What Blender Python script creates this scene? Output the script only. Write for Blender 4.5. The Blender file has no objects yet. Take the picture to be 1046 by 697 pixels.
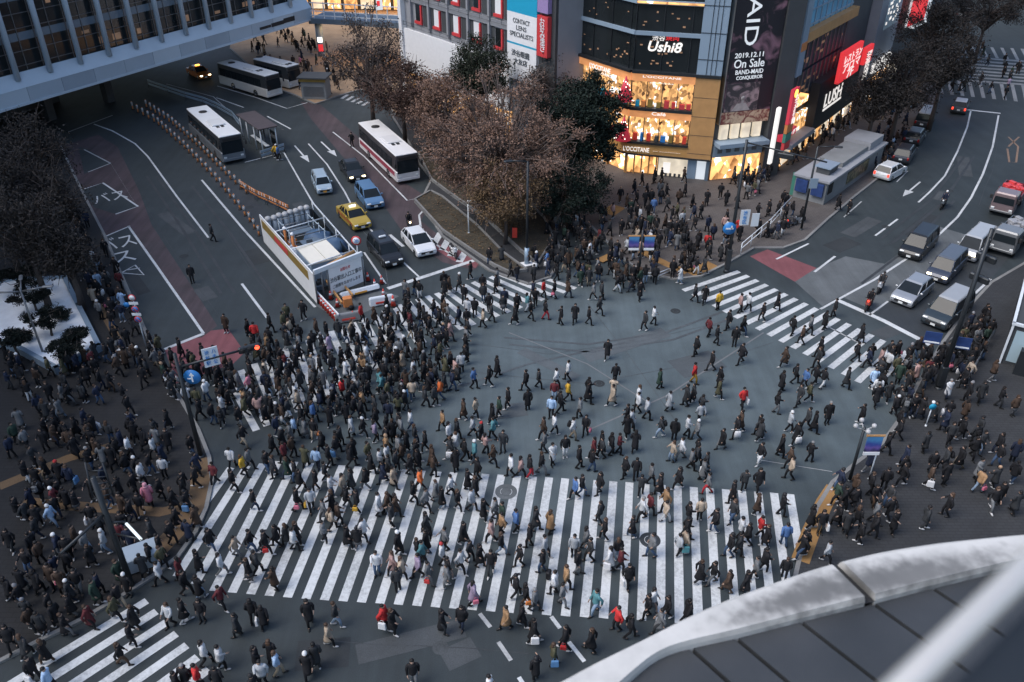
import bpy, bmesh, math, random
import numpy as np
from mathutils import Vector, Matrix
random.seed(7); rng = np.random.default_rng(7)
S = bpy.context.scene
COL = S.collection
PI = math.pi
# ------------------------------------------------------------------ camera model (also used to survey the ground)
HC = 32.8
CX, CY, F, PITCH = 523.0, 348.5, 862.0, math.radians(32.92)
cp, sp = math.cos(PITCH), math.sin(PITCH)
def ray(px, py):
    u = (px - CX) / F; v = (CY - py) / F
    return Vector((u, cp + v * sp, -sp + v * cp))
def G(px, py, z=0.0):
    d = ray(px, py); t = (z - HC) / d.z
    return Vector((d.x * t, d.y * t, z))
def PX(p):
    x, y, z = p[0], p[1], p[2] - HC
    zc = y * cp - z * sp; yc = y * sp + z * cp
    return (CX + F * x / zc, CY - F * yc / zc)
def GP(pts, z=0.0): return [G(x, y, z) for x, y in pts]
def on_vertical(px, py, A, B):
    """ray through a photo point met with the upright plane over ground line A-B: (distance along A-B, height)"""
    d = ray(px, py); ex = (B - A).xy; L = ex.length; ex = ex / L; n = Vector((-ex.y, ex.x))
    t = A.xy.dot(n) / d.xy.dot(n)
    p = d.xy * t
    return ((p - A.xy).dot(ex), HC + d.z * t)

# ------------------------------------------------------------------ materials
def newmat(name):
    m = bpy.data.materials.new(name); m.use_nodes = True
    nt = m.node_tree; b = nt.nodes['Principled BSDF']
    return m, nt, b
def rgb(c): return (c[0], c[1], c[2], 1.0)
def mat(name, col, rough=0.6, metal=0.0, var=0.25, scale=6.0, spec=0.5, bump=0.0, coat=0.0):
    m, nt, b = newmat(name)
    N, L = nt.nodes, nt.links
    tc = N.new('ShaderNodeTexCoord'); no = N.new('ShaderNodeTexNoise')
    no.inputs['Scale'].default_value = scale; no.inputs['Detail'].default_value = 5
    L.new(tc.outputs['Object'], no.inputs['Vector'])
    mx = N.new('ShaderNodeMix'); mx.data_type = 'RGBA'
    mx.inputs[6].default_value = rgb([c * (1 - var) for c in col]); mx.inputs[7].default_value = rgb([min(1, c * (1 + var)) for c in col])
    L.new(no.outputs['Fac'], mx.inputs[0]); L.new(mx.outputs[2], b.inputs['Base Color'])
    b.inputs['Roughness'].default_value = rough; b.inputs['Metallic'].default_value = metal
    b.inputs['Specular IOR Level'].default_value = spec
    if coat: b.inputs['Coat Weight'].default_value = coat; b.inputs['Coat Roughness'].default_value = 0.08
    if bump:
        bp = N.new('ShaderNodeBump'); bp.inputs['Strength'].default_value = bump; bp.inputs['Distance'].default_value = 0.02
        L.new(no.outputs['Fac'], bp.inputs['Height']); L.new(bp.outputs['Normal'], b.inputs['Normal'])
    return m
def emit(name, col, strength=1.0, var=0.0, scale=3.0):
    m, nt, b = newmat(name)
    b.inputs['Base Color'].default_value = rgb([c * .5 for c in col]); b.inputs['Roughness'].default_value = .5
    if var:
        N, L = nt.nodes, nt.links
        tc = N.new('ShaderNodeTexCoord'); no = N.new('ShaderNodeTexNoise'); no.inputs['Scale'].default_value = scale; no.inputs['Detail'].default_value = 4
        L.new(tc.outputs['Object'], no.inputs['Vector'])
        cr = N.new('ShaderNodeValToRGB'); cr.color_ramp.elements[0].position = .35; cr.color_ramp.elements[1].position = .65
        cr.color_ramp.elements[0].color = rgb([c * (1 - var) for c in col]); cr.color_ramp.elements[1].color = rgb(col)
        L.new(no.outputs['Fac'], cr.inputs[0]); L.new(cr.outputs[0], b.inputs['Emission Color'])
    else: b.inputs['Emission Color'].default_value = rgb(col)
    b.inputs['Emission Strength'].default_value = strength
    return m
def objcol_mat(name, rough=0.8, var=.25, scale=14.0, sheen=0.0):
    m, nt, b = newmat(name); N, L = nt.nodes, nt.links
    oi = N.new('ShaderNodeObjectInfo'); tc = N.new('ShaderNodeTexCoord'); no = N.new('ShaderNodeTexNoise')
    no.inputs['Scale'].default_value = scale; L.new(tc.outputs['Object'], no.inputs['Vector'])
    mr = N.new('ShaderNodeMapRange'); mr.inputs['To Min'].default_value = 1 - var; mr.inputs['To Max'].default_value = 1 + var
    L.new(no.outputs['Fac'], mr.inputs['Value'])
    vm = N.new('ShaderNodeVectorMath'); vm.operation = 'SCALE'
    L.new(oi.outputs['Color'], vm.inputs[0]); L.new(mr.outputs[0], vm.inputs['Scale'])
    L.new(vm.outputs[0], b.inputs['Base Color']); b.inputs['Roughness'].default_value = rough
    b.inputs['Specular IOR Level'].default_value = .25
    return m
def attr_mat(name, rough=.85):
    m, nt, b = newmat(name); N, L = nt.nodes, nt.links
    at = N.new('ShaderNodeAttribute'); at.attribute_name = 'cloth'
    tc = N.new('ShaderNodeTexCoord'); no = N.new('ShaderNodeTexNoise'); no.inputs['Scale'].default_value = 9
    L.new(tc.outputs['Object'], no.inputs['Vector'])
    mr = N.new('ShaderNodeMapRange'); mr.inputs['To Min'].default_value = .75; mr.inputs['To Max'].default_value = 1.25
    L.new(no.outputs['Fac'], mr.inputs['Value'])
    vm = N.new('ShaderNodeVectorMath'); vm.operation = 'SCALE'
    L.new(at.outputs['Color'], vm.inputs[0]); L.new(mr.outputs[0], vm.inputs['Scale']); L.new(vm.outputs[0], b.inputs['Base Color'])
    b.inputs['Roughness'].default_value = rough; b.inputs['Specular IOR Level'].default_value = .25
    return m
def ground_mat(name, base, patch, grain=.35, rough=.75, big=.06, streak=0.0, joints=None, worn_lit=None):
    """weathered ground: wide stains, mid patches, fine grain; optional paving joints (size, darkness)"""
    m, nt, b = newmat(name); N, L = nt.nodes, nt.links
    tc = N.new('ShaderNodeTexCoord')
    def noise(sc, det=6, vec=None):
        n = N.new('ShaderNodeTexNoise'); n.inputs['Scale'].default_value = sc; n.inputs['Detail'].default_value = det; n.inputs['Roughness'].default_value = .6
        L.new(vec or tc.outputs['Object'], n.inputs['Vector']); return n.outputs['Fac']
    cr = N.new('ShaderNodeValToRGB'); cr.color_ramp.elements[0].position = .34; cr.color_ramp.elements[1].position = .68
    cr.color_ramp.elements[0].color = rgb(base); cr.color_ramp.elements[1].color = rgb(patch)
    L.new(noise(big), cr.inputs[0])
    def scale_by(col, fac, lo, hi):
        mr = N.new('ShaderNodeMapRange'); mr.inputs['From Min'].default_value = .25; mr.inputs['From Max'].default_value = .75
        mr.inputs['To Min'].default_value = lo; mr.inputs['To Max'].default_value = hi
        L.new(fac, mr.inputs['Value'])
        vm = N.new('ShaderNodeVectorMath'); vm.operation = 'SCALE'; L.new(col, vm.inputs[0]); L.new(mr.outputs[0], vm.inputs['Scale'])
        return vm.outputs[0]
    c = scale_by(cr.outputs[0], noise(.5), .82, 1.18)
    c = scale_by(c, noise(22, 3), 1 - grain, 1 + grain)
    if streak:
        mp = N.new('ShaderNodeMapping'); mp.inputs['Scale'].default_value = (1.4, .07, 1); mp.inputs['Rotation'].default_value = (0, 0, .55)
        L.new(tc.outputs['Object'], mp.inputs['Vector'])
        c = scale_by(c, noise(1.0, 4, mp.outputs[0]), 1 - streak, 1 + streak)
    if worn_lit:   # polished asphalt where traffic turns, paler still with the centre's brighter light painted in
        (wx, wy), r0, r1, gain = worn_lit
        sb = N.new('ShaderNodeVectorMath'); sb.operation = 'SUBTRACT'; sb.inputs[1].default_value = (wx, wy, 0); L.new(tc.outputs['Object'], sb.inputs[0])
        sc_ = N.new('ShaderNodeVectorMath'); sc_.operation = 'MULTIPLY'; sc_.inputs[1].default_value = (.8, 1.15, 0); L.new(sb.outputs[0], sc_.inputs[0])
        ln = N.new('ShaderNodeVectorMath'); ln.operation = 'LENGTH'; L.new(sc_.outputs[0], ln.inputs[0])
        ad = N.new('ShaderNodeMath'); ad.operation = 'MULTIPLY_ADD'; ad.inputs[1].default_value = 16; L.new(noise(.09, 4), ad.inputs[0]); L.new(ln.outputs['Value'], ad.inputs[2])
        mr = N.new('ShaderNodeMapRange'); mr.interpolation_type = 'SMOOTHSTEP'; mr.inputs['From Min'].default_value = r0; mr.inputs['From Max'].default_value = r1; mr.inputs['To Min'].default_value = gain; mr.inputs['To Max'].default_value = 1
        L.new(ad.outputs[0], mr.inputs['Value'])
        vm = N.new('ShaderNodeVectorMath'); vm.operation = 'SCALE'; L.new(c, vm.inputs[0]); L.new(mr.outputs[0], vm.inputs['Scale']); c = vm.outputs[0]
    if joints:
        br = N.new('ShaderNodeTexBrick'); br.inputs['Scale'].default_value = 1.0 / joints[0]
        br.inputs['Color1'].default_value = (1, 1, 1, 1); br.inputs['Color2'].default_value = (.86, .86, .86, 1); br.inputs['Mortar'].default_value = (joints[1],) * 3 + (1,)
        br.inputs['Mortar Size'].default_value = .02
        L.new(tc.outputs['Object'], br.inputs['Vector'])
        mx = N.new('ShaderNodeMix'); mx.data_type = 'RGBA'; mx.blend_type = 'MULTIPLY'; mx.inputs[0].default_value = 1
        L.new(c, mx.inputs[6]); L.new(br.outputs['Color'], mx.inputs[7]); c = mx.outputs[2]
    L.new(c, b.inputs['Base Color'])
    b.inputs['Roughness'].default_value = rough; b.inputs['Specular IOR Level'].default_value = .4
    bp = N.new('ShaderNodeBump'); bp.inputs['Strength'].default_value = .25; bp.inputs['Distance'].default_value = .01
    L.new(noise(30, 2), bp.inputs['Height']); L.new(bp.outputs['Normal'], b.inputs['Normal'])
    return m
def paint_mat(name, col, under, wear=.5):
    """road paint, rubbed through to the asphalt in specks and patches"""
    m, nt, b = newmat(name); N, L = nt.nodes, nt.links
    tc = N.new('ShaderNodeTexCoord')
    n1 = N.new('ShaderNodeTexNoise'); n1.inputs['Scale'].default_value = 5; n1.inputs['Detail'].default_value = 8; n1.inputs['Roughness'].default_value = .75
    n2 = N.new('ShaderNodeTexNoise'); n2.inputs['Scale'].default_value = .45; n2.inputs['Detail'].default_value = 3
    for n in (n1, n2): L.new(tc.outputs['Object'], n.inputs['Vector'])
    ad = N.new('ShaderNodeMath'); ad.operation = 'MULTIPLY_ADD'; ad.inputs[1].default_value = .6
    L.new(n2.outputs['Fac'], ad.inputs[0]); L.new(n1.outputs['Fac'], ad.inputs[2])
    cr = N.new('ShaderNodeValToRGB'); e = cr.color_ramp.elements
    e[0].position = .80 - .3 * wear; e[0].color = rgb(col); e[1].position = 1.02 - .1 * wear; e[1].color = rgb([(a + u) / 2 for a, u in zip(col, under)])
    e2 = e.new(.9 - .2 * wear); e2.color = rgb([a * .86 for a in col])
    L.new(ad.outputs[0], cr.inputs[0]); L.new(cr.outputs[0], b.inputs['Base Color']); b.inputs['Roughness'].default_value = .65
    return m
def leaf_mat(name, cols):
    m, nt, b = newmat(name); N, L = nt.nodes, nt.links
    ge = N.new('ShaderNodeNewGeometry'); cr = N.new('ShaderNodeValToRGB')
    el = cr.color_ramp.elements
    for i, c in enumerate(cols):
        p = i / (len(cols) - 1)
        if i == 0: e = el[0]; e.position = 0
        elif i == len(cols) - 1: e = el[-1]; e.position = 1
        else: e = el.new(p)
        e.color = rgb(c)
    L.new(ge.outputs['Random Per Island'], cr.inputs[0]); L.new(cr.outputs[0], b.inputs['Base Color'])
    b.inputs['Roughness'].default_value = .75; b.inputs['Specular IOR Level'].default_value = .2
    return m
M = {}
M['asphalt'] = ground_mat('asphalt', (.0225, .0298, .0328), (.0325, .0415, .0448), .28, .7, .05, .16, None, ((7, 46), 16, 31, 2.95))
M['asphalt_dark'] = ground_mat('asphalt_dark', (.026, .031, .036), (.036, .042, .047), .25, .7, .08, .14)
M['concrete_road'] = ground_mat('concrete_road', (.085, .095, .10), (.11, .12, .125), .2, .75, .15, .2)
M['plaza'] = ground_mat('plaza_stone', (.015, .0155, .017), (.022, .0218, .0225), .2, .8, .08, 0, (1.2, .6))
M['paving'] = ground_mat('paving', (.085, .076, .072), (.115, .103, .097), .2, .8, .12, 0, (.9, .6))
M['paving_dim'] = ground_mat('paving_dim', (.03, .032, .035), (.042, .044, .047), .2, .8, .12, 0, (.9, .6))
M['warmlit_paving'] = ground_mat('warmlit_paving', (.30, .2, .12), (.36, .25, .16), .2, .7, .12, 0, (1.2, .7))  # warm light of the station lamps is painted into this colour
M['red_road'] = ground_mat('red_road', (.16, .055, .062), (.21, .075, .083), .25, .75, .3, .2)
M['maroon_road'] = ground_mat('maroon_road', (.050, .040, .044), (.072, .049, .054), .25, .75, .15, .35)
M['soil'] = ground_mat('soil', (.035, .03, .022), (.065, .055, .038), .5, .95, .6)
M['kerb'] = ground_mat('kerb_stone', (.16, .16, .16), (.22, .22, .21), .25, .8, .3)
M['snow'] = ground_mat('white_gravel', (.80, .83, .86), (.88, .9, .92), .12, .9, .4)
M['tactile'] = ground_mat('tactile_paving', (.23, .125, .045), (.30, .17, .06), .3, .8, .6)
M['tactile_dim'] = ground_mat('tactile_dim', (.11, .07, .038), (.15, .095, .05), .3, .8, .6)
M['white_paint'] = paint_mat('white_road_paint', (.56, .58, .585), (.08, .085, .09), .42)
M['old_paint'] = paint_mat('old_road_paint', (.42, .43, .43), (.08, .085, .09), .8)
M['orange_paint'] = paint_mat('orange_road_paint', (.26, .16, .10), (.06, .06, .06), .9)
M['white'] = mat('white_panel', (.74, .75, .76), .5, 0, .08, 2)
M['white_metal'] = mat('white_metal', (.62, .66, .69), .4, 0, .12, 3)
M['cream'] = mat('cream_panel', (.72, .68, .58), .55, 0, .08, 2)
M['grey_wall'] = mat('grey_wall', (.27, .28, .30), .7, 0, .15, .8)
M['blue_grey'] = mat('blue_grey_panel', (.24, .32, .40), .5, 0, .12, .5)
M['blue_grey_light'] = mat('blue_grey_light_panel', (.28, .37, .46), .45, .3, .1, .5)
M['blue_grey_dark'] = mat('blue_grey_dark_panel', (.15, .20, .25), .45, .3, .12, .5)
M['dark_metal'] = mat('dark_metal', (.035, .04, .045), .45, .5, .2, 4)
M['mid_metal'] = mat('mid_metal', (.16, .17, .18), .45, .6, .2, 4)
M['steel'] = mat('steel', (.80, .77, .72), .28, 1, .06, 5)
M['dark_wall'] = mat('dark_wall', (.05, .055, .06), .7, 0, .3, .7)
M['black'] = mat('black_rubber', (.014, .014, .015), .7, 0, .2, 5)
M['faint_paint'] = paint_mat('faint_road_paint', (.17, .18, .185), (.08, .085, .09), .8)
M['far_paint'] = paint_mat('far_road_paint', (.24, .25, .255), (.04, .045, .05), .8)
M['bridge_ledge'] = mat('bridge_ledge', (.42, .50, .56), .55, 0, .12, .5)
M['fascia_a'] = mat('fascia_blue', (.34, .41, .47), .55, 0, .12, .4)
M['fascia_b'] = mat('fascia_pale_blue', (.42, .50, .56), .55, 0, .1, .4)
M['fascia_c'] = mat('fascia_dark_blue', (.28, .34, .395), .55, 0, .12, .4)
M['sleeve'] = mat('sleeve_white', (.40, .40, .40), .5, 0, .2, 4)
M['concrete'] = mat('concrete', (.20, .21, .215), .8, 0, .25, .7, .3, .3)
M['wood_panel'] = mat('wood_panel', (.48, .26, .10), .5, 0, .25, 1.2)
M['orange_wood'] = mat('orange_wood', (.5, .27, .09), .5, 0, .2, 1.4)
M['orange_plastic'] = mat('orange_plastic', (.55, .20, .06), .5, 0, .15, 3)
M['cone_red'] = mat('cone_red', (.62, .055, .035), .45, 0, .15, 6)
M['red_panel'] = mat('red_panel', (.55, .05, .055), .5, 0, .1, 2)
M['gold_panel'] = mat('gold_panel', (.30, .20, .05), .5, .2, .25, 1.5)
M['blue_sheet'] = mat('blue_sheet', (.06, .115, .20), .6, 0, .4, 1.5)
M['sign_blue'] = mat('sign_blue', (.03, .20, .52), .4, 0, .06, 2)
M['glass'] = mat('dark_glass', (.016, .02, .022), .14, 0, .5, .4, .5)
M['car_glass'] = mat('car_glass', (.014, .019, .023), .07, 0, .3, 1.5, .2)
M['chrome'] = mat('chrome', (.6, .6, .6), .2, 1, .05, 3)
M['bark'] = mat('bark', (.06, .048, .042), .9, 0, .35, 3)
M['green_sheet'] = mat('green_sheet', (.05, .20, .15), .6, 0, .25, 1)
M['plate_white'] = mat('plate_white', (.7, .72, .7), .4, 0, .05, 2)
M['plate_orange'] = mat('plate_orange', (.75, .35, .05), .4, 0, .05, 2)
M['head_off'] = mat('headlight_glass', (.62, .65, .66), .15, .1, .1, 3)
M['tail_off'] = mat('taillight_glass', (.30, .02, .02), .2, 0, .1, 3)
M['rail_metal'] = mat('rail_metal', (.62, .585, .53), .36, .6, .05, 5)
M['rib_blue'] = mat('rib_blue', (.45, .54, .62), .5, 0, .08, .5)
M['twig'] = mat('twig', (.13, .10, .088), .9, 0, .3, 3)
M['skin'] = mat('skin', (.33, .215, .16), .6, 0, .08, 6)
M['lamp_white'] = emit('lamp_white', (1, .95, .85), 1.4)
M['lamp_warm'] = emit('lamp_warm', (1, .58, .25), 5.0)
M['lamp_cool'] = emit('lamp_cool', (.85, .95, 1), .45)
M['head_on'] = emit('headlight_on', (1, .82, .5), 4.0)
M['tail_on'] = emit('taillight_on', (1, .06, .03), 1.0)
M['signal_red'] = emit('signal_red', (1, .07, .03), 2.5)
M['amber_on'] = emit('amber_on', (1, .45, .06), 2.5)
M['cloth'] = objcol_mat('cloth'); M['hair'] = objcol_mat('hair_strands', .5, .35, 40); M['leather'] = objcol_mat('leather', .45, .15, 20)
M['skin_obj'] = M['skin']

# ------------------------------------------------------------------ mesh builder
class MB:
    def __init__(s): s.v = []; s.f = []; s.sm = []
    def add(s, vs, fs, smooth=False):
        o = len(s.v); s.v += [tuple(v) for v in vs]; s.f += [[i + o for i in f] for f in fs]; s.sm += [smooth] * len(fs); return s
    def box(s, c, d, rz=0.0, bev=0.0, taper=(1, 1), ry=0.0):
        x, y, z = d[0] / 2, d[1] / 2, d[2] / 2; vs = []
        R = Matrix.Rotation(rz, 3, 'Z') @ Matrix.Rotation(ry, 3, 'Y')
        if bev and bev < min(x, y, z):
            b = bev; rings = []
            for zz, i in ((-z, b), (-z + b, 0), (z - b, 0), (z, b)):
                t = taper if zz > 0 else (1, 1)
                xx, yy = (x - i), (y - i)
                q = b if i == 0 else b * .6
                ring = [(xx, -yy + q), (xx, yy - q), (xx - q, yy), (-xx + q, yy), (-xx, yy - q), (-xx, -yy + q), (-xx + q, -yy), (xx - q, -yy)]
                rings.append([(a * t[0], bb * t[1], zz) for a, bb in ring])
            vs = [R @ Vector(p) + Vector(c) for r in rings for p in r]; fs = []
            for k in range(3):
                for i in range(8): fs.append([k * 8 + i, k * 8 + (i + 1) % 8, k * 8 + 8 + (i + 1) % 8, k * 8 + 8 + i])
            fs.append(list(range(7, -1, -1))); fs.append(list(range(24, 32)))
            return s.add(vs, fs)
        for zz in (-z, z):
            t = taper if zz > 0 else (1, 1)
            for xx, yy in ((-x, -y), (x, -y), (x, y), (-x, y)): vs.append(R @ Vector((xx * t[0], yy * t[1], zz)) + Vector(c))
        return s.add(vs, [[3, 2, 1, 0], [4, 5, 6, 7], [0, 1, 5, 4], [1, 2, 6, 5], [2, 3, 7, 6], [3, 0, 4, 7]])
    def prism(s, poly, z0, z1):
        n = len(poly); P = [(p[0], p[1]) for p in poly]
        a = sum(P[i][0] * P[(i + 1) % n][1] - P[(i + 1) % n][0] * P[i][1] for i in range(n))
        if a < 0: P.reverse()
        vs = [(x, y, z0) for x, y in P] + [(x, y, z1) for x, y in P]
        fs = [list(range(n - 1, -1, -1)), list(range(n, 2 * n))] + [[i, (i + 1) % n, n + (i + 1) % n, n + i] for i in range(n)]
        return s.add(vs, fs)
    def sheet(s, poly, z):
        P = [(p[0], p[1]) for p in poly]; n = len(P)
        a = sum(P[i][0] * P[(i + 1) % n][1] - P[(i + 1) % n][0] * P[i][1] for i in range(n))
        if a < 0: P.reverse()
        return s.add([(x, y, z) for x, y in P], [list(range(n))])
    def strip(s, pts, w, z):
        """painted band of width w along a ground polyline"""
        P = [Vector((p[0], p[1])) for p in pts]; vs = []; n = len(P)
        for i in range(n):
            d = (P[min(i + 1, n - 1)] - P[max(i - 1, 0)]).normalized(); q = Vector((-d.y, d.x)) * w / 2
            vs += [(P[i].x - q.x, P[i].y - q.y, z), (P[i].x + q.x, P[i].y + q.y, z)]
        return s.add(vs, [[2 * i, 2 * i + 2, 2 * i + 3, 2 * i + 1] for i in range(n - 1)])
    def tube(s, pts, rad, n=8, cap=True, squash=(1, 1)):
        P = [Vector(p) for p in pts]
        R = rad if isinstance(rad, (list, tuple)) else [rad] * len(P)
        vs = []; up = None
        for i, p in enumerate(P):
            d = (P[min(i + 1, len(P) - 1)] - P[max(i - 1, 0)])
            d = d.normalized() if d.length > 1e-9 else Vector((0, 0, 1))
            if up is None:
                up = Vector((1, 0, 0)) if abs(d.x) < .8 else Vector((0, 1, 0))
            a = (up - d * up.dot(d)).normalized(); b = d.cross(a); up = a
            for k in range(n):
                t = 2 * PI * k / n; vs.append(p + a * (math.cos(t) * R[i] * squash[0]) + b * (math.sin(t) * R[i] * squash[1]))
        fs = []
        for i in range(len(P) - 1):
            for k in range(n): fs.append([i * n + k, i * n + (k + 1) % n, (i + 1) * n + (k + 1) % n, (i + 1) * n + k])
        if cap: fs.append(list(range(n - 1, -1, -1))); fs.append([len(vs) - n + k for k in range(n)])
        return s.add(vs, fs, True)
    def rings(s, R, n=12, cap=True, sq=1.0):
        """lofted body: R = [(z, cx, cy, rx, ry)], sq < 1 squares the section"""
        vs = []
        for z, cx, cy, rx, ry in R:
            for k in range(n):
                t = 2 * PI * k / n; c, q = math.cos(t), math.sin(t)
                vs.append((cx + rx * math.copysign(abs(c) ** sq, c), cy + ry * math.copysign(abs(q) ** sq, q), z))
        fs = []
        for i in range(len(R) - 1):
            for k in range(n): fs.append([i * n + k, i * n + (k + 1) % n, (i + 1) * n + (k + 1) % n, (i + 1) * n + k])
        up = R[-1][0] > R[0][0]
        if not up: fs = [f[::-1] for f in fs]
        if cap:
            a, b = list(range(n - 1, -1, -1)), [len(vs) - n + k for k in range(n)]
            fs += [a, b] if up else [a[::-1], b[::-1]]
        return s.add(vs, fs, True)
    def ball(s, c, r, n=10, m=7, cut=None):
        vs = []; rx, ry, rz = (r if isinstance(r, (tuple, list)) else (r, r, r))
        for j in range(m + 1):
            ph = -PI / 2 + PI * j / m
            for k in range(n):
                t = 2 * PI * k / n
                vs.append((c[0] + rx * math.cos(ph) * math.cos(t), c[1] + ry * math.cos(ph) * math.sin(t), c[2] + rz * math.sin(ph)))
        fs = []
        for j in range(m):
            for k in range(n): fs.append([j * n + k, j * n + (k + 1) % n, (j + 1) * n + (k + 1) % n, (j + 1) * n + k])
        return s.add(vs, fs, True)
    def disc(s, c, r, axis='y', n=20, depth=.02):
        c = Vector(c); ax = {'x': Vector((1, 0, 0)), 'y': Vector((0, 1, 0)), 'z': Vector((0, 0, 1))}[axis]
        return s.tube([c - ax * depth / 2, c + ax * depth / 2], r, n)
    def mesh(s, name):
        me = bpy.data.meshes.new(name); me.from_pydata(s.v, [], s.f)
        if any(s.sm): me.polygons.foreach_set('use_smooth', s.sm)
        me.validate(); me.update(); return me
    def build(s, name, m, parent=None, loc=None, rz=0.0):
        me = s.mesh(name); me.materials.append(M[m] if isinstance(m, str) else m)
        o = bpy.data.objects.new(name, me); COL.objects.link(o)
        if parent is not None: o.parent = parent
        if loc is not None: o.location = loc
        if rz: o.rotation_euler.z = rz
        return o
def tag(o, label=None, cat=None, group=None, kind=None):
    if label: o['label'] = label
    if cat: o['category'] = cat
    if group: o['group'] = group
    if kind: o['kind'] = kind
    return o
def thing(name, label, cat, loc=(0, 0, 0), rz=0.0, group=None):
    o = bpy.data.objects.new(name, None); COL.objects.link(o); o.location = loc; o.rotation_euler.z = rz; o.empty_display_size = .2
    return tag(o, label, cat, group)
KIDS = {}
def copy_tree(o, parent=None):
    c = o.copy(); COL.objects.link(c)
    if parent is not None: c.parent = parent
    for ch in list(o.children): copy_tree(ch, c)
    return c
DG = None
def text_mesh(s, w=None, h=None, extrude=.01, shear=0.0, bold=0.0):
    cu = bpy.data.curves.new('lettering', 'FONT'); cu.body = s; cu.align_x = 'CENTER'; cu.align_y = 'CENTER'; cu.extrude = extrude; cu.shear = shear; cu.offset = bold
    cu.resolution_u = 3
    o = bpy.data.objects.new('lettering', cu); COL.objects.link(o)
    dg = bpy.context.evaluated_depsgraph_get(); me = bpy.data.meshes.new_from_object(o.evaluated_get(dg))
    bpy.data.objects.remove(o); bpy.data.curves.remove(cu)
    if len(me.vertices):
        a = np.empty(len(me.vertices) * 3); me.vertices.foreach_get('co', a); a = a.reshape(-1, 3)
        lo, hi = a.min(0), a.max(0); d = np.maximum(hi - lo, 1e-6); a[:, :2] -= ((lo + hi) / 2)[:2]
        sx = w / d[0] if w else None; sy = h / d[1] if h else None
        if sx is None: sx = sy
        if sy is None: sy = sx
        a[:, 0] *= sx; a[:, 1] *= sy
        me.vertices.foreach_set('co', a.ravel()); me.update()
    return me
def text(name, s, m, parent, loc, w=None, h=None, rot=(PI / 2, 0, 0), extrude=.02, shear=0.0, bold=0.0):
    me = text_mesh(s, w, h, extrude, shear, bold); me.name = name; me.materials.append(M[m] if isinstance(m, str) else m)
    o = bpy.data.objects.new(name, me); COL.objects.link(o); o.parent = parent; o.location = loc; o.rotation_euler = rot
    return o
# ================================================================== THE SETTING
def structure(o): return tag(o, kind='structure')
mb = MB(); mb.sheet([(-600, -200), (600, -200), (600, 900), (-600, 900)], 0.0)
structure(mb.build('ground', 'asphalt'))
def pavement(name, px, m, kerb=True, h=.13):
    P = [p if isinstance(p, Vector) else G(*p) for p in px]
    mb = MB(); mb.prism(P, -.05, h); o = structure(mb.build(name, m))
    return o, P
def kerb(P, closed=False, h=.14, w=.22):
    mb = MB()
    for a, b in zip(P[:-1], P[1:]):
        d = (b - a).xy; L = d.length
        if L < .05: continue
        c = (a + b) / 2
        mb.box((c.x, c.y, h / 2 - .02), (L + .02, w, h + .04), math.atan2(d.y, d.x))
    return structure(mb.build('kerb', 'kerb'))
def V(x, y): return Vector((x, y, 0))
# dark stone plaza, lower left
plaza_edge = [(62, 150), (84, 196), (108, 243), (128, 290), (147, 335), (163, 372), (184, 408), (203, 440), (214, 468), (217, 492), (211, 520), (200, 545), (182, 570), (156, 590), (125, 610), (84, 634), (40, 656), (-10, 682), (-70, 705)]
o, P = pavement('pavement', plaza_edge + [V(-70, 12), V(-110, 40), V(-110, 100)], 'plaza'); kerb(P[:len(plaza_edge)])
# pavement before the shops and round the station corner
shop_edge = [(552, 197), (580, 214), (604, 232), (622, 250), (640, 268), (662, 281), (690, 286), (716, 283), (742, 270), (770, 254), (800, 254), (822, 246), (846, 224), (872, 202), (900, 180), (925, 152), (946, 124), (958, 104), (962, 84)]
o, P = pavement('pavement', shop_edge + [G(945, 60), G(870, 60), G(800, 100), G(640, 120), G(560, 150)], 'paving'); kerb(P[:len(shop_edge)])
# right-hand pavement corner
right_edge = [(760, 700), (800, 625), (812, 590), (820, 556), (834, 520), (850, 494), (872, 476), (900, 455), (922, 425), (938, 392), (962, 352), (988, 316), (1012, 290), (1060, 262), (1120, 235)]
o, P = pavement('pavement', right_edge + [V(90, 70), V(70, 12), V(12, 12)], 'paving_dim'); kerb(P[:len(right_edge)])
# station side pavement, top
top_edge = [(235, 50), (262, 74), (285, 92), (302, 98), (322, 107), (345, 99), (368, 92), (390, 100), (404, 118)]
o, P = pavement('pavement', top_edge + [G(420, 118), G(560, 60), G(480, 10), G(240, 10)], 'warmlit_paving'); kerb(P[:len(top_edge)])
# the island with trees
isl = [(441, 186), (458, 199), (497, 226), (532, 259), (549, 272), (556, 262), (566, 246), (556, 226), (536, 205), (502, 182), (470, 168), (440, 150), (428, 160)]
isl2 = [(424, 207), (440, 198), (452, 204), (487, 233), (515, 262), (538, 279), (520, 281), (505, 274), (478, 256), (452, 238)]
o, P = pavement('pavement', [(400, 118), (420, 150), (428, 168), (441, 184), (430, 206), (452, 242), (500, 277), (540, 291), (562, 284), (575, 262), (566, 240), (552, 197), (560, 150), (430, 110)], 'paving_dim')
kerb([G(*q) for q in [(400, 118), (420, 150), (428, 168), (441, 184), (430, 206), (452, 242), (500, 277), (540, 291), (562, 284), (575, 262), (566, 240)]])
for q in (isl, isl2):
    PP = GP(q); mb = MB(); mb.prism(PP, .1, .30); structure(mb.build('planting_soil', 'soil'))
    mb = MB()
    for a, b in zip(PP, PP[1:] + PP[:1]):
        d = (b - a).xy; c = (a + b) / 2; mb.box((c.x, c.y, .2), (d.length, .18, .42), math.atan2(d.y, d.x))
    structure(mb.build('kerb', 'kerb'))
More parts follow.
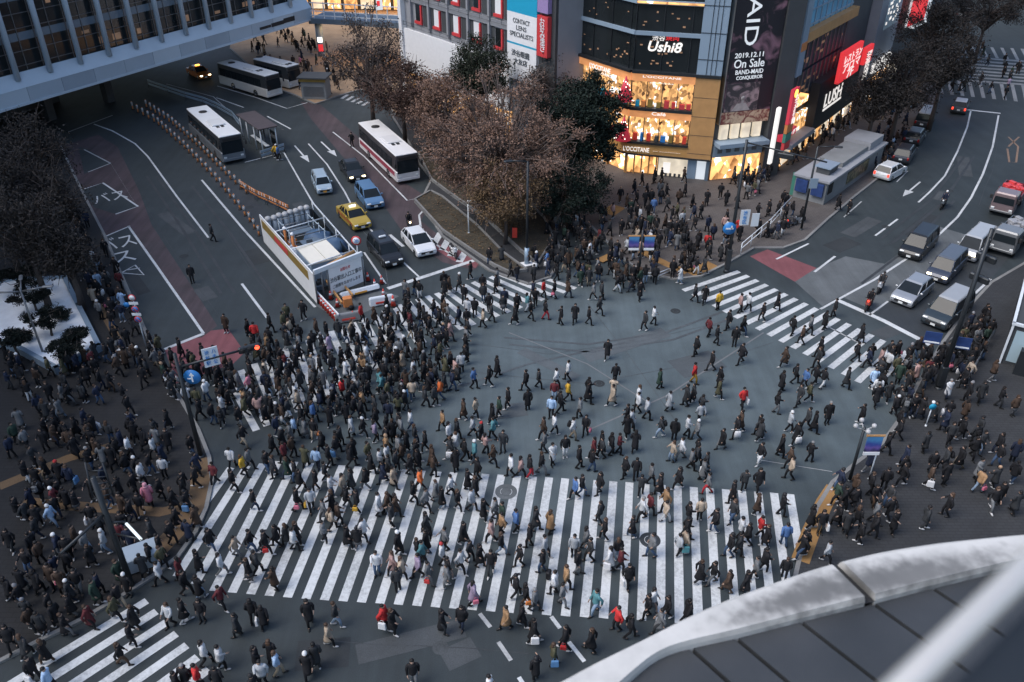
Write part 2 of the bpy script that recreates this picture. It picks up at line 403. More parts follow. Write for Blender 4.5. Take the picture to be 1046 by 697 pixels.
# ------------------------------------------------------------------ patches of other surfacing
PZ = [.0]
def patch(name, px, m, z=None):
    PZ[0] += .0008; z = .002 + PZ[0]; mb = MB(); mb.sheet(GP(px), z); return structure(mb.build(name, m))
patch('red_road_surface', [(168, 356), (214, 338), (233, 336), (250, 360), (238, 372), (180, 392)], 'red_road', .008)
patch('red_road_surface', [(60, 150), (100, 138), (120, 150), (142, 195), (155, 230), (222, 333), (206, 345), (150, 345), (100, 245), (70, 190)], 'maroon_road')
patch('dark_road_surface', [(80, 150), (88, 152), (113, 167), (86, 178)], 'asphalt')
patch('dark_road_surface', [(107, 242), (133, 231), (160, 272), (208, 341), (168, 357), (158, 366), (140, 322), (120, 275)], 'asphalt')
patch('red_road_surface', [(307, 104), (326, 106), (366, 140), (412, 186), (440, 204), (430, 226), (470, 258), (494, 268), (484, 276), (452, 268), (412, 238), (385, 200), (350, 160), (318, 122)], 'maroon_road')
patch('red_road_surface', [(440, 252), (452, 250), (492, 264), (486, 274), (462, 266)], 'red_road', .008)
patch('red_road_surface', [(766, 262), (784, 255), (834, 274), (812, 288)], 'red_road', .008)
patch('concrete_road_surface', [(812, 288), (834, 274), (864, 262), (905, 270), (858, 303), (840, 313)], 'concrete_road')
patch('concrete_road_surface', [(858, 303), (957, 231), (990, 241), (1012, 247), (968, 280), (905, 322)], 'concrete_road')
patch('dark_road_surface', [(895, 320), (930, 288), (990, 262), (1040, 252), (1000, 300), (950, 352)], 'asphalt_dark')
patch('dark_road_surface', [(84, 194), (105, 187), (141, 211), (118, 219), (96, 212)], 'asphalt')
patch('dark_road_surface', [(128, 118), (150, 112), (212, 178), (256, 232), (268, 246), (290, 238), (236, 176), (180, 130), (150, 100)], 'asphalt_dark')
# repairs, seams and tyre marks that years of traffic leave
M['repair_dark'] = ground_mat('repair_dark', (.022, .026, .029), (.03, .035, .038), .25, .8, .4)
M['repair_pale'] = ground_mat('repair_pale', (.045, .051, .055), (.058, .065, .07), .3, .8, .4)
M['tyre_mark'] = paint_mat('tyre_mark', (.026, .030, .033), (.05, .055, .06), .9)
M['repair_lit'] = ground_mat('repair_lit', (.075, .088, .096), (.092, .106, .115), .25, .8, .4)  # repairs toned up to the brighter light painted into the junction centre
M['repair_lit2'] = ground_mat('repair_lit_dark', (.062, .073, .08), (.076, .088, .096), .25, .8, .4)
M['tyre_pale'] = paint_mat('tyre_mark_lit', (.062, .072, .079), (.095, .11, .12), .9)  # tyre marks raised with that painted centre light
rr = random.Random(5)
def rect_patch(px, py, L, W, ang, m):
    c = G(px, py); u = Vector((math.cos(ang), math.sin(ang), 0)); v = Vector((-u.y, u.x, 0)); mb = MB(); PZ[0] += .00003
    mb.sheet([c + u * L / 2 + v * W / 2, c - u * L / 2 + v * W / 2, c - u * L / 2 - v * W / 2, c + u * L / 2 - v * W / 2], .0085 + PZ[0] * .05); structure(mb.build('road_patch', m))
for (x, y, L, W, a, m) in ((640, 352, 7, 1.3, .5, 'repair_lit'), (560, 372, 5, .9, 2.4, 'repair_lit'), (712, 372, 3.4, 2.2, .4, 'repair_lit2'), (520, 420, 2.2, 1.4, .2, 'repair_lit2'), (420, 655, 5, 1.1, .3, 'repair_pale'), (330, 668, 2.4, 1.6, .1, 'repair_dark'), (470, 668, 1.6, 1.2, .5, 'repair_pale'),
                           (180, 228, 6, 1.2, 2.3, 'repair_pale'), (262, 262, 3, 1.6, 2.2, 'repair_dark'), (210, 300, 2.2, 1.2, 2.2, 'repair_pale'), (140, 290, 4, 1, 2.2, 'repair_dark'), (310, 215, 4, 1, 2.1, 'repair_pale'), (880, 232, 5, 1.4, .75, 'repair_pale'), (940, 230, 6, 1.2, .8, 'repair_dark'), (985, 170, 6, 1.3, 1.2, 'repair_pale'), (860, 250, 3, 1.8, .6, 'repair_dark'), (960, 200, 2.6, 1.2, .9, 'repair_pale'), (905, 340, 2, 1.2, .5, 'repair_pale')):
    rect_patch(x, y, L, W, a, m)
mk = MB(); mc = MB()
def seam(pts, w):
    P = GP(pts); out = [P[0]]
    for i in range(1, len(P)): out += [P[i - 1].lerp(P[i], .5) + Vector((rr.uniform(-.1, .1), rr.uniform(-.1, .1), 0)), P[i]]
    (mc if 420 < pts[0][0] < 720 and pts[0][1] < 500 else mk).strip(out, w, .0105)
for pts in ([(470, 350), (560, 362), (650, 350), (735, 330)], [(480, 380), (600, 392), (720, 370), (790, 350)], [(600, 310), (640, 360), (690, 430)], [(150, 212), (196, 285), (240, 345)], [(228, 232), (262, 285), (300, 330)], [(340, 655), (430, 660), (540, 668)], [(890, 262), (935, 228), (975, 188)], [(870, 240), (915, 205), (950, 172)], [(1000, 210), (1014, 175), (1020, 140)]): seam(pts, .05)
for (pts, w) in (([(515, 345), (600, 352), (680, 340), (740, 318)], .22), ([(520, 352), (604, 360), (688, 347), (748, 325)], .22), ([(455, 400), (540, 372), (640, 350)], .2), ([(150, 180), (185, 232), (226, 300)], .24), ([(160, 180), (197, 232), (240, 300)], .24), ([(196, 190), (235, 238), (278, 300)], .24), ([(880, 290), (930, 252), (975, 205)], .25), ([(900, 244), (950, 205), (985, 160)], .25), ([(910, 250), (962, 208), (995, 160)], .25)): (mc if 420 < pts[0][0] < 600 else mk).strip(GP(pts), w, .0095)
structure(mk.build('tyre_marks', 'tyre_mark')); structure(mc.build('tyre_marks', 'tyre_pale'))
# ------------------------------------------------------------------ zebra crossings
def zebra(name, stripes, z=.012, m='white_paint'):
    mb = MB()
    for q in stripes: mb.sheet(q, z)
    return structure(mb.build(name, m))
def interp(x, X, Y): return float(np.interp(x, X, Y))
st = []
for k in range(-20, 16):
    tx = 561 + (16.25 if k < 0 else 16.4) * k; bx = 538.7 + (18.85 if k < 0 else 19.42) * k
    ty = interp(tx, [200, 254, 288, 367, 448, 545, 642, 807, 860], [482, 476, 471, 477, 482, 487, 493, 505, 509])
    by = interp(bx, [150, 187, 218, 311, 424, 538, 656, 830, 900], [575, 592, 604, 612, 619, 627.4, 634, 648, 653])
    a, b = G(tx, ty), G(bx, by); d = (a - b).xy.normalized(); q = Vector((-d.y, d.x, 0)) * .225
    st.append([a - q, a + q, b + q, b - q])
zebra('zebra_crossing', st)
def zebra_between(U0, U1, L0, L1, n=None, w=.225):
    a0, a1, b0, b1 = G(*U0), G(*U1), G(*L0), G(*L1)
    if n is None: n = int(round((((a0 + b0) / 2) - ((a1 + b1) / 2)).length / .93)) + 1
    out = []
    for i in range(n):
        t = i / (n - 1); a = a0.lerp(a1, t); b = b0.lerp(b1, t); d = (a - b).xy.normalized(); q = Vector((-d.y, d.x, 0)) * w
        out.append([a - q, a + q, b + q, b - q])
    return out
zebra('zebra_crossing', zebra_between((755, 277.5), (927, 359.5), (698, 297), (890, 398), 17))
zebra('zebra_crossing', zebra_between((291, 357), (403, 313), (311, 418), (428, 352)) + zebra_between((407, 311.5), (527, 275), (433, 350.5), (588, 295)) + zebra_between((232, 385), (286, 359), (262, 440), (305, 421)))
zebra('zebra_crossing', zebra_between((150, 614), (213, 684), (-12, 713), (60, 800), 7))
zebra('zebra_crossing', zebra_between((962, 96), (1060, 106), (958, 80), (1056, 88), 10) + zebra_between((968, 56), (1050, 62), (962, 46), (1044, 50), 9), m='far_paint')
zz = [];
for i in range(8): zz.append([G(976 + 0.5 * i, 57 + 3.4 * i), G(1046, 62 + 3.4 * i), G(1046, 63.6 + 3.4 * i), G(976 + .5 * i, 58.6 + 3.4 * i)])
zebra('zebra_crossing', zz, m='far_paint')
zebra('zebra_crossing', zebra_between((355, 97), (378, 104), (349, 101), (370, 108), 5), m='old_paint')
zebra('zebra_crossing', zebra_between((450, 238), (476, 256), (443, 250), (469, 268), 4, .3))
# ------------------------------------------------------------------ lane lines
mb = MB(); mo = MB(); mor = MB()
def line(pts, w=.15, b=None): (b or mb).strip(GP(pts), w, .012)
line([(96, 127), (115, 134), (138, 147), (151, 160), (180, 200), (213, 243)], .18)
line([(131, 231), (160, 272), (208, 341)], .2); line([(208, 341), (168, 357)], .3)
line([(107, 242), (133, 231)], .16)
line([(206, 184), (250, 236), (322, 314)], .2)
line([(247, 290), (273, 325)], .2)
line([(86, 153), (113, 167), (140, 211), (118, 220)], .01, mo)
line([(86, 153), (113, 167)], .16, mo); line([(113, 167), (90, 176)], .16, mo)
line([(84, 194), (105, 187), (141, 211), (118, 219)], .18)
line([(70, 135), (115, 118)], .18, mo)
line([(170, 86), (218, 99), (232, 112)], .14, mo)
line([(208, 92), (240, 108), (290, 133)], .01, mo)
line([(221, 100), (249, 110)], .16); line([(273, 119), (297, 132)], .18); line([(222, 88), (262, 100), (293, 111), (314, 105)], .15)
line([(250, 166), (290, 156), (306, 184), (320, 208), (332, 222)], .16)
line([(315, 147), (334, 168), (352, 196), (362, 215)], .16)
line([(340, 135), (372, 160), (416, 205), (444, 199)], .15)
line([(444, 203), (428, 220), (430, 233), (448, 252), (470, 266)], .18)
line([(366, 230), (392, 262), (397, 295)], .01, mo)
line([(374, 230), (398, 255), (428, 283)], .16); line([(398, 240), (412, 252)], .3)
line([(396, 295), (488, 265)], .42)
line([(372, 258), (394, 290)], .16)
for q in ([(490, 627), (501, 641)], [(509, 656), (522, 675)], [(563, 630), (572, 642)], [(581, 656), (597, 676)], [(530, 692), (539, 706)], [(183, 621), (191, 635)]): line(q, .2, mo if q[0][0] < 515 else mb)
# right road
line([(992, 112), (988, 130), (978, 155), (965, 180), (950, 196), (938, 207)], .18)
line([(917, 224), (894, 241)], .18); line([(853, 262), (832, 278)], .2); line([(826, 249), (793, 265)], .18)
line([(1020, 118), (1014, 150), (1004, 178), (992, 202), (978, 222), (958, 241), (930, 262), (893, 286), (858, 305), (838, 316)], .2)
line([(975, 111), (1022, 116)], .4)
line([(856, 307), (903, 328), (951, 353)], .45)
line([(888, 322), (907, 308)], .16); line([(1003, 246), (1014, 232)], .2); line([(996, 300), (1012, 285)], .2)
line([(974, 168), (962, 185), (940, 200)], .01, mo)
line([(880, 206), (862, 222)], .12, mo)
line([(927, 175), (916, 186)], .12, mo)
line([(846, 334), (880, 352)], .12, mo)
line([(775, 470), (850, 482)], .04, mo)
def arrow(tip, tail, b=None):
    a, t = G(*tip), G(*tail); d = (a - t); L = d.length; d.normalize(); q = Vector((-d.y, d.x, 0))
    m1 = a - d * L * .38; (b or mb).sheet([t - q * .09, t + q * .09, m1 + q * .09, m1 - q * .09], .012)
    (b or mb).sheet([m1 - q * .42, m1 + q * .42, a], .012)
arrow((316, 166), (301, 149)); arrow((344, 160), (328, 145)); arrow((922, 201), (940, 186))
# orange bus-lane marks at the far right
line([(1029, 152), (1031, 166), (1038, 166), (1040, 150)], .2, mor); line([(1030, 140), (1040, 150)], .2, mor); line([(1041, 140), (1030, 150)], .2, mor)
# faded turning guides on the open junction
mf = MB(); line([(520, 340), (600, 372), (660, 410)], .1, mf); line([(600, 440), (680, 405), (780, 340)], .12, mf); structure(mf.build('road_markings', 'faint_paint'))
# lettering on the bus lane
def road_text(s, base, up, w, h):
    a, u = G(*base), G(*up); d = (u - a).xy; ang = math.atan2(d.y, d.x) - PI / 2
    me = text_mesh(s, w, h, 0); R = Matrix.Rotation(ang, 4, 'Z'); R.translation = (a.x, a.y, .014); me.transform(R)
    b = bmesh.new(); b.from_mesh(me); vs = [v.co.copy() for v in b.verts]; fs = [[v.index for v in f.verts] for f in b.faces]; b.free(); mb.add(vs, fs)
road_text('バス', (119, 248), (106, 225), 3.0, 2.6); road_text('ス', (125, 263), (112, 240), 1.9, 2.2)
road_text('バス', (112, 201), (100, 180), 3.0, 2.4)
line([(124, 279), (147, 281), (138, 271), (124, 279)], .16); line([(130, 276), (143, 274)], .12)
structure(mb.build('road_markings', 'white_paint')); structure(mo.build('road_markings', 'old_paint')); structure(mor.build('road_markings', 'orange_paint'))
# tactile paving bands
mt = MB(); md = MB()
def tact(pts, w, b): b.strip(GP(pts), w, .136)
tact([(0, 499), (70, 470), (112, 458)], .7, md); tact([(25, 514), (50, 517), (125, 522), (165, 525), (185, 520)], .7, md)
tact([(206, 470), (205, 500), (198, 522), (180, 545), (160, 566), (148, 582)], 1.1, md)
tact([(92, 295), (104, 318), (122, 350)], .5, md)
tact([(620, 220), (632, 212)], 1.5, mt); tact([(655, 258), (680, 271), (702, 280)], .8, mt); tact([(704, 281), (728, 271)], 1.2, mt)
tact([(612, 268), (625, 262)], .8, mt); tact([(817, 575), (828, 545), (842, 515), (852, 500)], .9, mt)
tact([(944, 377), (955, 368)], .8, md)
structure(mt.build('tactile_paving', 'tactile')); structure(md.build('tactile_paving', 'tactile_dim'))
# manholes
def manhole(px, py, r, z=.014):
    c = G(px, py); b = MB()
    for r0, r1, zz in ((r * .55, r, z), (0, r * .5, z + .002)):
        n = 28; vs = []; fs = []
        for k in range(n):
            t = 2 * PI * k / n; vs += [(r0 * math.cos(t), r0 * math.sin(t), zz), (r1 * math.cos(t), r1 * math.sin(t), zz)]
        for k in range(n): j = (k + 1) % n; fs.append([2 * k, 2 * k + 1, 2 * j + 1, 2 * j])
        b.add(vs, fs)
    return b, c
for (px, py, r, m, lab) in ((517, 502.5, .62, 'concrete_road', 'pale ringed manhole cover set into the near zebra crossing'), (664, 552, .55, 'asphalt_dark', 'dark ringed manhole cover under the right of the near zebra'),
                            (705, 214, .5, 'mid_metal', 'round metal manhole cover in the pavement before the lit shops')):
    b, c = manhole(px, py, r, .016 if py > 300 else .14); tag(b.build('manhole_cover', m, None, (c.x, c.y, 0)), lab, 'manhole cover')
for i, (px, py, lab) in enumerate([(612, 392, 'small dark drain cover in the middle of the open junction'), (690, 318, 'small dark drain cover near the double banner kerb'), (450, 662, 'small round cover on the asphalt below the near zebra'), (255, 212, 'small round cover in the lane left of the delineators'), (188, 262, 'small round cover in the wide left lane'), (905, 232, 'small round cover in the right road by the dashes'), (970, 195, 'small round cover in the far right lane')]):
    b, c = manhole(px, py, .38, .0125); tag(b.build('drain_cover', 'repair_dark' if i != 2 else 'repair_pale', None, (c.x, c.y, 0)), lab, 'drain cover')
# white planting bed with dark pines, far left
bed = [(-30, 300), (18, 292), (68, 290), (82, 318), (103, 360), (60, 383), (18, 360), (-30, 350)]
PP = GP(bed); mb = MB(); mb.prism(PP, .1, .55); bedo = tag(mb.build('planting_bed', 'snow'), 'raised bed of white gravel under dark pines at left edge', 'planting bed')
mb = MB()
for a, b in zip(PP, PP[1:] + PP[:1]):
    d = (b - a).xy; c = (a + b) / 2; mb.box((c.x, c.y, .36), (d.length + .3, .34, .62), math.atan2(d.y, d.x))
mb.build('stone_rim', 'blue_grey_light', bedo)
# ================================================================== BUILDINGS
class Fac:
    """an upright front over ground line A-B; local x runs A to B, local -y points at the street"""
    def __init__(s, A, B, name=None, label=None, cat='building'):
        s.A = Vector((A[0], A[1], 0)); s.B = Vector((B[0], B[1], 0)); s.L = (s.B - s.A).length; s.ang = math.atan2(s.B.y - s.A.y, s.B.x - s.A.x)
        if name: s.root = thing(name, label, cat, s.A, s.ang)
    def share(s, root):   # the same building's second front
        s.root = root; return s
    def px(s, x, y): return on_vertical(x, y, s.A, s.B)
    def mtx(s):
        r = s.root; return Matrix.Rotation(-r.rotation_euler.z, 4, 'Z') @ Matrix.Translation(-r.location) @ Matrix.Translation(s.A) @ Matrix.Rotation(s.ang, 4, 'Z')
    def build(s, mb, name, m, parent=None):
        me = mb.mesh(name); me.transform(s.mtx()); me.materials.append(M[m] if isinstance(m, str) else m)
        o = bpy.data.objects.new(name, me); COL.objects.link(o); o.parent = parent or s.root; return o
    def slab(s, s0, s1, z0, z1, y0, y1, name, m, parent=None):
        b = MB(); b.box(((s0 + s1) / 2, (y0 + y1) / 2, (z0 + z1) / 2), (abs(s1 - s0), abs(y1 - y0), abs(z1 - z0))); return s.build(b, name, m, parent)
    def rect(s, c0, c1, name, m, y0=-.06, y1=.02, parent=None):
        a, b = s.px(*c0), s.px(*c1); return s.slab(min(a[0], b[0]), max(a[0], b[0]), min(a[1], b[1]), max(a[1], b[1]), y0, y1, name, m, parent)
    def text(s, name, st, m, c, w=None, h=None, y=-.1, parent=None, shear=0., bold=0., roll=0.):
        p = s.px(*c); me = text_mesh(st, w, h, .02, shear, bold); me.name = name
        me.transform(s.mtx() @ Matrix.Translation((p[0], y, p[1])) @ Matrix.Rotation(PI / 2, 4, 'X') @ Matrix.Rotation(roll, 4, 'Z'))
        me.materials.append(M[m]); o = bpy.data.objects.new(name, me); COL.objects.link(o); o.parent = parent or s.root; return o
    def quadtext(s, name, st, m, c0, c1, **k):   # lettering fitted to the photo box c0 (top left) - c1 (bottom right)
        a, b = s.px(*c0), s.px(*c1); c = ((c0[0] + c1[0]) / 2, (c0[1] + c1[1]) / 2)
        return s.text(name, st, m, c, w=abs(b[0] - a[0]), h=abs(a[1] - b[1]), **k)
M['shop_warm'] = emit('shop_warm', (1.0, .52, .19), 0.383, .85, 1.6)
M['shop_warm2'] = emit('shop_warm_display', (1.0, .56, .24), 0.427, .93, 4.5)
M['shop_white'] = emit('shop_white', (1, .86, .66), 0.450, .45, .9)
M['glow_band'] = emit('glow_band', (1, .42, .16), .30, .25, 1.2)
M['sign_white'] = emit('sign_white', (1, .95, .9), 0.450)
M['sign_white_dim'] = emit('sign_white_dim', (.85, .9, .95), 0.338)
M['sign_red'] = emit('sign_red', (1, .05, .06), 0.360)
M['sign_red2'] = emit('sign_red_dim', (.75, .05, .09), 0.203)
M['dim_warm'] = emit('dim_warm', (1, .55, .3), 0.045, .95, .5)
M['dim_cool'] = emit('dim_cool', (.6, .8, .9), 0.045, .9, .4)
M['poster'] = None
def display_mat(name, cols, strength, scale):
    """goods on lit shelves behind glass: small cells of colour that give off the shop's light"""
    m, nt, b = newmat(name); N, L = nt.nodes, nt.links; tc = N.new('ShaderNodeTexCoord'); mp = N.new('ShaderNodeMapping'); mp.inputs['Scale'].default_value = (scale, scale, scale * .75); L.new(tc.outputs['Object'], mp.inputs['Vector'])
    vo = N.new('ShaderNodeTexVoronoi'); vo.inputs['Scale'].default_value = 1.0; L.new(mp.outputs[0], vo.inputs['Vector']); no = N.new('ShaderNodeTexNoise'); no.inputs['Scale'].default_value = .55; no.inputs['Detail'].default_value = 5; L.new(tc.outputs['Object'], no.inputs['Vector'])
    se = N.new('ShaderNodeSeparateColor'); L.new(vo.outputs['Color'], se.inputs[0]); mu = N.new('ShaderNodeMath'); mu.operation = 'MULTIPLY_ADD'; mu.inputs[1].default_value = .55; L.new(se.outputs[0], mu.inputs[0]); L.new(no.outputs['Fac'], mu.inputs[2])
    cr = N.new('ShaderNodeValToRGB'); el = cr.color_ramp.elements
    for i, (p, c) in enumerate(cols):
        e = el[0] if i == 0 else el[1] if i == len(cols) - 1 else el.new(p)
        e.position = p; e.color = rgb(c)
    L.new(mu.outputs[0], cr.inputs[0]); L.new(cr.outputs[0], b.inputs['Emission Color']); b.inputs['Emission Strength'].default_value = strength; b.inputs['Base Color'].default_value = (.05, .03, .02, 1); return m
M['shop_warm2'] = display_mat('shop_display', [(.42, (.03, .012, .005)), (.56, (.28, .09, .022)), (.70, (.62, .25, .065)), (.85, (.88, .34, .085)), (1.05, (1, .52, .19))], .85, 3.6)
M['shop_warm'] = display_mat('shop_interior', [(.35, (.10, .035, .01)), (.6, (.5, .19, .05)), (.8, (.88, .34, .085)), (1.05, (1, .50, .18))], 1.2, 1.6)
def poster_mat(name, base, spot, scale, lo=.5, hi=.62, rough=.5):
    m, nt, b = newmat(name); N, L = nt.nodes, nt.links
    tc = N.new('ShaderNodeTexCoord'); no = N.new('ShaderNodeTexNoise'); no.inputs['Scale'].default_value = scale; no.inputs['Detail'].default_value = 6; no.inputs['Distortion'].default_value = 1.2
    L.new(tc.outputs['Object'], no.inputs['Vector']); cr = N.new('ShaderNodeValToRGB')
    e = cr.color_ramp.elements; e[0].position = lo; e[0].color = rgb(base); e[1].position = hi; e[1].color = rgb(spot)
    L.new(no.outputs['Fac'], cr.inputs[0]); L.new(cr.outputs[0], b.inputs['Base Color']); b.inputs['Roughness'].default_value = rough; return m
M['poster'] = poster_mat('poster_dark_floral', (.018, .018, .024), (.30, .16, .20), .42, .52, .68)
M['poster2'] = poster_mat('poster_inset', (.05, .045, .05), (.42, .30, .30), .8, .45, .6)
M['poster3'] = poster_mat('poster_flowers', (.22, .06, .05), (.62, .45, .30), 1.6, .42, .58)
def windows_grid(f, s0, s1, z0, z1, nx, nz, m='glass', y=-.02, name='window', frame='dark_metal', fw=.08):
    for i in range(nx):
        for j in range(nz):
            a, b = s0 + (s1 - s0) * i / nx, s0 + (s1 - s0) * (i + 1) / nx; c, d = z0 + (z1 - z0) * j / nz, z0 + (z1 - z0) * (j + 1) / nz
            f.slab(a + fw, b - fw, c + fw, d - fw, y - .02, y + .04, name, m)
# ---------------- the connecting bridge, top left
A5, B5 = G(-2, 115.5, 5.5), G(319, 20.5, 5.5)
bf = Fac(A5, B5, 'footbridge_building', 'pale blue-grey bridge building with tall glass wall and ribs spanning the road', 'building')
L5 = bf.L; x0 = -25
bf.slab(x0, L5, 5.5, 5.72, -.22, .3, 'bottom_flange', 'fascia_b')
q = MB(); n = 0
cuts = np.arange(x0, L5, 4.1)
for i, c in enumerate(cuts): bf.slab(c + .02, min(c + 4.08, L5), 5.72, 7.2, -.1, .35, 'fascia_panel', ('fascia_a', 'fascia_b', 'fascia_a', 'fascia_c', 'fascia_a')[i % 5])
for px0, px1 in (((265, 31), (276, 25)), ((277, 28), (289, 20.5)), ((289.5, 24), (300, 16))):
    bf.rect(px0, px1, 'vent', 'black', -.13, -.09)
b = MB(); b.add([(x0, -.12, 7.2), (L5, -.12, 7.2), (L5, .95, 8.5), (x0, .95, 8.5), (x0, .95, 7.2), (L5, .95, 7.2)], [[0, 1, 2, 3], [3, 2, 5, 4], [0, 4, 5, 1], [0, 3, 4], [1, 5, 2]]); bf.build(b, 'sloping_ledge', 'bridge_ledge')
bf.slab(x0, L5 - .1, 8.5, 24, 1.25, 1.3, 'glass_wall', 'glass')
colx = [bf.px(*p)[0] for p in ((22, 85), (53, 78), (82, 69), (111, 61), (138, 54), (164.5, 45.5), (190, 39.5), (214, 31.5), (236, 25.5), (258, 20), (280, 13))]
sp_ = float(np.mean(np.diff(colx))); print('rib spacing', [round(v, 1) for v in np.diff(colx)])
xs = [colx[0] - sp_ * k for k in range(5, 0, -1)] + [colx[0] + sp_ * k for k in range(16)]
xs = [x for x in xs if x0 < x < L5 - .3]
for x in xs:
    b = MB(); b.tube([(x, .42, 7.9), (x, .42, 24)], [.30, .34], 10); bf.build(b, 'rib_column', 'rib_blue')
b = MB(); b2 = MB()
for x in np.arange(x0, L5, sp_ / 2): b.box((x, 1.2, 16.2), (.07, .1, 15.5))
for z in (9.0, 10.4, 12.6, 14.0, 16.2, 17.6, 19.8): b.box(((x0 + L5) / 2, 1.18, z), (L5 - x0, .08, .07))
bf.build(b, 'window_mullions', 'mid_metal')
for z0, z1 in ((11.4, 12.2), (15.2, 16.0), (19, 19.8)): bf.slab(x0, L5 - .2, z0, z1, 1.22, 1.24, 'floor_edge', 'blue_grey_dark')
for i in range(9):
    u = random.uniform(0, L5 * .8); z = random.choice((9.2, 10.6, 12.8, 14.4)); bf.slab(u, u + random.uniform(.5, 1.6), z, z + random.uniform(.3, 1.0), 1.235, 1.245, 'lit_interior', 'dim_warm')
bf.slab(x0, L5, 5.75, 24, 1.35, 14, 'wall', 'dark_wall')
bf.slab(x0, L5 * .84, 5.75, 24, 14.05, 44, 'rear_shade_block', 'dark_wall')  # unseen block added to keep daylight from under the bridge
bf.slab(x0, L5 * .34, 0, 5.5, 15, 15.6, 'undercroft_shade_wall', 'dark_wall')  # wall added to darken the space below the bridge
bf.slab(x0, L5, 5.52, 5.74, .32, 13.9, 'soffit', 'dark_wall')
bf.slab(x0, L5 - .1, 24.0, 24.5, -.1, 14, 'roof', 'blue_grey_dark')
for (px, py) in ((52, 122), (112, 104)):
    g = G(px, py); b = MB(); p = bf.px(px, py)
    lo = Matrix.Rotation(-bf.ang, 4, 'Z') @ (g - bf.A); b.box((lo.x, max(lo.y, 1.4), 2.7), (1.0, 1.0, 5.6)); bf.build(b, 'pier', 'dark_wall')
# right end pillar with its footway deck going on to the station
g = G(329, 58); r = thing('deck_pillar', 'round blue-grey pillar carrying the end of the bridge', 'pillar', (g.x, g.y, 0)); b = MB(); b.tube([(0, 0, 0), (0, 0, 4.9)], .55, 14); b.build('shaft', 'blue_grey', r)
b = MB(); b.box((0, 0, 5.1), (2.2, 2.2, .4)); b.build('capital', 'blue_grey_dark', r)
for pz in ((.9, 1.9), (2.2, 2.9)): b = MB(); b.box((.1, -.58, sum(pz) / 2), (.7, .06, pz[1] - pz[0])); b.build('lit_panel', 'lamp_white' if pz[0] > 1 else 'sign_red', r)
A, B = G(318, 24, 5.3), G(420, 30, 5.3)
dk = Fac(A, B, 'station_footway', 'steel station footway with white railings and lit soffit, behind the autumn trees', 'footway')
dk.slab(0, dk.L, 5.3, 6.0, 0, 4.5, 'deck', 'blue_grey_dark')
b = MB()
for x in np.arange(.5, dk.L, 1.6): b.box((x, .1, 7.1), (.12, .12, 2.2))
for z in (6.4, 7.0, 8.1): b.box((dk.L / 2, .1, z), (dk.L, .1, .12))
dk.build(b, 'railing', 'white_metal')
for x in np.arange(1, dk.L, 3.0): dk.slab(x, x + 1.2, 5.22, 5.29, 1, 3.5, 'ceiling_lamp', 'lamp_warm')
A, B = G(225, 22), G(425, 26)
stn = Fac((A.x - 5, A.y + 10), (B.x + 3, B.y + 10), 'station_hall', 'dim station hall front with warm lit openings at the top of the photo', 'building')
stn.slab(0, stn.L, 0, 16, .5, 8, 'wall', 'dark_wall')
for i in range(14):
    x = 1 + i * stn.L / 14; stn.slab(x, x + 2.4, .3, 3.4, .42, .48, 'lit_opening', 'shop_warm' if i % 3 else 'shop_white')
    stn.slab(x, x + stn.L / 14 - .5, 5, 8, .42, .48, 'upper_window', 'dim_warm' if i % 2 else 'glass')
stn.slab(0, stn.L, 3.7, 4.1, -2.5, .5, 'canopy', 'blue_grey_dark')
for i in range(12): stn.slab(2 + i * stn.L / 12, 3.8 + i * stn.L / 12, 3.62, 3.68, -2, -.4, 'ceiling_lamp', 'lamp_warm')
sg = Fac(G(383, 75), G(395, 74), 'advert_board', 'red and white lit advert board high over the footway', 'sign')
sg.rect((384, 0), (391, 10), 'board', 'sign_white_dim', -.1, .1); sg.rect((384.5, 1), (388, 6), 'red_mark', 'sign_red', -.14, -.1)
# ---------------- grey block with red windows
A = G(417, 100); zt = 8.65
p2 = G(481, 50, zt); d = (p2 - Vector((G(418, 29, zt).x, G(418, 29, zt).y, zt))).xy.normalized()
Bp = A + Vector((d.x, d.y, 0)) * 24
gb = Fac(A, Bp, 'grey_block', 'grey office block with red-framed windows above a white hoarded storey', 'building')
xR = gb.px(520, 20)[0]; xS = gb.px(551, 20)[0]; xE = gb.px(567, 40)[0]
print('grey block', xR, xS, xE)
gb.slab(0, xE, 0, 30, .4, 14, 'wall', 'grey_wall')
gb.slab(-.7, -.02, 0, 30, -.25, 14, 'white_edge', 'white')
gb.slab(0, xR, 3.4, zt, .0, .39, 'white_hoarding', 'white')
gb.slab(0, xR, 0, 3.4, .1, .39, 'shopfront', 'shop_warm2')
wz = [gb.px(424, 18)[1], gb.px(424, 5)[1]]
cols = [gb.px(x, y)[0] for x, y in ((425, 14), (445, 19), (466, 25), (485.5, 33), (507, 40))]
print('win cols', cols)
pw = float(np.mean(np.diff(cols)))
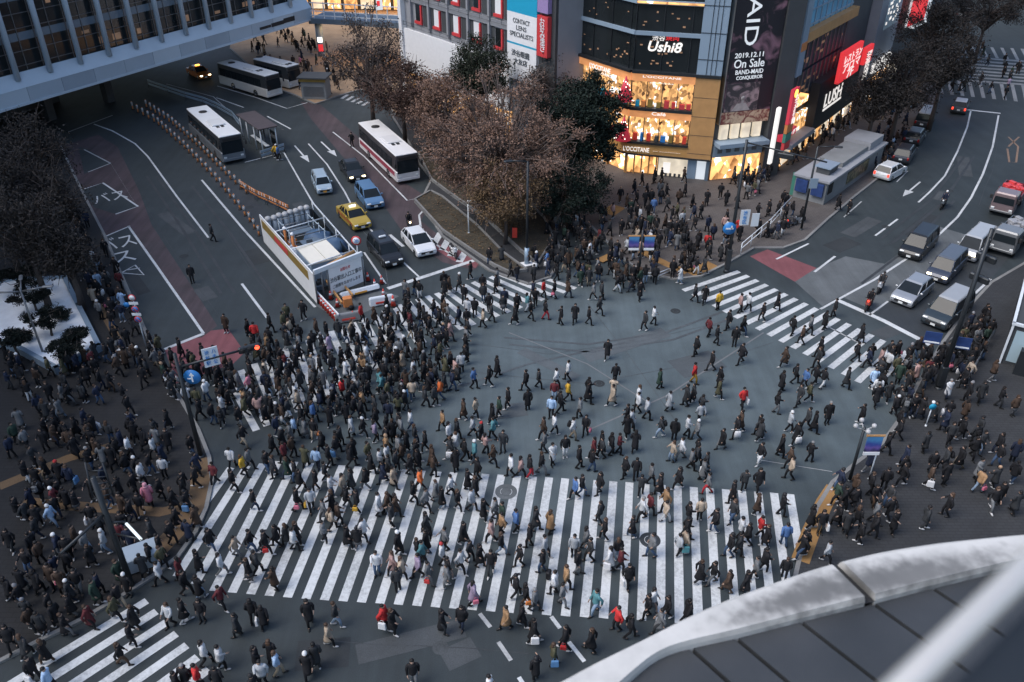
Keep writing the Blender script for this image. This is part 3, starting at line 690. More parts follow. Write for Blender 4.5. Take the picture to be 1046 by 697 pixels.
for lv in range(6):
    zb = zt + .75 + lv * 3.35
    gb.slab(0, xR, zb + 2.55, zb + 3.3, .2, .39, 'floor_band', 'grey_wall')
    b = MB()
    for z in (zb - .3, zb + .1): b.box((xR / 2, -.02, z), (xR, .04, .04))
    for x in np.arange(.1, xR, pw / 2): b.box((x, -.02, zb - .1), (.03, .04, .5))
    gb.build(b, 'balcony_rail', 'mid_metal')
    for i in range(-1, 6):
        c = cols[0] + pw * i
        if c < .6 or c > xR - .6: continue
        w = gb.slab(c - .55, c + .55, zb + .55, zb + 2.4, .30, .36, 'window', 'white' if (i + lv) % 4 else 'glass')
        gb.slab(c - .75, c + .8, zb + .2, zb + .52, .18, .38, 'red_sill', 'red_panel', w); gb.slab(c + .56, c + .82, zb + .53, zb + 2.4, .18, .38, 'red_jamb', 'red_panel', w)
        gb.slab(c + .95, c + pw - .75, zb + .1, zb + 2.45, .36, .395, 'dark_bay', 'dark_wall')
    for i in range(-1, 6):
        c = cols[0] + pw * (i + .62)
        if 0 < c < xR - .2: gb.slab(c - .16, c + .16, zb - .3, zb + 3.0, .06, .38, 'pier', 'grey_wall')
m_cy = mat('cyan_panel', (.02, .33, .52), .4, 0, .05, 1); M['cyan_panel'] = m_cy
M['ink'] = mat('ink_grey', (.10, .11, .12), .5, 0, .05, 2)
sgn = thing('sign_board', 'tall cyan and white optician sign on the grey block corner', 'sign', gb.A, gb.ang)
sf = Fac(gb.A, gb.B).share(sgn)
za, zc, zd, ze = sf.px(535, 14)[1], sf.px(535, 45)[1], sf.px(535, 47)[1], sf.px(533, 82)[1]
sf.slab(xR + .05, xS - .05, za, 30, -.3, .3, 'cyan_panel', 'cyan_panel'); sf.slab(xR + .05, xS - .05, zc, za, -.3, .3, 'white_panel', 'white'); sf.slab(xR + .05, xS - .05, zd, zc, -.3, .3, 'cyan_stripe', 'cyan_panel'); sf.slab(xR + .05, xS - .05, ze, zd, -.3, .3, 'white_panel', 'white')
wS = xS - xR
for t, py in (('CONTACT', 22), ('LENS', 29), ('SPECIALISTS', 36)): sf.text('lettering', t, 'ink', (535, py), w=wS * (.55 if t != 'SPECIALISTS' else .78) * (.6 if t == 'LENS' else 1), h=.46, y=-.33)
sf.text('lettering', '渋谷眼鏡', 'ink', (534, 55), w=wS * .6, h=.66, y=-.33, bold=.01); sf.text('lettering', '大友店', 'ink', (534, 63), w=wS * .45, h=.62, y=-.33, bold=.01)
gb.slab(xS + .05, xE - .02, 0, 30, .05, .39, 'dark_strip', 'dark_wall')
rs = thing('sign_board', 'narrow vertical red shop sign with white letters beside the optician sign', 'sign', gb.A, gb.ang); rf = Fac(gb.A, gb.B).share(rs)
a = rf.px(558, 16); c = rf.px(559, 58); rf.slab(a[0] - .8, a[0] + .8, c[1], a[1], -.5, .02, 'board', 'red_panel'); rf.slab(a[0] - .8, a[0] + .8, a[1] + .3, a[1] + 3.2, -.5, .02, 'lilac_board', mat('lilac', (.3, .22, .42), .5))
for i, chs in enumerate('お好み焼き'): rf.text('lettering', chs, 'white', (558 + .1 * i, 22 + 6.6 * i), w=.7, h=.75, y=-.54)
# ---------------- corner building with the lit shop floors
C = G(638, 178); D = G(722.5, 186); Z3 = 10.4
pl = G(567.6, 49.7, Z3); pc = G(642, 73.6, Z3); dl = (pl - pc).xy.normalized(); Lp = C + Vector((dl.x, dl.y, 0)) * ((pl - pc).length)
cb = thing('corner_building', 'corner building with orange lit shop floors below dark glass storeys', 'building', C)
fl = Fac(Lp, C).share(cb); fr = Fac(C, D).share(cb)
R, Lw = fr.L, fl.L; print('corner building', R, Lw, 'ang', math.degrees(fl.ang), math.degrees(fr.ang))
xp = fr.px(705, 130)[0]
zs = lambda y, x=660: fr.px(x, y)[1]
Zg, Zs, Z2t, Z2b, ZU = zs(158.5), zs(143), zs(117), zs(147), Z3
# body
b = MB(); n1 = Vector((-math.sin(fl.ang), math.cos(fl.ang), 0)); n2 = Vector((-math.sin(fr.ang), math.cos(fr.ang), 0))
poly = [Lp + n1 * 1.0, C + (n1 + n2).normalized() * 1.1, D + n2 * 1.0, D + n2 * 13, Lp + n1 * 13]
b.prism([p - C for p in poly], 0, 34); b.build('wall', 'dark_wall', cb)
def band(z0, z1, y0, y1, name, m, left=True, x1=None):
    if left: fl.slab(-.0, Lw + y0 * .1, z0, z1, y0, y1, name, m)
    fr.slab(0, x1 or R, z0, z1, y0, y1, name, m)
ws2 = zs(120); ws3a, ws3b = zs(83), zs(108)
band(Zg, Zg + .12, -.35, .95, 'canopy', 'dark_metal')
band(Zg + .12, Z2b, -.1, .95, 'sign_band', 'orange_wood', x1=xp)
band(Z2b, zs(146) + .12, -.25, .95, 'floor_edge', 'dark_metal', x1=xp)
band(zs(146) + .12, ws2, .55, .9, 'lit_display', 'shop_warm2', x1=xp)
band(ws2, zs(113), -.1, .95, 'sign_band', 'glow_band', x1=xp)
band(zs(113), zs(110), -.25, .95, 'floor_edge', 'dark_metal', x1=xp)
band(zs(110), ws3a, .55, .9, 'lit_display', 'shop_warm2', x1=xp)
band(ws3a, zs(75), -.1, .95, 'sign_band', 'glow_band', x1=xp)
band(zs(75), Z3 + .2, -.3, .95, 'floor_edge', 'dark_metal')
fr.slab(xp, R, Zg, zs(75), -.15, .95, 'wood_panel', 'wood_panel'); fl.slab(-.2, 1.7, Zg, zs(75), -.15, .95, 'wood_panel', 'wood_panel')
for z in np.linspace(Zg + .6, zs(76), 5): fr.slab(xp, R, z, z + .04, -.165, -.14, 'panel_joint', 'bark')
# glazing bars and goods in the displays
for f, x1 in ((fl, Lw), (fr, xp)):
    for z0, z1 in ((zs(146) + .12, ws2), (zs(110), ws3a)):
        b = MB()
        for x in np.linspace(.05 if f is fr else 1.8, x1 - .05, 5 if f is fr else 4): b.box((x, .05, (z0 + z1) / 2), (.07, .07, z1 - z0))
        f.build(b, 'glazing_bars', 'dark_metal')
        x = .5 if f is fr else 2.2; k = 0
        while x < x1 - .5:
            w = random.uniform(.3, .55); m = random.choice(['red_panel', 'cone_red', 'cyan_panel', 'gold_panel', 'sign_blue', 'red_panel', 'cream', 'dark_wall', 'orange_plastic'])
            f.slab(x, x + w, z0 + .02, z0 + random.uniform(.45, .8), .12, .5, 'display_goods', m); x += w + random.uniform(.12, .4)
for (px, py) in ((641, 101), (639, 141)):
    p = fr.px(px, py); t = thing('display_tree', ('large' if py > 120 else 'upper') + ' red cone display tree glowing in the ' + ('lower' if py > 120 else 'upper') + ' orange shop window', 'display tree', fr.mtx() @ Vector((p[0] - .25, -.2, 0)) + C)
    h = 2.35; b = MB(); b.tube([(0, 0, p[1] - .1), (0, 0, p[1] - .1 + h)], [.85, .03], 10); b.build('cone', 'sign_red2', t)
    b = MB()
    for k in range(26):
        u = random.random() ** 1.5 * .85; a = random.uniform(0, 2 * PI); r_ = .85 * (1 - u) + .03; b.ball((r_ * math.cos(a), r_ * math.sin(a), p[1] - .1 + h * u), .06, 6, 4)
    b.build('bauble', 'lamp_white', t)
# ground floor
p0, p1, p2_, p3, p4 = (fr.px(x, 170)[0] for x in (637, 672, 702, 711, 721))
p4 = min(p4, R - .1)
fr.slab(.05, p1 - .15, 0.1, Zg, .5, .9, 'shop_front', 'shop_warm'); fr.slab(p1, p2_, .1, Zg - .2, .3, .9, 'shop_front', 'shop_white'); fr.slab(p2_, p3, .1, Zg, .1, .9, 'door', 'blue_grey'); fr.slab(p3 + .05, p4, .1, Zg - .1, .2, .9, 'notice_window', 'sign_white_dim'); fr.slab(p4, R, .1, Zg, -.1, .9, 'wall_panel', 'blue_grey_dark')
fl.slab(0, Lw - .2, .1, Zg, .5, .9, 'shop_front', 'shop_warm')
for f, x1 in ((fl, Lw), (fr, p1)):
    b = MB()
    for x in np.linspace(.1, x1 - .2, 5): b.box((x, .2, Zg / 2), (.14, .2, Zg))
    f.build(b, 'shop_posts', 'wood_panel')
fr.slab(p1 + .5, p1 + .52 + .7, .5, 1.6, .1, .2, 'standing_board', 'sign_white')
b = MB()
for i in range(6): b.box((p1 + .4 + i * .45, .18, .25), (.22, .2, .4))
fr.build(b, 'display_goods', 'dark_wall')
fr.quadtext('lettering', "L'OCCITANE", 'sign_white', (637, 148.5), (663, 155.5), y=-.16, bold=.01)
fr.quadtext('lettering', 'EN PROVENCE', 'sign_white', (667, 154), (695, 156.5), y=-.16)
fr.quadtext('lettering', "L'OCCITANE", 'sign_white', (657, 76.5), (696, 81.5), y=-.16, bold=.01); fr.quadtext('lettering', 'EN PROVENCE', 'sign_white', (664, 84), (688, 86.5), y=-.12)
fr.quadtext('lettering', 'Café', 'sign_white', (666, 114), (680, 118.5), y=-.16, bold=.01)
a = fl.px(600, 65); fl.text('lettering', "L'OCCITANE", 'sign_white', (614, 69.5), w=3.1, h=.48, y=-.16, bold=.01); fl.text('lettering', 'EN PROVENCE', 'sign_white', (617, 75.5), w=2.6, h=.25, y=-.12)
# upper dark storeys
zA, zB = zs(36), zs(33)
fr.slab(0, xp, Z3 + .2, 34, .15, .25, 'curtain_glass', 'glass'); fl.slab(0, Lw, Z3 + .2, 34, .15, .25, 'curtain_glass', 'glass')
for z in (zA, zs(4), zs(4) + 5):
    band(z, z + .35, -.1, .3, 'floor_edge', 'blue_grey', x1=xp)
for f, x1 in ((fl, Lw), (fr, xp)):
    b = MB()
    for x in np.arange(.0, x1, 2.6): b.box((x, .1, 22), (.06, .1, 23))
    f.build(b, 'glazing_bars', 'dark_metal')
    for i in range(34):
        x = random.uniform(.5, x1 - 1); z = random.uniform(Z3 + .6, zA - .5) if i < 24 else random.uniform(zA + .8, zA + 4)
        f.slab(x, x + random.uniform(.08, .3), z, z + random.uniform(.06, .16), .10, .145, 'lamp_seen_inside', 'dim_warm')
fr.slab(xp, R, Z3 + .2, 34, -.1, .3, 'metal_cladding', 'blue_grey'); fl.slab(-.2, 2.2, Z3 + .2, 34, -.1, .3, 'metal_cladding', 'blue_grey_light')
b = MB()
for x in np.linspace(xp + .9, R - .6, 3): b.box((x, -.12, 22), (.05, .05, 23.5))
for z in np.arange(Z3 + 1.6, 33, 2.4): b.box(((xp + R) / 2, -.12, z), (R - xp, .04, .05))
fr.build(b, 'cladding_joint', 'dark_metal')
fr.text('lettering', 'Ushi8', 'sign_white', (679.5, 48), w=3.2, h=.95, y=-.05, shear=.2, bold=.02); fr.text('lettering', '渋谷', 'sign_white', (673, 39), w=1.2, h=.46, y=-.05); fr.text('lettering', '焼肉', 'sign_red', (687, 39), w=1.2, h=.46, y=-.05)
band(zs(3), zs(1), -.2, -.1, 'warm_sign', 'shop_warm', left=False, x1=xp)
# ---------------- billboard building
E2 = G(790, 178)
bb = Fac(D + (E2 - D).normalized() * .15, E2, 'billboard_building', 'narrow building faced by a tall dark album billboard above lit awnings', 'building')
bL = bb.L
bb.slab(0, bL, 0, 34, .3, 12, 'wall', 'dark_wall')
zb0 = bb.px(752, 125)[1]; x_b1 = bb.px(783, 118)[0]
bbd = thing('billboard', 'tall dark floral album billboard with white lettering', 'billboard', bb.A, bb.ang); bq = Fac(bb.A, bb.B).share(bbd)
bq.slab(.15, x_b1, zb0, 34, -.35, .28, 'panel', 'poster')
bq.slab(.05, .17, zb0, 34, -.4, .28, 'edge_trim', 'steel')
zf = bq.px(752, 113)[1]
bq.slab(.17, x_b1, zb0, zf, -.37, -.34, 'flower_band', 'poster3')
i0, i1 = bq.px(741.5, 83), bq.px(770, 114)
bq.slab(i0[0], i1[0], zf + .05, bq.px(757, 84)[1], -.38, -.35, 'portrait_panel', 'poster2')
xm = (i0[0] + i1[0]) / 2
b = MB(); b.box((xm, -.4, zf + .45), (2.0, .02, .7), 0, 0, (.45, 1)); b.box((xm + .1, -.4, zf + .95), (.22, .02, .5)); b.disc((xm + .12, -.4, zf + 1.3), .24, 'y', 16, .02); bq.build(b, 'portrait_figure', mat('pale_poster', (.42, .37, .35), .6, 0, .35, 3))
b = MB(); b.box((xm + .05, -.405, zf + 1.62), (.75, .02, .26), 0, .008, (.7, 1), -.25); bq.build(b, 'portrait_hat', mat('rose_poster', (.26, .2, .2), .6, 0, .4, 3))
xw = x_b1 * .60
for t, y, w, hpx in (('2019.12.11', 55.2, .92, 5), ('On Sale', 63.6, .98, 8.6), ('BAND-MAID', 72.2, .9, 4.4), ('CONQUEROR', 78.3, .86, 4.2)):
    bq.text('lettering', t, 'sign_white_dim', (763.5, y), w=xw * w, h=abs(bq.px(763, y - hpx / 2)[1] - bq.px(763, y + hpx / 2)[1]), y=-.38, bold=.005)
bq.text('lettering', 'MAID', 'sign_white_dim', (769, 10), w=bq.px(769, -26)[1] - bq.px(769, 46)[1], h=xw * .42, y=-.38, bold=.0, roll=-PI / 2)
for i in range(4):
    x = .5 + i * (x_b1 - .6) / 4; bb.slab(x, x + (x_b1 - .6) / 4 - .35, bb.px(752, 141)[1], zb0 - .15, -.1, .25, 'lit_bay', 'shop_white')
bb.slab(0, x_b1, bb.px(752, 146)[1], bb.px(752, 142)[1], -1.3, .3, 'canopy', 'blue_grey'); bb.slab(0, x_b1, bb.px(752, 158)[1], bb.px(752, 147)[1], -.2, .3, 'lit_fascia', 'blue_grey_light')
for i in range(5): bb.slab(.4 + i * .95, .9 + i * .95, 3.0, 3.4, -.26, -.2, 'round_emblem', 'ink')
bb.slab(.2, bL - .4, .1, 2.6, .1, .25, 'shop_front', 'shop_warm')
bb.slab(x_b1 + .1, bL, 0, 34, -.6, .28, 'grey_pier', mat('pier_grey', (.06, .065, .07), .6, 0, .2, .6))
# ---------------- the receding street front
F2e = G(897, 94)
ls = Fac(E2, F2e, 'shopping_building', 'dark shopping building with glass storeys and a black cosmetics fascia, receding up the street', 'building')
LL = ls.L; print('shopping street', LL)
def sx(x, y): return ls.px(x, y)
ls.slab(0, LL * .72, 0, 34, .6, 14, 'wall', 'dark_wall')
for (x, y0, y1, name, m) in ((803, 0, 82, 'white_pilaster', 'blue_grey_light'),):
    a = ls.px(806, 80); ls.slab(.1, 1.5, a[1], 34, -.5, .6, name, m); ls.slab(.1, 1.5, ls.px(800, 60)[1], ls.px(800, 60)[1] + .8, -.55, -.5, 'orange_mark', 'orange_plastic')
zo0, zo1 = ls.px(830, 38)[1], ls.px(835, 26)[1]
xo1 = ls.px(872, 14)[0]
ls.slab(1.6, xo1, zo0, zo1, -.5, .6, 'orange_band', 'wood_panel')
M['storey_glass'] = mat('storey_glass', (.03, .045, .06), .45, 0, .4, .5, .3)
M['blue_window'] = emit('blue_window', (.10, .32, .55), 0.135, .5, .3)
ls.slab(1.6, xo1, zo1, 34, .3, .6, 'upper_glass', 'blue_window')
b = MB()
for x in np.arange(1.7, xo1, 1.6): b.box((x, .25, (zo1 + 34) / 2), (.14, .12, 34 - zo1))
for z in np.arange(zo1 + .3, 34, 1.4): b.box(((1.6 + xo1) / 2, .25, z), (xo1 - 1.6, .12, .14))
ls.build(b, 'glazing_bars', 'blue_grey_light')
zf0, zf1 = ls.px(845, 108)[1], ls.px(845, 86)[1]
zm0 = zf1 + .2
for lv, (c, d) in enumerate(((zm0, (zm0 + zo0) / 2 - .3), ((zm0 + zo0) / 2, zo0 - .1))):
    ls.slab(1.6, xo1, c, d, .3, .6, 'storey_glass', 'storey_glass')
    b = MB()
    for x in np.arange(1.7, xo1, 1.3): b.box((x, .25, (c + d) / 2), (.12, .12, d - c))
    ls.build(b, 'glazing_bars', 'mid_metal')
    for i in range(10):
        x = random.uniform(2, xo1 - 2); z = random.uniform(c + .3, d - .6); ls.slab(x, x + random.uniform(.3, 1.2), z, z + .25, .26, .295, 'lit_interior', 'dim_warm')
ls.slab(1.6, xo1, d - .1, zo0, .1, .6, 'spandrel', 'dark_wall')
xl0 = ls.px(829, 100)[0]; xl1 = ls.px(868, 90)[0]
ls.slab(xl0, xl1, zf0 - 1.2, zf1 + 1.2, -.7, .6, 'black_fascia', 'black')
a, c = ls.px(835, 105), ls.px(854, 90)
me = ls.text('lettering', 'LUSH', 'sign_white', (844.5, 96), w=(c[0] - a[0]) * .95, h=1.5, y=-.75, bold=.01)
zz_ = ls.px(843, 106)[1]; ls.slab(a[0], c[0], zz_, zz_ + .22, -.76, -.7, 'underline', 'sign_white')
# signs on the near end
v = thing('sign_board', 'vertical crimson lit sign strip with round orange badge at the street corner', 'sign', ls.A, ls.ang); vf = Fac(ls.A, ls.B).share(v)
q0, q1 = vf.px(797, 88), vf.px(791, 123)
vf.slab(q0[0] - .6, q0[0] + .9, q1[1], q0[1], -1.6, -1.3, 'board', 'sign_red2'); vf.slab(q0[0] - .6, q0[0] + .9, q1[1] - .9, q1[1] - .05, -1.6, -1.3, 'orange_square', 'orange_plastic'); vf.slab(q0[0] - .6, q0[0] + .9, q1[1] - 1.8, q1[1] - .95, -1.6, -1.3, 'teal_square', 'green_sheet'); vf.slab(q0[0] - .6, q0[0] + .9, q1[1] - 2.6, q1[1] - 1.85, -1.6, -1.3, 'red_square', 'red_panel')
for i, ch in enumerate('カラオケ館'): vf.text('lettering', ch, 'sign_white', (797.2 - 1.05 * i, 96 + 6 * i), w=.6, h=.6, y=-1.64)
b = MB(); b.disc((q0[0] + .15, -1.62, q0[1] - .45), .38, 'y', 16, .04); vf.build(b, 'badge', 'amber_on')
w_ = thing('sign_board', 'slim white lit sign blade at the corner under the grey pier', 'sign', ls.A, ls.ang); wf = Fac(ls.A, ls.B).share(w_)
q0, q1 = wf.px(785, 108), wf.px(776, 152); wf.slab(q0[0] - .3, q0[0] + .25, 2.9, q0[1], -1.2, -.9, 'blade', 'sign_white')
# middle-level lit signs and the sloping shop canopy
zc0 = ls.px(800, 146)[1]; xc1 = ls.px(824, 124)[0]; print('canopy z', zc0, xc1)
ls.slab(1.0, xc1, zc0 - .5, zc0, -1.0, .6, 'canopy', 'grey_wall')
for (c0, c1, tx, m) in (((793, 143), (808, 129), 'ドラッグ', 'sign_red2'), ((804, 110), (820, 97), 'カフェ', 'shop_warm')):
    a, c = ls.px(*c0), ls.px(*c1); zm_ = (ls.px((c0[0] + c1[0]) / 2, (c0[1] + c1[1]) / 2 + 3)[1], ls.px((c0[0] + c1[0]) / 2, (c0[1] + c1[1]) / 2 - 3)[1])
    ls.slab(a[0], c[0], zm_[0], zm_[1], -.6, .6, 'lit_sign', m); ls.text('lettering', tx, 'sign_white', ((c0[0] + c1[0]) / 2, (c0[1] + c1[1]) / 2), w=(c[0] - a[0]) * .8, h=(zm_[1] - zm_[0]) * .7, y=-.64)
ls.slab(1.8, LL * .7, .1, 4.9, .2, .55, 'shop_front', 'shop_warm2')
for x in np.arange(2, LL * .68, 4): ls.slab(x, x + 1.9, .3, 2.8, .1, .2, 'lit_window', 'shop_white')
# projecting red signs
r1 = thing('sign_board', 'large red and white lit sign slanting out over the street', 'sign', ls.A, ls.ang); r1f = Fac(ls.A, ls.B).share(r1)
a, c = r1f.px(841, 82), r1f.px(863, 68); zt1, zb1 = r1f.px(853, 45)[1] + .2, r1f.px(851, 77)[1] - 1.2
r1f.slab(a[0], c[0] - .4, zb1 + 1.2, zt1 - .6, -1.6, -1.2, 'board', 'sign_red'); 
for t, z in (('レストラン', .72), ('アロマ', .42), ('7F', .16)):
    me = text_mesh(t, (c[0] - a[0]) * (.8 if len(t) > 2 else .3), (zt1 - zb1) * .17, .02); me.transform(r1f.mtx() @ Matrix.Translation(((a[0] + c[0]) / 2, -1.64, zb1 + 1.2 + (zt1 - zb1 - 1.8) * z)) @ Matrix.Rotation(PI / 2, 4, 'X')); me.materials.append(M['sign_white']); o = bpy.data.objects.new('lettering', me); COL.objects.link(o); o.parent = r1
r2 = thing('sign_board', 'smaller red lit sign with stacked white letters behind the large red sign', 'sign', ls.A, ls.ang); r2f = Fac(ls.A, ls.B).share(r2)
r2f.slab(c[0] + .6, c[0] + 3.4, zb1 + 1.6, zt1 - 1.6, -1.8, -1.4, 'board', 'sign_red')
for i, ch in enumerate('個室居酒屋'):
    me = text_mesh(ch, 1.8, (zt1 - zb1) * .11, .02); me.transform(r2f.mtx() @ Matrix.Translation((c[0] + 2, -1.84, zt1 - 2.4 - i * (zt1 - zb1) * .125)) @ Matrix.Rotation(PI / 2, 4, 'X')); me.materials.append(M['sign_white']); o = bpy.data.objects.new('lettering', me); COL.objects.link(o); o.parent = r2
# pale building after it
F3 = G(925, 72)
pb = Fac(ls.A + (ls.B - ls.A) * .74, Vector((F2e.x, F2e.y, 0)), 'pale_building', 'pale grey building with a large display window and lit shopfronts', 'building')
pb.slab(0, pb.L, 0, 30, -.4, 12, 'wall', 'grey_wall'); pb.slab(pb.L * .3, pb.L * .95, 9, 17, -.46, -.4, 'display_window', 'dim_cool')
for i in range(30):
    x = pb.L * random.uniform(.32, .9); z = random.uniform(9.4, 14); pb.slab(x, x + .5, z, z + .3, -.5, -.46, 'lamp_seen_inside', 'sign_white')
pb.slab(pb.L * .15, pb.L * .9, 4.2, 5.4, -.8, -.4, 'lit_sign', 'sign_white'); pb.slab(pb.L * .1, pb.L * .95, .2, 3.6, -.46, -.4, 'shop_front', 'shop_warm')
sb = Fac(F2e, G(950, 62), 'dark_side_building', 'dark side-street building with a tall red and white sign at the top edge', 'building')
sb.slab(.2, sb.L, 0, 26, .2, 12, 'wall', 'dark_wall'); sb.slab(sb.L * .25, sb.L * .5, sb.px(922, 30)[1], 26, -1, .2, 'sign_panel', 'sign_white_dim'); sb.slab(sb.L * .1, sb.L * .4, sb.px(930, 21)[1], 26, -1.1, -1, 'red_sign', 'sign_red')
sb.slab(sb.L * .02, sb.L * .3, .3, 3.5, .1, .2, 'shop_front', 'shop_white')
# buildings closing the far end, beyond the frame top, so the street does not open on to nothing
for (x0_, y0_, x1_, y1_, h, lab) in ((38, 190, 130, 175, 30, 'dark far block closing the street beyond the second crossing'), (-40, 185, 30, 190, 34, 'dark far block standing behind the shop buildings')):
    fb = Fac((x0_, y0_), (x1_, y1_), 'far_block', lab, 'building'); fb.slab(0, fb.L, 0, h, 0, 10, 'wall', 'dark_wall')
    for i in range(16): fb.slab(1 + i * fb.L / 17, 1 + i * fb.L / 17 + 3, .5, 3.5, -.05, 0, 'shop_front', 'dim_warm')
M['poster_blue'] = mat('poster_blue', (.025, .05, .15), .4, 0, .6, 2)
# ---------------- the low kiosk by the right road
ka, kb, kc = G(841, 211), G(899, 169), G(813, 199)
kf = Fac(ka, kb, 'kiosk', 'low flat-roofed grey kiosk building with stepped roof beside the road', 'building')
kw = (kc - ka).length * .95; print('kiosk', kw)
kL = kf.L
kf.slab(0, kL, .1, 2.3, .05, kw, 'wall', 'concrete'); kf.slab(-.2, kL + .2, 2.3, 2.5, -.2, kw + .2, 'roof', 'grey_wall'); kf.slab(kL * .3, kL * .74, 2.5, 2.95, .5, kw - .3, 'roof_plant_room', 'concrete'); kf.slab(kL * .745, kL * .99, 2.5, 3.3, .3, kw - .1, 'roof_plant_room', 'grey_wall'); kf.slab(kL * .1, kL * .24, 2.5, 3.1, .6, kw * .6, 'roof_box', 'dark_wall')
kf.slab(kL * .09, kL * .25, 3.1, 3.2, .5, kw * .65, 'roof_box_lid', 'blue_grey_light')
kf.slab(kL * .35, kL * .72, .7, 1.9, -.02, .05, 'advert_panel', poster_mat('advert_green', (.03, .04, .025), (.22, .19, .10), 1.8, .45, .62)); 
for i in range(5): kf.slab(.45 + i * .22, .57 + i * .22, 1.0, 2.1, 0, .05, 'vent_slot', 'black')
kf2 = Fac(ka + Vector((-math.sin(kf.ang), math.cos(kf.ang), 0)) * kw, ka).share(kf.root)
for i in range(2): kf2.slab(.2 + i * kw * .5, kw * .42 + i * kw * .5, .9, 2.1, -.3, -.02, 'blue_poster', 'poster_blue')
g = G(806, 200); t = tag(MB().add(*[[(0, 0, .1), (2.2, -1.6, .1), (2.2, -1.6, 2.4), (0, 0, 2.4), (0.05, .06, .1), (2.25, -1.54, .1), (2.25, -1.54, 2.4), (.05, .06, 2.4)], [[0, 1, 2, 3], [7, 6, 5, 4], [3, 2, 6, 7], [0, 3, 7, 4], [1, 5, 6, 2]]]).build('tarpaulin_screen', 'green_sheet', None, (g.x, g.y, 0)), 'green tarpaulin screen beside the grey kiosk', 'screen')
# ---------------- entrance pavilion at the right edge
ra = G(1022, 372); rb_ = G(1040, 305)
rp = thing('entrance_pavilion', 'white-framed glass entrance pavilion with flat slab canopy at right edge', 'building', (ra.x, ra.y, 0))
dx = (rb_ - ra).xy; ang = math.atan2(dx.y, dx.x); rp.rotation_euler.z = ang - PI / 2
Ld = dx.length
b = MB(); b.box((5, Ld / 2, 1.6), (10, Ld, 3.2)); b.build('wall', 'dark_wall', rp)
for i in range(5):
    b = MB(); b.box((-.03, Ld * (i + .5) / 5, 1.6), (.06, Ld / 5 - .2, 2.5)); b.build('window', 'glass', rp)
b = MB(); b.box((5, -.03, 1.6), (9.6, .06, 2.4)); b.build('window', 'dim_cool', rp)
b = MB()
b.box((5, -.12, 3.3), (10.4, .18, .18)); b.box((-.12, Ld / 2, 3.3), (.18, Ld + .3, .18)); b.box((-.1, -.1, 1.6), (.14, .14, 3.2)); b.build('white_frame', 'white_metal', rp)
b = MB(); b.box((4, Ld + 5.0, 4.4), (8, 7, .4)); b.build('canopy', 'white_metal', rp)
for x in (.6, 6.5): b = MB(); b.box((x, Ld + 2.4, 2.1), (.25, .25, 4.2)); b.build('canopy_post', 'mid_metal', rp)
b = MB(); b.box((1.6, -.8, 1.0), (1.6, .6, 1.9)); b.build('notice_cabinet', 'dark_metal', rp)
# ---------------- the photographer's own building: curved white parapet, ribbed dark roof, handrail
ZR = 29.6
outer = [(440, 760), (565, 697), (608, 674), (650, 655), (700, 628), (745, 608), (790, 592), (820, 581), (850, 572), (900, 560), (960, 551), (1046, 543), (1130, 541)]
inner = [(520, 800), (672, 700 - 36), (697, 656), (725, 650), (750, 645), (785, 636), (817, 628), (853, 619), (890, 610), (940, 597), (985, 586), (1046, 571), (1130, 552)]
own = thing('parapet_building', 'curved white parapet and dark ribbed roof edge of the viewing building, lower right', 'building', (0, 0, 0))
OP = [G(x, y, ZR) for x, y in outer]; IP = [G(x, y, ZR) for x, y in inner]
def resample(P, n):
    d = [0]
    for a, b2 in zip(P[:-1], P[1:]): d.append(d[-1] + (b2 - a).length)
    out = []
    for t in np.linspace(0, d[-1], n):
        i = min(max(np.searchsorted(d, t) - 1, 0), len(P) - 2); u = (t - d[i]) / (d[i + 1] - d[i]); out.append(P[i].lerp(P[i + 1], u))
    for _ in range(3): out = [out[0]] + [(out[i - 1] + out[i] * 2 + out[i + 1]) / 4 for i in range(1, len(out) - 1)] + [out[-1]]
    return out
n = 61; OP, IP = resample(OP, n), resample(IP, n)
gap = min(range(n), key=lambda i: abs(PX(OP[i])[0] - 856))
M['parapet_white'] = None
m, nt, b_ = newmat('parapet_white'); N, L_ = nt.nodes, nt.links
tc = N.new('ShaderNodeTexCoord'); n1_ = N.new('ShaderNodeTexNoise'); n1_.inputs['Scale'].default_value = 1.3; n1_.inputs['Detail'].default_value = 7; n1_.inputs['Roughness'].default_value = .62
n2_ = N.new('ShaderNodeTexNoise'); n2_.inputs['Scale'].default_value = 14; n2_.inputs['Detail'].default_value = 8
L_.new(tc.outputs['Object'], n1_.inputs['Vector']); L_.new(tc.outputs['Object'], n2_.inputs['Vector'])
ad = N.new('ShaderNodeMath'); ad.operation = 'MULTIPLY_ADD'; ad.inputs[1].default_value = .35; L_.new(n2_.outputs['Fac'], ad.inputs[0]); L_.new(n1_.outputs['Fac'], ad.inputs[2])
cr = N.new('ShaderNodeValToRGB'); e = cr.color_ramp.elements; e[0].position = .66; e[0].color = (.54, .525, .495, 1); e[1].position = .95; e[1].color = (.40, .39, .37, 1); e2 = e.new(.74); e2.color = (.50, .487, .46, 1)
L_.new(ad.outputs[0], cr.inputs[0]); L_.new(cr.outputs[0], b_.inputs['Base Color']); b_.inputs['Roughness'].default_value = .5; 
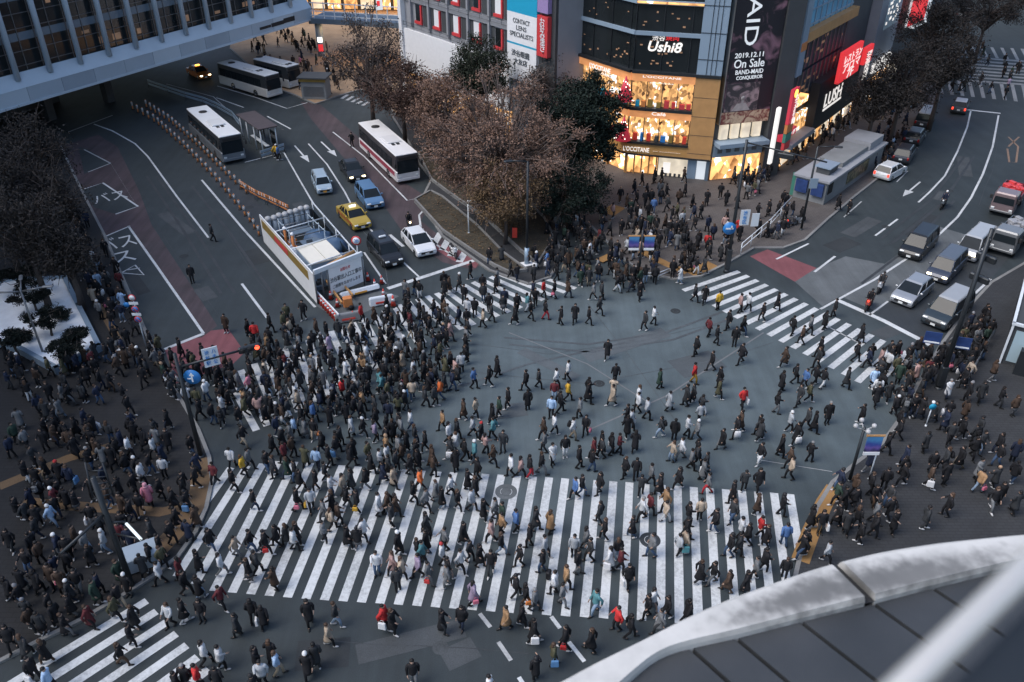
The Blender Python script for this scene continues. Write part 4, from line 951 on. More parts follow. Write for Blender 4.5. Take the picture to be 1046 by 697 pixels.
# soot that rain has washed to the inner edge on both sides of the joint: two long smears with ragged rims
prev = cr.outputs[0]
for (qx, qy, ang_, rx_, ry_) in ((832, 607, .33, .62, .13), (925, 588, .22, .85, .12)):
    cpt = G(qx, qy, ZR); mpn = N.new('ShaderNodeMapping'); mpn.vector_type = 'TEXTURE'; mpn.inputs['Location'].default_value = (cpt.x, cpt.y, ZR); mpn.inputs['Rotation'].default_value = (0, 0, ang_); mpn.inputs['Scale'].default_value = (rx_, ry_, 40)
    L_.new(tc.outputs['Object'], mpn.inputs['Vector']); ln_ = N.new('ShaderNodeVectorMath'); ln_.operation = 'LENGTH'; L_.new(mpn.outputs[0], ln_.inputs[0])
    a2 = N.new('ShaderNodeMath'); a2.operation = 'MULTIPLY_ADD'; a2.inputs[1].default_value = 1.1; L_.new(n2_.outputs['Fac'], a2.inputs[0]); L_.new(ln_.outputs['Value'], a2.inputs[2])
    m2 = N.new('ShaderNodeMapRange'); m2.interpolation_type = 'SMOOTHSTEP'; m2.inputs['From Min'].default_value = .75; m2.inputs['From Max'].default_value = 1.7; m2.inputs['To Min'].default_value = .92; m2.inputs['To Max'].default_value = 0; L_.new(a2.outputs[0], m2.inputs['Value'])
    mxx = N.new('ShaderNodeMix'); mxx.data_type = 'RGBA'; mxx.inputs[7].default_value = (.12, .117, .11, 1); L_.new(m2.outputs[0], mxx.inputs[0]); L_.new(prev, mxx.inputs[6]); prev = mxx.outputs[2]
L_.new(prev, b_.inputs['Base Color'])
M['parapet_white'] = m
m, nt, b_ = newmat('ribbed_roof'); N, L_ = nt.nodes, nt.links
tc = N.new('ShaderNodeTexCoord'); mp = N.new('ShaderNodeMapping'); mp.inputs['Rotation'].default_value = (0, 0, .5); wv = N.new('ShaderNodeTexWave'); wv.inputs['Scale'].default_value = 34; wv.inputs['Distortion'].default_value = .3
L_.new(tc.outputs['Object'], mp.inputs['Vector']); L_.new(mp.outputs[0], wv.inputs['Vector']); no = N.new('ShaderNodeTexNoise'); no.inputs['Scale'].default_value = 1.6; no.inputs['Detail'].default_value = 6; L_.new(tc.outputs['Object'], no.inputs['Vector'])
cr = N.new('ShaderNodeValToRGB'); cr.color_ramp.elements[0].color = (.028, .031, .034, 1); cr.color_ramp.elements[1].color = (.055, .058, .062, 1); cr.color_ramp.elements[0].position = .3; cr.color_ramp.elements[1].position = .7; L_.new(no.outputs['Fac'], cr.inputs[0]); L_.new(cr.outputs[0], b_.inputs['Base Color'])
bp = N.new('ShaderNodeBump'); bp.inputs['Strength'].default_value = .22; bp.inputs['Distance'].default_value = .004; L_.new(wv.outputs['Fac'], bp.inputs['Height']); L_.new(bp.outputs['Normal'], b_.inputs['Normal']); b_.inputs['Roughness'].default_value = .55; M['ribbed_roof'] = m
def parapet(i0, i1):
    b = MB(); prof = []
    for i in range(i0, i1 + 1):
        o_, q_ = OP[i], IP[i]; d = (q_ - o_)
        prof.append([o_ + d * .02 + Vector((0, 0, -.9)), o_ + Vector((0, 0, -.05)), o_ + d * .06 + Vector((0, 0, -.012)), o_ + d * .14, q_ - d * .05, q_ + Vector((0, 0, -.03)), q_ + Vector((0, 0, -.35))])
    k = len(prof[0]); vs = [p for r_ in prof for p in r_]; fs = []
    for i in range(len(prof) - 1):
        for j in range(k - 1): fs.append([i * k + j, i * k + j + 1, (i + 1) * k + j + 1, (i + 1) * k + j])
        fs.append([i * k + k - 1, i * k, (i + 1) * k, (i + 1) * k + k - 1])
    fs.append(list(range(k))[::-1]); fs.append([len(vs) - k + j for j in range(k)])
    b.add(vs, fs); b.sm = [False] * len(b.f); return b
parapet(0, gap - 1).build('parapet_segment', 'parapet_white', own); parapet(gap, n - 1).build('parapet_segment', 'parapet_white', own)
# recessed joint floor between the two segments
b = MB(); b.add([OP[gap - 1] + Vector((0, 0, -.05)), OP[gap] + Vector((0, 0, -.05)), IP[gap] + Vector((0, 0, -.04)), IP[gap - 1] + Vector((0, 0, -.04))], [[0, 1, 2, 3]]); b.build('parapet_joint', 'black', own)
# dark roof panels inside the parapet
seam_px = [((735, 652), (800, 697)), ((818, 628), (900, 697)), ((890, 610), (985, 678)), ((948, 595), (1046, 650))]
rz = ZR - .06
def roof_pt(x, y): return G(x, y, rz)
edge = IP; back = [p + Vector((2.2, -3.4, 0)) for p in IP]
cutpx = [-1e9, 697, 749, 817, 889, 950, 1e9]
for a_, c_ in zip(cutpx[:-1], cutpx[1:]):
    idx = [i for i in range(n) if a_ <= PX(IP[i])[0] <= c_]
    if len(idx) < 2: continue
    if idx[-1] + 1 < n: idx.append(idx[-1] + 1)
    b = MB(); top = [Vector((IP[i].x, IP[i].y, rz)) for i in idx]; bot = [p + Vector((2.3, -3.0, 0)) for p in top]
    t0, t1 = top[0], top[-1]; dd = (t1 - t0).normalized() * .012; top[0] = top[0] + dd; top[-1] = top[-1] - dd; bot[0] = bot[0] + dd; bot[-1] = bot[-1] - dd
    b.prism([(p.x, p.y) for p in top + bot[::-1]], rz - .05, rz); b.build('roof_panel', 'ribbed_roof', own)
b = MB(); b.prism([(p.x, p.y) for p in [IP[0]] + IP[::6] + [IP[-1] + Vector((2.4, -3.2, 0)), IP[0] + Vector((2.4, -3.2, 0))]], rz - .6, rz - .07); b.build('roof_base', 'dark_metal', own)
b = MB(); b.prism([(p.x, p.y) for p in [OP[3] + Vector((.35, -.3, 0))] + [p + Vector((.25, -.35, 0)) for p in OP[4::6]] + [OP[-1] + Vector((3, -14, 0)), OP[3] + Vector((3, -16, 0))]], 0, ZR - .95); b.build('wall', 'grey_wall', own)
# handrail close to the lens side of the roof
cam = Vector((0, 0, HC))
P1 = cam + ray(925, 700) * .47; P2 = cam + ray(1046, 583) * .86 / 1.0; P2 = cam + (ray(1046, 583) * (P1.z - HC) / ray(1046, 583).z)
d = (P2 - P1).normalized()
rail = thing('handrail', 'polished steel handrail tube crossing the lower right corner, out of focus', 'handrail', (P1.x, P1.y, P1.z))
b = MB(); b.tube([d * -1.2, d * 2.6], .0085, 20); b.build('tube', 'rail_metal', rail)
nrm = Vector((d.y, -d.x, 0)).normalized(); nrm = nrm if nrm.x > 0 else -nrm
for k in (-.9, 1.9): b = MB(); b.tube([d * k, d * k + Vector((0, 0, -1.1))], .011, 12); b.build('post', 'steel', rail)
b = MB(); a_ = d * -1.2 + nrm * .012 + Vector((0, 0, -.02)); c_ = d * 2.6 + nrm * .012 + Vector((0, 0, -.02))
b.add([a_, c_, c_ + nrm * .9 + Vector((0, 0, -.16)), a_ + nrm * .9 + Vector((0, 0, -.16)), a_ + Vector((0, 0, -.05)), c_ + Vector((0, 0, -.05)), c_ + nrm * .9 + Vector((0, 0, -.21)), a_ + nrm * .9 + Vector((0, 0, -.21))], [[0, 1, 2, 3], [7, 6, 5, 4], [0, 4, 5, 1], [2, 6, 7, 3], [1, 5, 6, 2], [3, 7, 4, 0]]); b.build('sill', 'dark_metal', rail)
# ---------------- unseen blocks added outside the frame: they shut out sky and darken junction edges
for (x0_, y0_, x1_, y1_, dp, h, nm, lab) in ((-60, 76, -52, 12, 30, 34, 'left_shade_block', 'unseen tall block added beyond the left edge to shade the plaza'), (56, 12, 60, 64, 30, 56, 'right_shade_block', 'unseen tall block added beyond the right edge to shade the junction')):
    A, B = (Vector((x0_, y0_, 0)), Vector((x1_, y1_, 0)))
    if x0_ < 0: A, B = B, A
    nb_ = Fac(A, B, nm, lab, 'building'); L0 = nb_.L; sg_ = 1 if x0_ < 0 else -1
    nb_.slab(0, L0, 0, h, 0, sg_ * dp, 'wall', 'dark_wall')
    for lv in range(12):
        nb_.slab(.6, L0 - .6, 3 + lv * 4.4, 5.6 + lv * 4.4, -sg_ * .06, 0, 'window_band', 'glass')
# ================================================================== VEHICLES
PAINT = {}
def paint(col, metal=.2):
    k = (tuple(col), metal)
    if k not in PAINT: PAINT[k] = mat('car_paint', col, .38, metal, .08, 1.2, .4, 0, .35)
    return PAINT[k]
def wheel(parent, x, y, r=.31, w=.2):
    t = MB(); t.tube([(0, -w / 2, 0), (0, -w * .4, 0), (0, w * .4, 0), (0, w / 2, 0)], [r * .93, r, r, r * .93], 18)
    o = t.build('wheel', 'black', parent, (x, y, r)); s = 1 if y > 0 else -1
    k = MB(); k.tube([(0, s * w * .45, 0), (0, s * w * .54, 0)], [r * .62, r * .5], 12); k.build('rim', 'chrome', o); return o
def sweep(mb, prof, ys):
    """closed side profile [(x,z)] carried across stations ys = [(y, inset)]"""
    cx = sum(p[0] for p in prof) / len(prof); cz = sum(p[1] for p in prof) / len(prof); n = len(prof); vs = []
    for y, ins in ys:
        for x, z in prof:
            dx, dz = x - cx, z - cz; L = math.hypot(dx, dz) or 1; f = max(0, 1 - ins / L); vs.append((cx + dx * (1 - (1 - f) * .8), y, cz + dz * f))
    fs = [list(range(n)), [(len(ys) - 1) * n + k for k in range(n)][::-1]]
    for i in range(len(ys) - 1):
        for k in range(n): fs.append([i * n + k, (i + 1) * n + k, (i + 1) * n + (k + 1) % n, i * n + (k + 1) % n])
    o = len(mb.f); mb.add(vs, fs, False); return mb
def car(name, label, front, rear, col, L=4.3, W=1.72, H=1.5, hood=.95, tail=.15, belt=.92, ws=.75, rw=.35, hoodz=None, lights=(False, False), plate='plate_white', roof=None, two=None, box=None, cat='car', group=None, sign=None, metal=.2, gap=0.0):
    f, r = G(*front), G(*rear); d = (f - r).xy.normalized(); ang = math.atan2(d.y, d.x); c = (f + r) / 2
    t = thing(name, label, cat, (c.x, c.y, 0.0), ang, group)
    h = L / 2; hz = hoodz or belt - .06; P = paint(col, metal)
    prof = [(-h + .06, .28), (-h, .45), (-h + .03, belt - .18), (-h + .10, belt - .02), (-h + tail, belt), (h - hood, belt), (h - hood * .45, hz - .04), (h - .16, hz - .14), (h - .03, hz - .32), (h, .42), (h - .06, .24), (h - .3, .2), (-h + .3, .2)]
    w2 = W / 2; b = MB(); sweep(b, prof, [(-w2, .09), (-w2 + .04, .03), (-w2 + .14, 0), (w2 - .14, 0), (w2 - .04, .03), (w2, .09)]); b.build('body', P, t)
    # greenhouse: glass on a painted roof frame
    x0, x1 = -h + tail, h - hood; g0, g1 = x0 + rw, x1 - ws; wb, wr = w2 - .06, w2 - .2; zt = H - .06
    pts = lambda y0, y1, zz: None
    b = MB(); b.add([(x1, -wb, belt), (x1, wb, belt), (g1, wr, zt), (g1, -wr, zt), (x1 - .05, -wb + .03, belt), (x1 - .05, wb - .03, belt), (g1 - .05, wr - .03, zt), (g1 - .05, -wr + .03, zt)], [[0, 1, 2, 3], [7, 6, 5, 4], [0, 4, 5, 1], [1, 5, 6, 2], [2, 6, 7, 3], [3, 7, 4, 0]]); b.build('windscreen', 'car_glass', t)
    b = MB(); b.add([(x0, wb, belt), (x0, -wb, belt), (g0, -wr, zt), (g0, wr, zt), (x0 + .05, wb - .03, belt), (x0 + .05, -wb + .03, belt), (g0 + .05, -wr + .03, zt), (g0 + .05, wr - .03, zt)], [[0, 1, 2, 3], [7, 6, 5, 4], [0, 4, 5, 1], [1, 5, 6, 2], [2, 6, 7, 3], [3, 7, 4, 0]]); b.build('rear_window', 'car_glass', t)
    for s in (1, -1):
        b = MB(); q = [(x0 + .06, s * (wb + .0), belt), (x1 - .06, s * wb, belt), (g1 + .0, s * wr, zt), (g0 + .0, s * wr, zt)]
        qi = [(x, y - s * .05, z) for x, y, z in q]; b.add(q + qi, [[0, 1, 2, 3] if s < 0 else [3, 2, 1, 0], [4, 5, 6, 7] if s > 0 else [7, 6, 5, 4], [0, 4, 5, 1], [1, 5, 6, 2], [2, 6, 7, 3], [3, 7, 4, 0]]); b.build('side_window', 'car_glass', t)
        b = MB()
        for u in ((x0 + x1) / 2 + .1,) + (((x0 + g0) / 2 + .25,) if L > 4.2 else ()):
            uu = g0 + (u - x0) / (x1 - x0) * (g1 - g0); b = MB(); b.tube([(u, s * (wb + .012), belt), (uu, s * (wr + .012), zt)], .035, 6); b.build('pillar', P, t)
        for u, uu in ((x1, g1), (x0, g0)): b = MB(); b.tube([(u, s * wb, belt), (uu, s * wr, zt)], .045, 6); b.build('pillar', P, t)
        b = MB(); b.box((x1 - .28, s * (w2 + .1), belt + .1), (.12, .2, .14), 0, .03); b.build('mirror', P, t)
        b = MB(); b.box((h - .10, s * (w2 - .27), hz - .25), (.22, .36, .13), 0, .03); hl = b.build('headlight', 'head_on' if lights[0] else 'head_off', t)
        b = MB(); b.box((-h + .05, s * (w2 - .16), belt - .2), (.14, .2, .3), 0, .03); b.build('taillight', 'tail_on' if lights[1] else 'tail_off', t)
        for hx_ in (.1, -.75): b = MB(); b.box((hx_, s * (w2 - .005), belt - .25), (.16, .03, .03)); b.build('door_handle', 'chrome', t)
    b = MB(); rc = (g0 + g1) / 2; rl = g1 - g0
    b.add([(g0 - .05, -wr - .02, zt - .03), (g0 - .05, wr + .02, zt - .03), (g1 + .06, wr + .02, zt - .03), (g1 + .06, -wr - .02, zt - .03), (g0 + .12, -wr + .1, H), (g0 + .12, wr - .1, H), (g1 - .12, wr - .1, H), (g1 - .12, -wr + .1, H)], [[3, 2, 1, 0], [4, 7, 6, 5], [0, 1, 5, 4], [1, 2, 6, 5], [2, 3, 7, 6], [3, 0, 4, 7]])
    b.build('roof', paint(roof, metal) if roof else P, t)
    b = MB(); b.box((h - .02, 0, .5), (.06, W * .62, .2), 0, .02); b.build('grille', 'black', t)
    b = MB(); b.box((h + .012, 0, .42), (.03, .34, .17)); b.box((-h - .0, 0, .62), (.03, .34, .17)); b.build('number_plate', plate, t)
    b = MB(); b.box((0, 0, .22), (L * .9, W * .9, .14)); b.build('underbody', 'black', t)
    for x in (h - .82, -h + .78):
        for s in (1, -1): wheel(t, x, s * (w2 - .09), .31 if H < 1.7 else .33)
    if two: b = MB(); b.box((0, w2 + .004, .62), (L * .8, .012, .26)); b.box((0, -w2 - .004, .62), (L * .8, .012, .26)); b.build('side_band', paint(two), t)
    if sign: b = MB(); b.box((rc + .25, 0, H + .08), (.2, .62, .16), 0, .04); b.build('roof_sign', sign, t)
    return t
car('parked_car', 'pale blue boxy small car with orange plate in the left lane', (334, 203), (325, 184), (.36, .45, .52), 3.5, 1.5, 1.62, .62, .08, .95, .42, .12, plate='plate_orange')
car('car', 'black glossy sedan with lit headlamps beside the maroon striped bus', (367, 188), (354, 170), (.015, .016, .018), 4.6, 1.78, 1.46, 1.25, .62, .92, .85, .7, lights=(True, False))
car('car', 'blue people-carrier car ahead of the black sedan', (386, 217), (370, 196), (.10, .20, .34), 4.4, 1.74, 1.62, .9, .12, .98, .8, .25)
car('taxi', 'yellow and gold taxi sedan beside the construction enclosure', (372, 237), (352, 217), (.42, .29, .04), 4.6, 1.7, 1.5, 1.2, .85, .94, .7, .5, sign='lamp_white', two=(.42, .13, .03), cat='taxi')
car('taxi', 'black taxi with chrome nose stopped at the line by the construction enclosure', (404, 275), (384, 252), (.014, .015, .018), 4.5, 1.7, 1.74, .95, .15, 1.0, .6, .2, sign='white_metal', cat='taxi')
car('car', 'white hatchback car stopped at the stop line beside the scooter', (437, 264), (419, 243), (.72, .73, .74), 4.3, 1.74, 1.5, .95, .2, .94, 1.0, .55)
car('taxi', 'orange taxi with lit headlamps emerging from under the bridge', (213, 83), (195, 74), (.42, .13, .03), 4.6, 1.7, 1.5, 1.2, .85, .94, .7, .5, lights=(True, False), sign='amber_on', cat='taxi')
car('car', 'white hatchback with red rear lamps parked beside the kiosk', (917, 175), (899, 185), (.70, .71, .72), 4.1, 1.74, 1.52, .95, .15, .94, .8, .4, lights=(False, True))
car('car', 'dark car with pale rear glass parked ahead of the white hatchback', (927, 156), (918, 169), (.03, .035, .045), 4.3, 1.74, 1.6, .9, .15, .96, .7, .5)
car('van', 'dark open-backed van with pale roof parked under the street trees', (948, 120), (939, 134), (.03, .03, .035), 4.7, 1.74, 1.9, .5, .1, 1.0, .3, .15, roof=(.5, .5, .5), cat='van')
car('car', 'dark estate car parked between the white hatchback and the open-backed van', (938, 138), (929, 150), (.025, .027, .03), 4.4, 1.74, 1.5, .9, .15, .94, .8, .4)
car('car', 'dark car with glowing red tail lamps driving away at top right', (982, 107), (977, 119), (.05, .055, .06), 4.2, 1.7, 1.5, .95, .3, .94, .8, .5, lights=(False, True), roof=(.45, .47, .5))
car('minivan', 'black minivan with roof aerial waiting in the outer lane', (927, 266), (946, 247), (.012, .014, .017), 4.8, 1.8, 1.85, .85, .08, 1.02, .75, .18, cat='minivan')
car('car', 'silver hatchback first in the middle lane at the right crossing', (918, 314), (942, 294), (.34, .355, .375), 4.2, 1.72, 1.5, .9, .15, .93, .95, .4, metal=.5)
car('minivan', 'dark blue-grey minivan with one lamp lit behind the silver hatchback', (955, 289), (974, 270), (.045, .055, .08), 4.7, 1.75, 1.82, .75, .08, 1.0, .7, .18, lights=(True, False), roof=(.09, .105, .13), cat='minivan')
car('van', 'white van with dark windscreen and lamp behind the blue-grey minivan', (985, 266), (1002, 250), (.38, .395, .41), 4.7, 1.75, 1.98, .55, .06, 1.05, .5, .12, lights=(True, False), cat='van')
car('minivan', 'dark teal minivan with white roof at the stop line nearest the pavement', (949, 338), (982, 311), (.03, .043, .052), 4.9, 1.85, 1.9, .95, .08, 1.05, .8, .18, roof=(.33, .34, .35), cat='minivan')
car('car', 'dark car waiting far along the side street at top right', (987, 16), (982, 19), (.06, .065, .07), 4.2, 1.7, 1.5, .95, .3, .94, .8, .5)
def truck(name, label, front, rear, cab, bed, L=6.2, open_bed=True, load=None):
    f, r = G(*front), G(*rear); d = (f - r).xy.normalized(); ang = math.atan2(d.y, d.x); c = f - Vector((d.x, d.y, 0)) * L / 2
    t = thing(name, label, 'truck', (c.x, c.y, 0), ang); h = L / 2; P = paint(cab)
    b = MB(); b.box((h - .85, 0, 1.35), (1.7, 2.0, 1.9), 0, .12, (.94, .94)); b.build('cab', P, t)
    b = MB(); b.add([(h + .015, -.86, 1.3), (h + .015, .86, 1.3), (h - .06, .8, 2.1), (h - .06, -.8, 2.1), (h - .06, -.86, 1.3), (h - .06, .86, 1.3), (h - .12, .8, 2.1), (h - .12, -.8, 2.1)], [[0, 1, 2, 3], [4, 7, 6, 5], [0, 4, 5, 1], [1, 5, 6, 2], [2, 6, 7, 3], [3, 7, 4, 0]]); b.build('windscreen', 'car_glass', t)
    for s in (1, -1):
        b = MB(); b.box((h - .85, s * .985, 1.65), (1.0, .05, .6)); b.build('side_window', 'car_glass', t)
        b = MB(); b.box((h + .01, s * .75, .8), (.06, .3, .2), 0, .02); b.build('headlight', 'head_off', t)
        b = MB(); b.box((h - .15, s * 1.15, 1.75), (.1, .22, .4), 0, .03); b.build('mirror', 'black', t)
    b = MB(); b.box((h - .02, 0, .55), (.12, 1.95, .22), 0, .04); b.build('bumper', 'mid_metal', t)
    b = MB(); b.box((-.9, 0, .62), (L - 1.9, .9, .25)); b.build('chassis', 'black', t)
    b = MB(); l2 = L - 1.95; xc = -h + l2 / 2
    if open_bed:
        b.box((xc, 0, .92), (l2, 2.0, .12)); b.box((xc, 1.0, 1.3), (l2, .06, .7)); b.box((xc, -1.0, 1.3), (l2, .06, .7)); b.box((-h, 0, 1.3), (.06, 2.0, .7)); b.box((-h + l2, 0, 1.55), (.08, 2.0, 1.2))
    else: b.box((xc, 0, 2.0), (l2, 2.1, 2.2), 0, .06)
    b.build('cargo_bed', paint(bed), t)
    if load:
        b = MB(); rr = random.Random(4)
        for i in range(16): b.box((xc + rr.uniform(-l2 * .4, l2 * .4), rr.uniform(-.7, .7), 1.3 + rr.uniform(0, .3)), (rr.uniform(.3, .9), rr.uniform(.3, .6), .6), rr.uniform(0, 3), .05)
        b.build('load', load, t)
    for x in (h - .9, -h + 1.3):
        for s in (1, -1): wheel(t, x, s * .85, .38, .26)
    return t
truck('truck', 'dark truck with pale pink cab roof and red striped load at right edge', (1020, 222), (1044, 190), (.20, .15, .155), (.18, .04, .05), 5.6, True, 'red_panel')
truck('truck', 'grey pickup truck with a heaped pale load at the right edge', (1020, 262), (1046, 236), (.17, .18, .19), (.11, .115, .12), 5.6, True, 'grey_wall')
def bus(name, label, pos, ang, body, band, L=11.6, W=2.5, H=3.05, roofc=(.62, .63, .63), side=None, lit=False):
    t = thing(name, label, 'bus', (pos.x, pos.y, 0), ang); h = L / 2; w = W / 2; P = paint(body, 0)
    b = MB(); b.box((0, 0, .3 + .55), (L, W, 1.1), 0, .07); b.build('lower_body', P, t)
    b = MB(); b.box((0, 0, 2.2), (L - .02, W - .03, 1.62), 0, .1, (.985, .95)); b.build('upper_body', paint(band, 0), t)
    b = MB(); b.box((0, 0, 3.0), (L - .2, W - .16, .14), 0, .05); b.build('roof', paint(roofc, 0), t)
    for s in (1, -1):
        n = 7
        for i in range(n):
            x0 = -h + .5 + (L - 1.6) * i / n; b = MB(); b.box((x0 + (L - 1.6) / n / 2, s * (w - .022), 1.98), ((L - 1.6) / n - .1, .05, .95)); b.build('side_window', 'car_glass', t)
        if side:
            b = MB(); b.box((-.1, s * (w + .004), 1.02), (L - .9, .012, .46)); b.build('side_stripe', paint(side, 0), t)
        b = MB(); b.box((h - .02, s * (w - .35), .78), (.1, .32, .2), 0, .03); b.build('headlight', 'head_on' if lit else 'head_off', t)
        b = MB(); b.tube([(h - .1, s * (w - .1), 2.7), (h + .3, s * (w + .12), 2.75), (h + .33, s * (w + .14), 2.35)], .03, 6); b.box((h + .33, s * (w + .14), 2.15), (.1, .2, .42), 0, .03); b.build('mirror', 'black', t)
        b = MB(); b.box((-h + .0, s * (w - .2), 1.0), (.05, .18, .5)); b.build('taillight', 'tail_on' if lit else 'tail_off', t)
        for x in (h - 2.5, -h + 3.1): wheel(t, x, s * (w - .14), .48, .3)
    b = MB(); b.box((h - 1.0, w + .0, 1.45), (1.0, .05, 2.0)); b.build('door', 'car_glass', t)
    b = MB(); b.add([(h + .01, -w + .14, 1.15), (h + .01, w - .14, 1.15), (h - .02, w - .2, 2.45), (h - .02, -w + .2, 2.45), (h - .06, -w + .14, 1.15), (h - .06, w - .14, 1.15), (h - .1, w - .2, 2.45), (h - .1, -w + .2, 2.45)], [[0, 1, 2, 3], [4, 7, 6, 5], [0, 4, 5, 1], [1, 5, 6, 2], [2, 6, 7, 3], [3, 7, 4, 0]]); b.build('windscreen', 'car_glass', t)
    b = MB(); b.box((h - .0, 0, 2.68), (.06, W - .7, .3)); b.build('destination_board', 'black', t)
    b = MB(); b.box((h + .005, 0, .5), (.1, W - .1, .3), 0, .04); b.build('bumper', P, t)
    b = MB(); b.box((1.2, 0, 3.14), (2.2, 1.5, .2), 0, .06); b.build('roof_unit', paint([c * .9 for c in roofc], 0), t)
    b = MB()
    for x, y in ((2.6, .25), (2.6, -.25)): b.box((x, y, 3.1), (.5, .3, .06))
    b.disc((-3.4, 0, 3.1), .45, 'z', 18, .06); b.build('roof_hatch', 'black', t)
    return t
a, b_ = G(191, 112, 3.05), G(225, 142, 3.05); c_ = G(245, 135, 3.05)
d = (b_ - a).normalized(); fm = (b_ + c_) / 2; bus('bus', 'dark-sided bus with white roof standing beside the bus shelter', fm - d * 5.85, math.atan2(d.y, d.x), (.14, .16, .18), (.03, .035, .04), 11.7, roofc=(.74, .75, .75))
a, b_, c_ = G(365.5, 151), G(406, 190), G(430.6, 186); d = (b_ - a).normalized(); fm = (b_ + c_) / 2
bus('bus', 'white and maroon striped bus stopped beside the autumn trees', fm - d * 5.9, math.atan2(d.y, d.x), (.62, .60, .60), (.05, .045, .05), 11.5, side=(.34, .045, .075), roofc=(.76, .75, .74))
a, b_, c_ = G(221, 64, 3.05), G(270, 78, 3.05), G(285, 74, 3.05); d = (b_ - a).normalized(); fm = (b_ + c_) / 2
bus('bus', 'white-skirted bus halfway under the bridge at the top stop', fm - d * 5.1, math.atan2(d.y, d.x), (.56, .54, .50), (.03, .035, .04), 10.4, W=2.4)
# ---------------- two-wheelers
def two_wheeler(name, label, at, ang, col, lit=None, big=1.0, cat='motorcycle'):
    g = G(*at); t = thing(name, label, cat, (g.x, g.y, 0), ang)
    for x in (.68, -.62):
        b = MB(); n = 16; pts = [(x + .27 * math.cos(2 * PI * k / n), 0, .30 + .27 * math.sin(2 * PI * k / n)) for k in range(n + 1)]; b.tube(pts, .055, 6, False); w = b.build('wheel', 'black', t)
        b = MB(); b.disc((x, 0, .3), .19, 'y', 12, .05); b.build('rim', 'mid_metal', w)
    b = MB(); b.box((-.3, 0, .62), (.75, .28, .3), 0, .09); b.box((.1, 0, .42), (.6, .26, .22), 0, .08); b.box((.5, 0, .75), (.2, .36, .55), 0, .08, (1, 1), -.3); b.build('body', paint(col), t)
    b = MB(); b.box((-.35, 0, .82), (.75, .26, .1), 0, .04); b.build('seat', 'black', t)
    b = MB(); b.tube([(.42, -.33, 1.05), (.5, 0, 1.0), (.42, .33, 1.05)], .02, 6); b.tube([(.66, 0, .35), (.48, 0, 1.0)], .035, 6); b.build('handlebar', 'dark_metal', t)
    b = MB(); b.ball((.62, 0, .9), .09, 8, 6); b.build('headlight', lit or 'head_off', t)
    return t
def heading(p, q): a, b = G(*p), G(*q); return math.atan2(b.y - a.y, b.x - a.x)
hd = heading((907, 283), (884, 312))
two_wheeler('motorcycle', 'motorcycle with red lamp and rider at the front of the outer lane', (887, 315), hd, (.25, .03, .02), 'tail_on')
two_wheeler('motorcycle', 'dark scooter with white fairing behind the red-lamped motorcycle', (899, 297), hd, (.35, .36, .38))
two_wheeler('motorcycle', 'dark scooter ridden along the middle of the empty right road', (963, 212), heading((975, 200), (955, 222)), (.05, .06, .07), 'head_off')
two_wheeler('motorcycle', 'scooter with lit lamp beside the white hatchback car', (418, 234), heading((410, 222), (420, 240)), (.04, .04, .05), 'head_on')
two_wheeler('motorcycle', 'white delivery scooter parked by the grass island', (463, 261), heading((455, 250), (468, 268)), (.6, .6, .6))
for i, (x, y, lab) in enumerate([(797, 236, 'dark scooter with red rear lamp parked nearest the corner railing'), (806, 233, 'dark scooter parked second along the kiosk corner railing'), (815, 229, 'pale scooter parked under the blue posters of the kiosk'), (788, 242, 'black scooter parked hard against the corner railing end')]):
    two_wheeler('motorcycle', lab, (x, y), .4 + i * .1, [(.03, .03, .03), (.05, .05, .06), (.4, .4, .4), (.02, .02, .03)][i], 'tail_on' if i == 0 else None)
# ================================================================== STREET FURNITURE
def px_height(base, topy):
    g = G(*base)
    lo, hi = 0, 40
    for _ in range(40):
        m = (lo + hi) / 2
        if PX((g.x, g.y, m))[1] > topy: lo = m
        else: hi = m
    return lo
def pole_thing(name, label, cat, base, h, r=.08, m='dark_metal', rz=0, z0=0.0):
    g = G(*base); t = thing(name, label, cat, (g.x, g.y, z0), rz); b = MB(); b.tube([(0, 0, 0), (0, 0, h)], [r, r * .75], 10); b.build('pole', m, t)
    b = MB(); b.tube([(0, 0, 0), (0, 0, .25)], [r * 1.9, r * 1.3], 10); b.build('base', m, t); return t
def signal_head(t, pos, ang, lit='signal_red', name='signal_head'):
    o = thing_part(name, t, pos, ang)
    return o
def add_signal(t, pos, ang, idx=2, lit='signal_red'):
    b = MB(); b.box((0, 0, 0), (.22, 1.25, .42), 0, .06)
    o = b.build('signal_head', 'dark_metal', t, pos, ang)
    for i, y in enumerate((-.4, 0, .4)):
        b = MB(); b.tube([(.10, y, 0), (.13, y, 0)], .14, 14); b.build('lens', lit if i == idx else 'black', o)
        b = MB(); b.tube([(.1, y - .15, .1), (.26, y - .15, .16), (.26, y + .15, .16), (.1, y + .15, .1)], .02, 5); b.build('hood', 'black', o)
    return o
# left mast with overhanging signals
base = (206, 468); h = 7.4
tl = pole_thing('signal_mast', 'dark signal mast with red light, blue arrow disc and white board over the left crowd', 'traffic light', base, h, .14)
g = G(*base); top = Vector((g.x, g.y, 0))
def arm_to(t, g, px, py, z, r=.06, m='dark_metal', z0=None):
    e = G(px, py, z); v = Vector((e.x - g.x, e.y - g.y, z)); b = MB(); b.tube([(0, 0, z if z0 is None else z0), v], r, 8); b.build('arm', m, t); return v
ve = arm_to(tl, g, 261, 354, 6.5, .07)
u = Vector((ve.x, ve.y, 0)).normalized(); aa = math.atan2(u.y, u.x)
add_signal(tl, ve - u * .35 + Vector((0, 0, -.02)), aa - PI / 2, 2)
v1 = ve * .42; v1.z = 6.5
rot = aa
def board(t, name, c, w, hh, ang, m, th=.05): b = MB(); b.box((0, 0, 0), (w, th, hh)); return b.build(name, m, t, c, ang)
